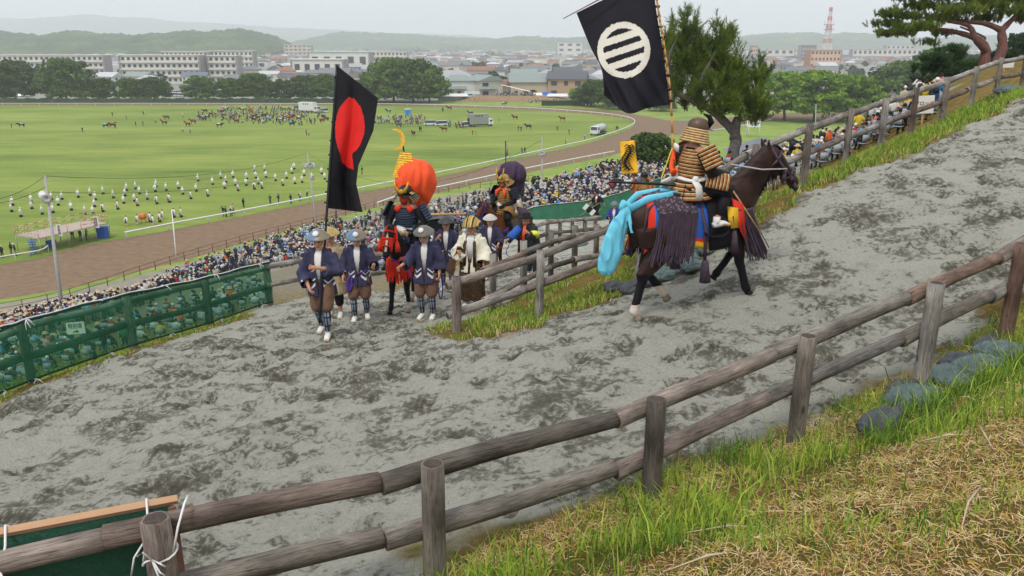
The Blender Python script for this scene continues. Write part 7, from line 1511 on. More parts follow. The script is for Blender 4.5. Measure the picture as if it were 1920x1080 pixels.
for vv, us in ((181, [(u, rg.choice(['white', 'white', 'white', 'silver', 'black', 'dark blue'])) for u in list(range(12, 60, 9)) + list(range(132, 190, 8)) + list(range(308, 362, 7)) + list(range(400, 428, 7)) + list(range(452, 470, 7)) + list(range(505, 620, 8))]), (175, [(u, rg.choice(['white', 'white', 'silver', 'dark blue', 'red'])) for u in list(range(310, 350, 8)) + list(range(395, 460, 9)) + list(range(540, 620, 9))]), (184, [(u, rg.choice(['white', 'silver', 'black'])) for u in range(720, 840, 9)])):
    for u, cn_ in us:
        car(flat(u + rg.uniform(-1, 1), vv + rg.uniform(-.6, .6)), rg.choice([0, 1, 1, 2]), cc[cn_], rg.choice([1.2, 1.5, .2]), '%s parked car, %s, %s row' % (cn_, zone(u), {181: 'front', 175: 'rear', 184: 'right'}[vv])); k += 1
def truck(label, u, v, rz, colr, L=5.2, tank=False, tall=3.0, open_=False, cabc='d5d6d8', group=None, sc_=1.0):
    p = flat(u, v); r = thing('truck', label, 'truck', p, rz, group); r.scale = (sc_,) * 3; cb = MB(); cb.add([(s, y, z) for s in (-1.05, 1.05) for y, z in ((L / 2 - .2, .5), (L / 2 + 1.35, .5), (L / 2 + 1.4, 1.4), (L / 2 + 1.1, 2.3), (L / 2 - .2, 2.35))], [(0, 1, 6, 5), (1, 2, 7, 6), (2, 3, 8, 7), (3, 4, 9, 8), (4, 0, 5, 9), (4, 3, 2, 1, 0), (5, 6, 7, 8, 9)]); q = cb.obj('cab', CARM, r, False); q.color = lin(cabc)
    MB().add([(s * .92, y + .02, z) for s in (-1, 1) for y, z in ((L / 2 + 1.40, 1.42), (L / 2 + 1.13, 2.2))], [(0, 1, 3, 2)]).obj('windscreen', GLASS, r, False); 
    for s in (-1, 1): MB().box((s * 1.06, L / 2 + .6, 1.75), (.03, .8, .6)).obj('side_window', GLASS, r, False)
    MB().box((0, -.2, .62), (1.9, L + .6, .25)).obj('chassis', TYRE, r, False)
    if tank: q = MB().tube([(0, -L / 2, 1.75), (0, -L / 2 + .2, 1.75), (0, L / 2 - .5, 1.75), (0, L / 2 - .35, 1.75)], [(.7, .6), (1.05, .95), (1.05, .95), (.7, .6)], 18).obj('tank', CARM, r)
    else:
        q = MB(); q.box((0, -.1, .78 + (tall - .78) / 2), (2.3, L - .3, tall - .78)); q = q.obj('cargo_box', CARM, r, False)
        for k_ in range(3): MB().box((1.16, -1 + k_ * .9, tall - .6), (.03, .5, .4)).obj('vent_window', GLASS, r, False); MB().box((-1.16, -1 + k_ * .9, tall - .6), (.03, .5, .4)).obj('vent_window', GLASS, r, False)
        if open_: MB().box((0, -L / 2 + .02, 1.75), (1.9, .1, 1.7)).obj('dark_inside_panel', BLACK, r, False); MB().add([(-1, -L / 2, .8), (1, -L / 2, .8), (1, -L / 2 - 2.6, .05), (-1, -L / 2 - 2.6, .05), (-1, -L / 2, .9), (1, -L / 2, .9), (1, -L / 2 - 2.6, .15), (-1, -L / 2 - 2.6, .15)], [(4, 5, 6, 7), (0, 3, 2, 1), (0, 1, 5, 4), (1, 2, 6, 5), (3, 0, 4, 7), (2, 3, 7, 6)]).obj('ramp', STEEL, r, False)  # black slab on the solid rear wall paints the shaded inside; then the ramp
    q.color = lin(colr)
    for sx in (-1, 1):
        for y in (L / 2 + .6, -L / 2 + 1, -L / 2 + 1.9): w_ = link('wheel', WM, r, (sx * .95, y, .42)); w_.scale = (1.3, 1.3, 1.3); link('rim', RIMM, w_)
    return r
truck('grey horse transport truck with open rear ramp on the turf', 897, 237, R(-70), '8e9189', L=6.5, tall=3.9, open_=True, sc_=1.15); truck('white tank truck standing on the turf near the bend', 1124, 252, R(150), 'b9bcbf', L=4.6, tank=True, sc_=1.25); truck('white box truck at the back of the horse gathering', 578, 211, R(-110), 'd2d3d4', L=6.5, tall=3.7, sc_=1.2)
for i, (u, v, lb) in enumerate(((606, 211, 'white van right of the white box truck on the turf'), (690, 222, 'white van right of the black flag on the turf'), (806, 235, 'white van left of the pair on the turf'), (827, 236, 'white van right of the pair on the turf'), (873, 238, 'white van beside the horse transport truck'), (668, 216, 'small white van just right of the black flag'))): car(flat(u, v), 2 if i != 5 else 1, cc['white'], R(60 + i * 17), lb, 'vans on the turf', .95, 'van', 'van')
p = flat(765, 217); r = thing('toilet_cabin', 'bright blue portable cabin on the turf', 'cabin', p); MB().box((0, 0, 1.3), (2.2, 2.0, 2.6)).obj('wall', mat('cabin_blue', '3a86c4', .6), r, False); MB().box((0, 0, 2.7), (2.4, 2.2, .25)).obj('roof', RW, r, False); MB().box((0, -1.02, 1.2), (.8, .06, 1.9)).obj('door', mat('cabin_door', '2f74ad', .6), r, False)
def tent(label, u, v, s, m=WHITE, z=2.4, kind='gable', name='tent'):
    p = flat(u, v); r = thing(name, label, 'tent', p, .1); X, Y = s[0] / 2, s[1] / 2
    MB().add([(-X, -Y, z), (X, -Y, z), (X, Y, z), (-X, Y, z), (-X * .9, 0, z + 1.3), (X * .9, 0, z + 1.3)], [(0, 1, 5, 4), (2, 3, 4, 5), (3, 0, 4), (1, 2, 5)]).obj('canopy', m, r, False)
    for x in (-X, 0, X):
        for y in (-Y, Y): MB().tube([(x, y, 0), (x, y, z)], .06, 5).obj('leg', GALV, r)
    if kind == 'walled': MB().box((0, Y - .1, z / 2), (s[0] * .98, .1, z)).obj('back_wall', m, r, False)
    return r
tent('long white marquee left of the earth bank', 850, 189, (16, 6), kind='walled'); tent('low pale tent behind the spectators left of the bank', 885, 184, (9, 5), mat('tent_grey', 'a3b0b0', .7)); tent('blue tent right of the earth bank', 1025, 186, (7, 5), BLUE); tent('cream tent right of the earth bank', 1008, 187, (5, 4), CREAM); tent('white tent row behind the right hedge', 1050, 189, (14, 5)); tent('blue tent below the striped banner', 1150, 196, (6, 5), BLUE)
B = flat(965, 187); r = thing('canopy', 'slanted white awning above the spectators on the earth bank', 'canopy', B); solid(MB().add([(-7, 0, 7.6), (8.5, -1, 4.2), (8.5, 6, 4.2), (-7, 6, 7.6)], [(0, 1, 2, 3)]).obj('sheet', WHITE, r, False), .15)
for x, z in ((-7, 7.6), (8.5, 4.2), (0, 6)):
    for y in (0, 5.5): MB().tube([(x, y, 0), (x, y, z - .1)], .09, 5).obj('post', GALV, r)
B = flat(965, 191); mb = MB(); vs = []
for i in range(25):
    for j in range(5): x = -30 + 2.5 * i; vs.append((x, j * 4, [0, 1.6, 2.4, 2.5, 0][j] * min(1, (1 - abs(x) / 31) * 3)))
o = mb.add(vs, [(i * 5 + j, i * 5 + 5 + j, i * 5 + 6 + j, i * 5 + j + 1) for i in range(24) for j in range(4)]).obj('earth_bank', mat('brown_earth', '8d7256', .95, .2, .6), None); o.location = B; struct(o)
mb = MB().box((0, 0, 1.2), (24, 2, 2.4)); o = mb.obj('hedge', HEDGE, None, False); o.location = flat(1062, 198); tag(o, 'short clipped hedge right of the earth bank', 'hedge')
# shed and judge stand beyond the pine
p = hit(1425, 308); p = V3((p[0], p[1], p[2])); q = at(1425, 295, 150); base = V3((q[0], q[1], 0)); r = thing('shed', 'low building with grey hipped metal roof behind the dark horse head', 'shed', base, .25); zt = at(1425, 258, 150)[2]; ze = at(1425, 286, 148)[2]; MB().box((0, 0, ze / 2), (10.5, 6, ze)).obj('wall', RW, r, False)
MB().add([(-6, -4, ze), (6, -4, ze), (6, 4, ze), (-6, 4, ze), (-1, 0, zt), (1, 0, zt)], [(0, 1, 5, 4), (2, 3, 4, 5), (3, 0, 4), (1, 2, 5)]).obj('roof', stripes('shed_roof', ['7f8488', '6d7276'], 2.2, 0, .5), r, False)
p = flat(1411, 256); r = thing('judge_stand', 'white raised judge stand on the verge behind the pine', 'stand', p)
for x in (-1.7, 1.7):
    for y in (-1, 1): MB().tube([(x, y, 0), (x, y, 5)], .13, 6).obj('leg', RAILW, r)
MB().box((0, 0, 3.2), (3.8, 2.4, .25)).obj('deck', RAILW, r, False)
for z in (3.9, 4.6): MB().box((0, -1, z), (3.6, .12, .3)).obj('rail', RAILW, r, False)
# ================================================================ crowds
SHIRT = objmat('shirt', .85, .7); PANTS = {'dark': mat('pants_dark', '26272e', .85, .2, 5), 'blue': mat('pants_blue', '3a4660', .85, .2, 5), 'khaki': mat('pants_khaki', '7d705b', .85, .2, 5)}
HATM = {'white': mat('cap_white', 'dcdad5', .8, .05, 5), 'dark': mat('cap_dark', '22242b', .8, .2, 5), 'beige': mat('cap_beige', 'b8a585', .8, .1, 5)}; PACK = mat('backpack', '2c2f3a', .8, .3, 6)
def spect(kind, pants, hat, pack, seed):
    rg = random.Random(seed); mb = MB(); sit = kind == 'seated'; z0 = .45 if sit else .92; lean = rg.uniform(0, .1)
    mb.tube([(0, 0, z0 - .1), (0, lean * .3, z0 + .15), (0, lean, z0 + .42), (0, lean, z0 + .53)], [(.17, .13), (.17, .12), (.20, .12), (.07, .07)], 8, 0)
    for s in (-1, 1):
        S = V3((s * .19, lean, z0 + .44)); mode = rg.random()
        if mode < .5 or sit: E_ = V3((s * .25, .05 + lean, z0 + .2)); W_ = V3((s * .14, .28 + lean, z0 + .16 + (.2 if mode < .15 else 0)))
        elif mode < .8: E_ = V3((s * .25, -.02, z0 + .17)); W_ = V3((s * .24, .04, z0 - .06))
        else: E_ = V3((s * .27, .16, z0 + .38)); W_ = V3((s * .08, .24, z0 + .62))
        mb.tube([S, E_, W_], [.06, .055, .045], 6, 0); mb.ell(W_, .042, 6, 4, 2)
        if sit: mb.tube([(s * .10, 0, .45), (s * .12, .38, .46), (s * .12, .42, .08)], [.09, .075, .05], 6, 1); mb.tube([(s * .12, .38, .05), (s * .13, .56, .03)], [.05, .04], 5, 3)
        else: st = rg.uniform(-.12, .12); mb.tube([(s * .09, 0, .92), (s * .10, st * .6 * s, .5), (s * .10, st * s, .08)], [.10, .07, .05], 6, 1); mb.tube([(s * .10, st * s - .05, .05), (s * .11, st * s + .15, .03)], [.05, .04], 5, 3)
    h = V3((0, lean + .02, z0 + .66)); mb.ell(h, (.085, .10, .115), 8, 6, 2); mb.tube([h - V3((0, 0, .15)), h], .05, 6, 2)
    if hat == 'none': mb.ell(h + V3((0, -.02, .03)), (.097, .105, .105), 8, 6, 3)
    elif hat == 'sun': mb.lathe([(.2, -.01), (.19, .01), (.11, .03), (.10, .11), (.001, .13)], 10, tuple(h + V3((0, 0, .02))), 4)
    else: mb.ell(h + V3((0, 0, .04)), (.10, .112, .10), 8, 6, 4); mb.tube([h + V3((0, .08, .05)), h + V3((0, .19, .03))], [(.08, .012), (.06, .01)], 6, 4)
    if pack: mb.tube([(0, -.2 + lean, z0 + .1), (0, -.22 + lean, z0 + .3), (0, -.18 + lean, z0 + .45)], [(.14, .08), (.15, .10), (.10, .06)], 8, 5)
    if sit: mb.box((0, 0, .40), (.42, .40, .05), 6); mb.box((0, -.2, .68), (.42, .04, .35), 6)
    return mb
VARS = []; seed = 0
for kind in ('standing', 'seated'):
    for pants in ('dark', 'blue', 'khaki'):
        for hat, hm in (('none', 'dark'), ('cap', 'white'), ('cap', 'dark'), ('sun', 'beige'), ('none', 'beige')):
            pack = kind == 'standing' and seed % 3 == 0; seed += 1; mb = spect(kind, pants, hat, pack, seed); VARS.append((kind, pants, hat, hm, pack, mb, mb.mesh('spectator', [SHIRT, PANTS[pants], SKIN, HAIR, HATM[hm], PACK, mat('chair_grey', '9aa3ab', .6)])))
SC = {'white': 'd8d6d2', 'grey': 'a7a8aa', 'black': '222328', 'navy': '2a3350', 'light blue': '7fa6cc', 'bright blue': '2f7fc6', 'red': 'b2322e', 'pink': 'd39aa0', 'beige': 'bfae8e', 'green': '3f7a55', 'yellow': 'd4b62e', 'brown': '6a5140', 'orange': 'd9682f', 'purple': '6b5590'}
SW = ['white'] * 7 + ['grey'] * 7 + ['black'] * 12 + ['navy'] * 9 + ['light blue'] * 2 + ['bright blue', 'red', 'red', 'pink', 'beige', 'beige', 'beige', 'green', 'yellow', 'brown', 'brown', 'orange', 'purple']
rg = random.Random(77); people = []
def inpoly(u, v, P_):
    c = False; n = len(P_)
    for i in range(n):
        (a, b), (c2, d) = P_[i], P_[(i + 1) % n]
        if (b > v) != (d > v) and u < (c2 - a) * (v - b) / (d - b) + a: c = not c
    return c
grid = {}
def fill(poly, n, where, pseat, dmin=.55, face=None, dmind=0, jit=.7):
    us = [a for a, b in poly]; vs = [b for a, b in poly]; k = 0; t_ = 0
    while k < n and t_ < n * 14:
        t_ += 1; u = rg.uniform(min(us), max(us)); v = rg.uniform(min(vs), max(vs))
        if not inpoly(u, v, poly): continue
        p = hit(u, v)
        if depth(p) < dmind: continue
        key = (int(p[0] / dmin), int(p[1] / dmin))
        if any((key[0] + i, key[1] + j) in grid and math.hypot(grid[(key[0] + i, key[1] + j)][0] - p[0], grid[(key[0] + i, key[1] + j)][1] - p[1]) < dmin for i in (-1, 0, 1) for j in (-1, 0, 1)): continue
        grid[key] = p; seated = rg.random() < pseat; people.append((depth(p), p, 'seated' if seated else 'standing', where, (face if face is not None else rg.uniform(-.5, .3)) + rg.uniform(-jit, jit), u)); k += 1
fill([(-10, 612), (60, 600), (150, 585), (250, 560), (350, 512), (450, 478), (560, 442), (640, 420), (640, 500), (505, 505), (480, 505), (300, 560), (200, 598), (60, 640), (-10, 665)], 760, 'by the dirt track', .05, .5, dmind=58)
fill([(-10, 650), (150, 640), (500, 520), (500, 585), (380, 620), (200, 690), (40, 740), (-10, 740)], 130, 'behind the green netting', .93, .8, 0.0, 34, jit=.35)
fill([(640, 430), (700, 408), (820, 384), (960, 356), (1010, 346), (1010, 420), (960, 445), (860, 450), (700, 520), (640, 520)], 560, 'beyond the mounted riders', .45, .52, dmind=60)
fill([(1000, 356), (1080, 338), (1130, 322), (1195, 306), (1250, 330), (1255, 390), (1180, 398), (1110, 403), (1040, 412), (975, 416)], 720, 'above the far green sheet', .8, .55, -.2, 55, jit=.4)
fill([(1250, 345), (1310, 330), (1370, 310), (1450, 296), (1530, 262), (1600, 232), (1680, 205), (1740, 190), (1760, 200), (1740, 235), (1640, 285), (1560, 325), (1500, 350), (1440, 375), (1380, 395), (1300, 395), (1250, 390)], 330, 'beyond the right fence', .75, .65, -.3, 37, jit=.6)
people.sort(key=lambda t_: t_[0]); NIND = 280
pals = list(SC); PMATS = [mat('c_' + k.replace(' ', '_'), c, .85, .12, 6) for k, c in SC.items()]; base_ = len(PMATS); EX = [PANTS['dark'], PANTS['blue'], PANTS['khaki'], SKIN, HAIR, HATM['white'], HATM['dark'], HATM['beige'], PACK, MATS['chair_grey']]
exi = {m.name: base_ + i for i, m in enumerate(EX)}
VV, FF, MM, off = [], [], [], 0; cache = {}
for i, (d, p, kind, where, ang, u) in enumerate(people):
    opts = [v for v in VARS if v[0] == kind]; var = rg.choice(opts); sc_ = rg.uniform(.92, 1.04); shirt = rg.choice(SW)
    if i < NIND:
        kd, pants, hat, hm, pack, mb, me = var; ht = {'none': 'bare head', 'cap': hm + ' cap', 'sun': hm + ' sun hat'}[hat]
        side = ('far left' if u < 120 else 'left part' if u < 250 else 'centre' if u < 400 else 'right part') if 'track' in where or 'netting' in where else ('left part' if u < 760 else 'centre' if u < 880 else 'right part') if 'mounted' in where else ('lower end' if u < 1480 else 'middle' if u < 1620 else 'upper end') if 'right fence' in where else ('left end' if u < 1080 else 'middle' if u < 1180 else 'right end')
        o = link('spectator', me, None, p, ang); o.scale = (sc_,) * 3; o.color = lin(SC[shirt]); tag(o, '%s person, %s top, %s, %s, %s' % (kd, shirt, ht, where, side), 'person', 'spectators of the race ground')
    else:
        id_ = id(var[5])
        if id_ not in cache:
            mb = var[5]; mats_ = [None, PANTS[var[1]], SKIN, HAIR, HATM[var[3]], PACK, EX[-1]]; q4 = []; mm = []
            for f_, m in zip(mb.f, mb.m):
                if len(f_) == 4: q4.append(f_); mm.append(m)
                elif len(f_) == 3: q4.append((f_[0], f_[1], f_[2], f_[2])); mm.append(m)
            tri = [(f_, m) for f_, m in zip(mb.f, mb.m) if len(f_) > 4]
            q4 = [f_ for f_ in q4 if f_[2] != f_[3]] + [(f_[0], f_[1], f_[2], f_[3]) for f_, m in tri]; mm = [m for f_, m in zip(mb.f, mb.m) if len(f_) == 4] + [m for f_, m in tri]
            cache[id_] = (np.array(mb.v), np.array(q4), np.array([-1 if m == 0 else exi[mats_[m].name] for m in mm]))
        v_, f_, m_ = cache[id_]; c, s = math.cos(ang) * sc_, math.sin(ang) * sc_; V = np.c_[v_[:, 0] * c - v_[:, 1] * s + p[0], v_[:, 0] * s + v_[:, 1] * c + p[1], v_[:, 2] * sc_ + p[2]]
        VV.append(V); FF.append(f_ + off); MM.append(np.where(m_ < 0, pals.index(shirt), m_)); off += len(V)
stuff(link('crowd', bigmesh('crowd', np.concatenate(VV), np.concatenate(FF), PMATS + EX, np.concatenate(MM), True)), 'mass of smaller spectators further back in the crowds', 'crowd')
# ---- robed performers on the turf
def robed(front, seed):
    rg = random.Random(seed); mb = MB(); mb.tube([(0, 0, 0), (0, 0, .12), (0, 0, .45)], [(.30, .26), (.30, .27), (.24, .20)], 10, 1); mb.tube([(0, 0, .42), (0, 0, .8), (0, 0, 1.15), (0, 0, 1.36), (0, 0, 1.45)], [(.27, .24), (.24, .19), (.25, .17), (.2, .13), (.07, .07)], 10, 0)
    for s in (-1, 1): mb.tube([(s * .19, 0, 1.34), (s * .30, .08, 1.05), (s * .26, .22, .82)], [(.08, .08), (.12, .09), (.16, .06)], 7, 0); mb.ell((s * .2, .26, .95), .045, 6, 4, 3)
    if front: mb.tube([(0, .10, .45), (0, .13, .8), (0, .10, 1.2)], [(.20, .16), (.17, .12), (.16, .08)], 8, 2)
    mb.ell((0, .02, 1.56), (.09, .10, .12), 8, 6, 3); mb.ell((0, -.02, 1.62), (.12, .12, .10), 8, 6, 0 if not front else 4); mb.tube([(0, 0, 1.44), (0, 0, 1.55)], .05, 6, 3); return mb
RVAR = [robed(0, 1).mesh('performer', [WHITE, BLACK, REDM, SKIN, HAIR]), robed(1, 2).mesh('performer', [WHITE, BLACK, mat('maroon', '6e2426', .8), SKIN, HAIR]), robed(1, 3).mesh('performer', [WHITE, TAN, NAVY, SKIN, HAIR])]
z6 = [(130, 570, 0), (120, 635, 0), (325, 605, 0), (320, 540, 0), (215, 685, 0), (430, 660, 0), (540, 645, 0), (525, 515, 0), (593, 570, 0), (630, 510, 0), (725, 620, 0), (795, 490, 0), (915, 470, 0), (968, 515, 0), (960, 585, 0), (865, 660, 0), (945, 660, 0), (1045, 635, 1), (1045, 455, 0), (1150, 495, 0), (1285, 420, 0), (1270, 475, 0), (1255, 550, 0), (1195, 610, 1), (1375, 405, 0), (1415, 455, 0), (1365, 530, 0), (1395, 575, 1), (1495, 510, 0), (1575, 430, 0), (1583, 385, 0), (1590, 555, 1), (1685, 420, 0), (1712, 535, 1)]
rp = [(a / 5.4, 280 + b / 5.4, k) for a, b, k in z6]
z1 = [(1115, 1020, 0), (1197, 1040, 0), (1243, 1005, 0), (1272, 1028, 0), (1312, 1000, 0), (1265, 1062, 0), (1327, 1045, 0), (1340, 1075, 1), (1388, 1008, 0), (1386, 1045, 0), (1435, 965, 0), (1440, 1003, 0), (1455, 1037, 0), (1432, 1066, 1), (1475, 1062, 1), (1490, 962, 0), (1497, 1000, 0), (1551, 1018, 0), (1592, 1045, 1), (1613, 1005, 0), (1643, 978, 0), (1655, 953, 0), (1660, 1035, 0), (1700, 1028, 0), (1712, 990, 0), (1810, 980, 0), (1828, 1010, 0), (1755, 1012, 0), (1005, 1062, 0), (1105, 1078, 0)]
rp += [(a / 3, b / 3, k) for a, b, k in z1]
z4 = [(1075, 40, 1), (1170, 25, 1), (955, 60, 1), (1030, 15, 0), (715, 190, 2), (775, 182, 2), (845, 170, 1), (863, 187, 2), (900, 170, 1), (917, 155, 2), (980, 145, 1), (1020, 142, 1)]
rp += [(a / 3, 360 + b / 3, k) for a, b, k in z4]
for i, (u, v, k) in enumerate(rp):
    p = flat(u, v); o = link('performer', RVAR[k], None, p, rg.uniform(-.6, .2) + 2.6); row_ = 'front' if v > 400 else 'middle' if v > 365 else 'rear'; col_ = 'far left' if u < 90 else 'above the stage' if u < 215 else 'right of the stage' if u < 340 else 'centre of the group' if u < 420 else 'right of centre' if u < 490 else 'just left of the speaker pole' if u < 560 else 'right end'
    tag(o, '%s robed performer, %s row, %s' % (['white', 'white and maroon', 'pale skirted navy'][k], row_, col_), 'person', 'robed performers on the turf')
B = flat(269, 418); r = thing('drum', 'big orange drum on a wooden stand among the performers', 'drum', B); q = MB().tube([(-.5, 0, 1.15), (-.3, 0, 1.15), (.3, 0, 1.15), (.5, 0, 1.15)], [.42, .55, .55, .42], 14).obj('barrel', mat('drum_orange', 'c9783c', .6), r)
for s in (-1, 1): MB().tube([(s * .4, .3, 0), (s * .3, 0, 1)], .05, 5).obj('leg', YELLOW, r); MB().tube([(s * .4, -.3, 0), (s * .3, 0, 1)], .05, 5).obj('leg', YELLOW, r)
# ---- horses and people in the field
def farhorse(coat, seed):
    g_ = random.Random(seed); Hh = dict(STD, poll=(0, .95 + g_.uniform(-.05, .15), 1.75 + g_.uniform(-.3, .15)), muz=(0, 1.30, 1.28))
    if seed % 3 == 0: Hh['muz'] = (0, 1.35, 1.1); Hh['poll'] = (0, 1.15, 1.45)
    me, hz, dn, bk = horse_body(Hh, coat, voxel=.055, n=8)
    mb = MB(); mb.tube([(0, -.93, 1.33), (0, -1.06, 1.1), (0, -1.08, .6)], [.04, .07, .03], 6); append(me, mb); return me
FH = [farhorse(HC_DARK, 1), farhorse(HC_BAY, 2), farhorse(HC_BLACK, 3), farhorse(HC_BAY, 6), farhorse(mat('coat_grey', '9b938a', .6, .2, 3), 4)]; FHN = ['dark brown', 'bay', 'black', 'grazing bay', 'grey']
RUG = objmat('rug', .85, .8); RUGM = solid(drapemesh(-.8, .1, 0, .42, 0, .03, nu=8, nv=6).obj('rug', [RUG], None), .03); RM_ = RUGM.data
ST = {'blue': '2f6ab0', 'red': 'b03030', 'orange': 'c9653a', 'light blue': '86b0cf', 'white': 'd0cec8', 'navy': '2a3350'}
def field_horse(u, v, rz, rug, k, rider=False, place=''):
    p = flat(u, v); r = thing('field_horse', '%s horse, %s rug, %s' % (FHN[k], rug, place), 'horse', p, rz, 'horses on the turf field'); link('body', FH[k], r); q = link('rug', RM_, r); q.color = lin(ST[rug]); m_ = q.modifiers.new('s', 'SOLIDIFY'); m_.thickness = .03; r.scale = (1.15,) * 3
    if rider:
        var = [x for x in VARS if x[0] == 'seated'][rg.randrange(15)]; o = link('mounted_person', var[6], None, p + V3((0, 0, 1.15)), rz); o.color = lin(SC[rg.choice(SW)]); o.scale = (1.1,) * 3; tag(o, 'mounted person ' + place, 'person', 'people on the turf field')
hs_ = [(40, 240, 1.9, 'light blue', 2, 'alone at the far left of the turf'), (200, 241, -1.5, 'light blue', 0, 'left of the pair on the left turf'), (212, 240, -1.6, 'red', 1, 'right of the pair on the left turf'), (308, 235, 1.4, 'orange', 1, 'left of the horse gathering, nearer one'), (312, 225, 1.6, 'blue', 3, 'left of the horse gathering, farther one'), (352, 238, 1.3, 'orange', 1, 'at the left edge of the gathering, front'), (362, 233, 1.6, 'red', 1, 'at the left edge of the gathering, behind'), (413, 240, -1.4, 'white', 2, 'in front of the gathering with a white-clad groom'), (443, 232, 1.5, 'red', 1, 'on the front side of the gathering'), (383, 228, 1.2, 'blue', 0, 'left side of the gathering'), (728, 213, 1.6, 'light blue', 0, 'behind the people right of the black flag'), (842, 207, 1.4, 'red', 1, 'near the far rail, right one'), (830, 210, .2, 'blue', 0, 'near the far rail, left one'), (747, 240, 1.4, 'blue', 1, 'in front of the people right of the black flag'), (775, 256, 2.8, 'red', 1, 'facing away left of the gold crescent'), (788, 248, 3.0, 'navy', 0, 'above the gold crescent'), (832, 248, 1.7, 'red', 3, 'left of the transport truck with a white-clad groom'), (882, 217, 1.5, 'blue', 1, 'behind the transport truck'), (965, 225, 1.3, 'orange', 0, 'mid field right of the transport truck'), (1054, 228, 1.5, 'red', 1, 'mid field toward the bend'), (990, 243, 1.4, 'navy', 0, 'nearer field right of the transport truck'), (549, 238, -1.5, 'blue', 0, 'at the front right of the gathering'), (946, 199, -1.5, 'white', 0, 'on the track by the earth bank')]
for h_ in hs_: field_horse(h_[0], h_[1], h_[2], h_[3], h_[4], h_[0] in (842, 946, 882, 362), h_[5])
gath = [(368, 216), (420, 204), (530, 203), (605, 206), (616, 232), (575, 236), (480, 233), (420, 231), (372, 228)]; k = 0
while k < 52:
    u, v = rg.uniform(365, 618), rg.uniform(203, 236)
    if not inpoly(u, v, gath): continue
    rug = rg.choice(list(ST)); field_horse(u, v, rg.uniform(0, 6.28), rug, rg.randrange(5), rg.random() < .3, 'horse gathering, %s' % ('left part' if u < 450 else 'middle' if u < 530 else 'right part')); k += 1
def field_person(u, v, where, colr=None, rz=None, kind='standing'):
    var = rg.choice([x for x in VARS if x[0] == kind]); cn_ = colr or rg.choice(SW + ['red', 'orange', 'bright blue', 'white']); o = link('field_person', var[6], None, flat(u, v), rz if rz is not None else rg.uniform(0, 6.28)); o.color = lin(SC[cn_]); o.scale = (1.08,) * 3; tag(o, 'person in %s top, %s, %s' % (cn_, {'none': 'bare head', 'cap': var[3] + ' cap', 'sun': var[3] + ' hat'}[var[2]], where), 'person', 'people on the turf field')
for u, v, w_, c_ in [(155, 248, 'walking on the left turf', 'black'), (211, 218, 'on the left turf, back', 'black'), (237, 225, 'beside another on the left turf', 'black'), (269, 216, 'in a pair at the back left', 'navy'), (273, 216, 'in a pair at the back left', 'white'), (255, 237, 'alone left of the gathering', 'black'), (269, 236, 'walking left of the gathering', 'navy'), (22, 240, 'leading the black horse at far left', 'black'), (217, 241, 'behind the pair of horses on the left', 'black'), (292, 231, 'by the horses left of the gathering', 'white'), (343, 220, 'white cloaked, left of the gathering', 'white'), (343, 248, 'by the front left horses', 'white'), (357, 250, 'by the front left horses', 'light blue'), (575, 254, 'in the pair before the gathering', 'red'), (579, 254, 'in the pair before the gathering', 'white'), (936, 227, 'mid field right of the truck', 'white'), (972, 246, 'leading a horse right of the truck', 'black'), (977, 246, 'leading a horse right of the truck', 'black'), (1045, 245, 'alone toward the bend', 'black'), (1067, 252, 'walking toward the bend', 'black'), (1096, 261, 'white clad by the rail near the tank truck', 'white'), (1061, 271, 'crouched by the rail', 'white'), (979, 289, 'in the pair by the rail', 'black'), (984, 288, 'in the pair by the rail', 'navy'), (679, 327, 'walking alone right of the black flag', 'navy'), (1155, 246, 'by the rail at the bend', 'navy'), (1158, 246, 'by the rail at the bend', 'black'), (886, 253, 'in red hakama beside the truck', 'red'), (892, 254, 'in red hakama beside the truck', 'orange'), (457, 389, 'with raised arm by the near rail', 'navy'), (419, 406, 'in the group by the near rail', 'black'), (424, 407, 'in the group by the near rail', 'navy'), (434, 406, 'in the group by the near rail', 'white'), (438, 401, 'in the group by the near rail', 'beige'), (507, 383, 'by the near rail, middle', 'green'), (523, 382, 'by the near rail, middle', 'navy'), (546, 382, 'by the near rail right part', 'black'), (563, 377, 'by the near rail right part', 'white'), (576, 375, 'by the near rail right part', 'navy'), (22, 478, 'with camera at the left edge', 'black'), (30, 480, 'with camera at the left edge', 'navy'), (5, 484, 'beside a tripod at the left edge', 'black'), (136, 449, 'under the viewing stage', 'navy'), (152, 452, 'under the viewing stage', 'brown'), (163, 450, 'under the viewing stage', 'beige'), (183, 444, 'under the viewing stage', 'black')]: field_person(u, v, w_, c_)
k = 0
while k < 120:
    u, v = rg.uniform(372, 620), rg.uniform(204, 236)
    if inpoly(u, v, gath): field_person(u, v, 'horse gathering, %s' % ('left part' if u < 450 else 'middle' if u < 530 else 'right part')); k += 1
for i in range(46): u = rg.uniform(698, 800); field_person(u, 226 + rg.uniform(-5, 8), 'group right of the black flag')
for i in range(26): u = rg.uniform(838, 876); field_person(u, 238 + rg.uniform(-4, 4), 'group left of the truck')
VV, FF, MM, off = [], [], [], 0
def massp(poly, n, zf=0):
    global off
    for i in range(n):
        while True:
            u = rg.uniform(min(a for a, b in poly), max(a for a, b in poly)); v = rg.uniform(min(b for a, b in poly), max(b for a, b in poly))
            if inpoly(u, v, poly): break
        p = flat(u, v); v_, f_, m_ = rg.choice(list(cache.values())); ang = rg.uniform(0, 6.28); c, s = math.cos(ang) * 1.05, math.sin(ang) * 1.05; V = np.c_[v_[:, 0] * c - v_[:, 1] * s + p[0], v_[:, 0] * s + v_[:, 1] * c + p[1], v_[:, 2] * 1.05 + zf]
        VV.append(V); FF.append(f_ + off); MM.append(np.where(m_ < 0, pals.index(rg.choice(SW)), m_)); off += len(V)
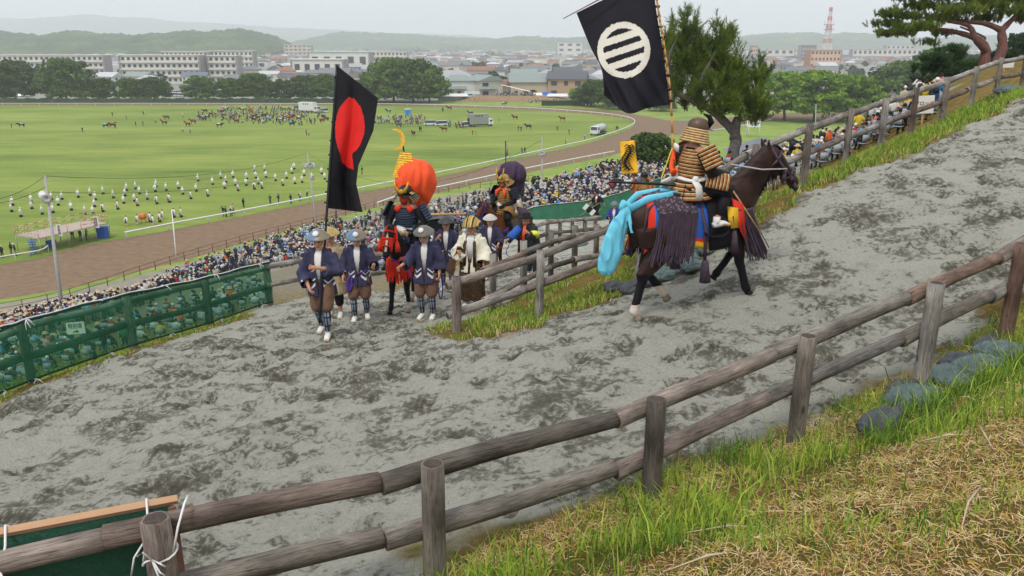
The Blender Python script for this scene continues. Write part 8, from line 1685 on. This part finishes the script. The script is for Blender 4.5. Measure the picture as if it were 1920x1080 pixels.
massp(gath, 150); massp([(698, 222), (800, 224), (800, 236), (698, 234)], 60); massp([(930, 189), (1005, 189), (1005, 186), (930, 186)], 90, 2.4); massp([(870, 191), (925, 190), (925, 186), (870, 186)], 70); massp([(990, 194), (1060, 194), (1060, 188), (990, 188)], 60); massp([(1090, 202), (1200, 207), (1200, 198), (1090, 195)], 50); massp([(1540, 226), (1640, 232), (1640, 222), (1540, 216)], 60); massp([(1420, 220), (1450, 224), (1450, 216), (1420, 214)], 15)
stuff(link('distant_crowd', bigmesh('distant_crowd', np.concatenate(VV), np.concatenate(FF), PMATS + EX, np.concatenate(MM), True)), 'spectators far away on and around the earth bank', 'crowd')
bpy.data.objects.remove(RUGM)
# ================================================================ grass and straw near the viewer
def blades(name, XY, hgt, width, cols, seed, lean=.35, mats=None, mi=None):
    g = np.random.default_rng(seed); n = len(XY); z = Hn(XY[:, 0], XY[:, 1]) - .01; a = g.uniform(0, 6.283, n); h = hgt; w_ = width; dx, dy = np.cos(a), np.sin(a); la = g.uniform(0, 6.283, n); L = h * lean * g.uniform(.2, 1.6, n); lx, ly = np.cos(la) * L, np.sin(la) * L
    B = np.c_[XY, z]; off = np.c_[dx * w_, dy * w_, np.zeros(n)]; M1 = B + np.c_[lx * .3, ly * .3, h * .55]; T = B + np.c_[lx, ly, h * (1 - .25 * np.minimum(1, L / h))]
    V = np.stack([B - off, B + off, M1 + off * .8, M1 - off * .8, T + off * .08, T - off * .08], 1).reshape(-1, 3); i = np.arange(n)[:, None] * 6; Q = np.concatenate([i + [0, 1, 2, 3], i + [3, 2, 4, 5]], 0); return bigmesh(name, V, Q, mats, None if mi is None else np.concatenate([mi, mi]))
def gm(name, a, b, trans=.3):
    t = NT(name); co = t.coord(); n = t.noise(co, 5, 3, .7); n2 = t.n('ShaderNodeTexWhiteNoise', noise_dimensions='1D'); ng = t.n('ShaderNodeNewGeometry'); t.t.links.new(ng.outputs['Random Per Island'], n2.inputs[1])
    q = t.math('ADD', t.math('MULTIPLY', n, .5), t.math('MULTIPLY', (n2, 0), .5)); r = t.ramp(q, [(.25, a), (.75, b)]); t.col(r); t.set(Roughness=.6, Specular_IOR_Level=.3); tr = t.n('ShaderNodeBsdfTranslucent'); t.l(r, 0, tr, 0); mx = t.n('ShaderNodeMixShader'); mx.inputs[0].default_value = trans; t.l(t.b, 0, mx, 1); t.l(tr, 0, mx, 2); t.l(mx, 0, t.out, 0); return t.m
GG = gm('grass_blade', '759a2e', 'c3cf56', .35); GD = gm('grass_blade_dark', '41681f', '7c9c3a', .35); STRW = gm('dry_straw', 'a87a48', 'e6cfa0', .1); MOSS = gm('moss', 'a07a34', 'ccae4a', .1)
g = np.random.default_rng(8)
def band(poly, n): 
    P_ = np.array(poly); o = []
    while sum(len(x) for x in o) < n:
        X = g.uniform(P_[:, 0].min(), P_[:, 0].max(), n * 3); Y = g.uniform(P_[:, 1].min(), P_[:, 1].max(), n * 3); k = inside(poly, X, Y) > 0; o.append(np.c_[X, Y][k])
    return np.concatenate(o)[:n]
BANK = [(-2.0, 1.0), (-1.2, 4.3), (-.2, 5.1), (1.0, 5.95), (2.5, 6.95), (4.1, 8.0), (5.6, 9.05), (8, 10.6), (9, 8), (7, 4), (4, 2), (2, 1)]
V_ = [];
pts = band(BANK, 74000); dd = inside(BANK, pts[:, 0], pts[:, 1]); edge = np.exp(-((pts[:, 1] - (4.75 + (pts[:, 0] + .1) * .62) * 1.0 + .55) / 1.0) ** 2)   # lush strip a little inside the fence
cl = vnoise(pts[:, 0], pts[:, 1], 1.6, 31, 4); keep = g.random(len(pts)) < np.clip((cl - .50) * 4.2 + edge * .75, .15, 1); P1 = pts[keep]; e1 = edge[keep]
h1 = (.05 + .10 * e1 + g.random(len(P1)) ** 3 * .13) * g.uniform(.6, 1.2, len(P1)); mi = (vnoise(P1[:, 0], P1[:, 1], 2.3, 7, 3) + g.normal(0, .06, len(P1)) > .56).astype(int)
stuff(link('bank_grass', blades('bank_grass', P1, h1, .0032 + .002 * e1, None, 4, .5, [GG, GD], mi)), 'fresh green grass on the near bank below the fence', 'grass')
P2 = P1[(g.random(len(P1)) < .05 + .10 * e1)]; P2 = P2[:2600]; h2 = g.uniform(.14, .38, len(P2)); stuff(link('tall_grass', blades('tall_grass', P2, h2, .0055, None, 6, .55, [GD, GG], (g.random(len(P2)) > .5).astype(int))), 'tall broad grass blades along the near fence', 'grass')
P3 = band(BANK, 105000); k = g.random(len(P3)) < np.clip(1.25 - 1.1 * np.exp(-((P3[:, 1] - (4.75 + (P3[:, 0] + .1) * .62) + .75) / .6) ** 2), .15, 1); P3 = P3[k]
n = len(P3); z = Hn(P3[:, 0], P3[:, 1]) + (vnoise(P3[:, 0], P3[:, 1], 3, 23, 4) - .5) * .10 + g.uniform(.0, .03, n); a = g.uniform(0, 6.283, n); L = g.uniform(.012, .045, n) * (1 + 3 * (g.random(n) > .985)); w_ = g.uniform(.0009, .002, n); d = np.c_[np.cos(a), np.sin(a), g.normal(0, .25, n)] * L[:, None]; s = np.c_[-np.sin(a), np.cos(a), g.normal(0, .4, n)] * w_[:, None]; C = np.c_[P3, z]; V = np.stack([C - d - s, C - d + s, C + d * .1 + s + [0, 0, .006], C + d + s, C + d - s, C + d * .1 - s + [0, 0, .006]], 1).reshape(-1, 3); i = np.arange(n)[:, None] * 6
stuff(link('straw', bigmesh('straw', V, np.concatenate([i + [0, 1, 2, 5], i + [5, 2, 3, 4]], 0), [STRW, MOSS], np.tile((g.random(n) > .72).astype(int), 2))), 'dry orange straw and moss lying over the near bank', 'straw')
for u, v, L, a in ((1365, 1003, .55, .1), (1820, 960, .5, .9), (1330, 1060, .6, .35), (1850, 830, .4, 1.3), (1780, 830, .5, .2)):
    p = hit(u, v); o = MB().tube([(-L / 2, 0, .03), (0, .02, .055), (L / 2, 0, .035)], [.006, .007, .004], 6).obj('dry_stalk', mat('stalk', 'c7b196', .8), None); o.location = p; o.rotation_euler = (0, 0, a); tag(o, 'pale dry stalk lying on the near bank ' + {1365: 'left of centre', 1820: 'standing at right', 1330: 'at the bottom edge', 1850: 'below the sandbags', 1780: 'right middle'}[u], 'stalk', 'dry stalks on the bank')
# verge grass along lanes
def verge(poly, n, h, seed, label, m=(GG, GD), straw=.35, dens=.4):
    P_ = band(poly, n); k = (sandmask(P_[:, 0], P_[:, 1]) < .45) & (vnoise(P_[:, 0], P_[:, 1], 2.2, seed, 3) > dens - .0 + 0 * P_[:, 0]); P_ = P_[k]; mi = np.where(g.random(len(P_)) < straw, 2, (g.random(len(P_)) > .55).astype(int)); hh = h * g.uniform(.35, 1.2, len(P_)) * np.where(mi == 2, .5, 1); dist = np.hypot(P_[:, 0], P_[:, 1]); stuff(link('verge_grass', blades('verge_grass', P_, hh, .004 + .0002 * dist, None, seed, .6, [m[0], m[1], STRW], mi)), label, 'grass')
fpx = [(p[0], p[1]) for p in fa]
verge([(-1.6, 11.0), (-.5, 10.6), (.4, 10.9), (1.9, 11.6), (3.3, 12.3), (4.8, 13.2), (6.1, 14.4), (6.6, 16.2), (4.5, 16.0), (2.8, 17.5), (2.1, 18.9), (-.4, 15), (-1.5, 13)], 36000, .16, 3, 'green and straw coloured grass on the island between the two lanes', straw=.42, dens=.46)
verge([(5.8, 14.3), (7.5, 15.6), (10, 17.8), (12.7, 20.4), (15.2, 23.3), (20, 28), (18, 29), (13.5, 24.5), (10.8, 21.2), (8.5, 19), (6, 17)], 42000, .22, 4, 'tall green grass along the right log fence', straw=.35, dens=.5)
verge([(-9.8, 6), (-7.4, 9.8), (-5.0, 17.6), (-2, 19.3), (-2, 21.4), (-6.4, 20.2), (-9.0, 11.5), (-11, 7)], 26000, .10, 5, 'sparse grass and straw at the foot of the green netting', straw=.45, dens=.45)
verge([(-12, 12), (-9.4, 11), (-6.6, 20), (-8, 23), (-16, 22), (-14, 14)], 9000, .35, 6, 'rough grass on the slope behind the green netting', straw=.1, dens=.3)
P5 = band([(-3, 3), (1, 6.2), (6, 9.6), (3, 11), (-4, 9), (-8, 8), (-8, 4)], 700); P5 = P5[vnoise(P5[:, 0], P5[:, 1], .8, 41, 3) > .5]; stuff(link('sprouts', blades('sprouts', P5, g.uniform(.02, .06, len(P5)), .003, None, 9, 1.2, [GG, STRW], (g.random(len(P5)) > .4).astype(int))), 'tiny grass sprouts and straws scattered on the sand', 'grass')
# ================================================================ haze
hm = bpy.data.materials.new('haze'); hm.use_nodes = True; nt = hm.node_tree; nt.nodes.clear(); o_ = nt.nodes.new('ShaderNodeOutputMaterial'); pv = nt.nodes.new('ShaderNodeVolumePrincipled')
pv.inputs['Color'].default_value = (.955, .98, 1.0, 1); pv.inputs['Density'].default_value = .00023; pv.inputs['Anisotropy'].default_value = .2; nt.links.new(pv.outputs[0], o_.inputs['Volume'])
hz = MB().box((0, 5180, 235), (18600, 10640, 472)).obj('haze', hm, None, False); stuff(hz, 'thin pale haze over the valley and hills', 'haze')
# ---- look-alikes that still share a label are told apart by their place in the row
ORD = ['first', 'second', 'third', 'fourth', 'fifth', 'sixth', 'seventh', 'eighth', 'ninth', 'tenth', 'eleventh', 'twelfth']
bpy.context.view_layer.update()
seen = {}
for o in COL.objects:
    if o.parent is None and 'label' in o and 'category' in o: seen.setdefault(o['label'], []).append(o)
for k, os_ in seen.items():
    if len(os_) < 2: continue
    os_.sort(key=lambda o: px(o.matrix_world.translation)[0])
    for i, o in enumerate(os_): o['label'] = k + ', ' + (ORD[i] if i < 12 else '%dth' % (i + 1)) + ' from left'
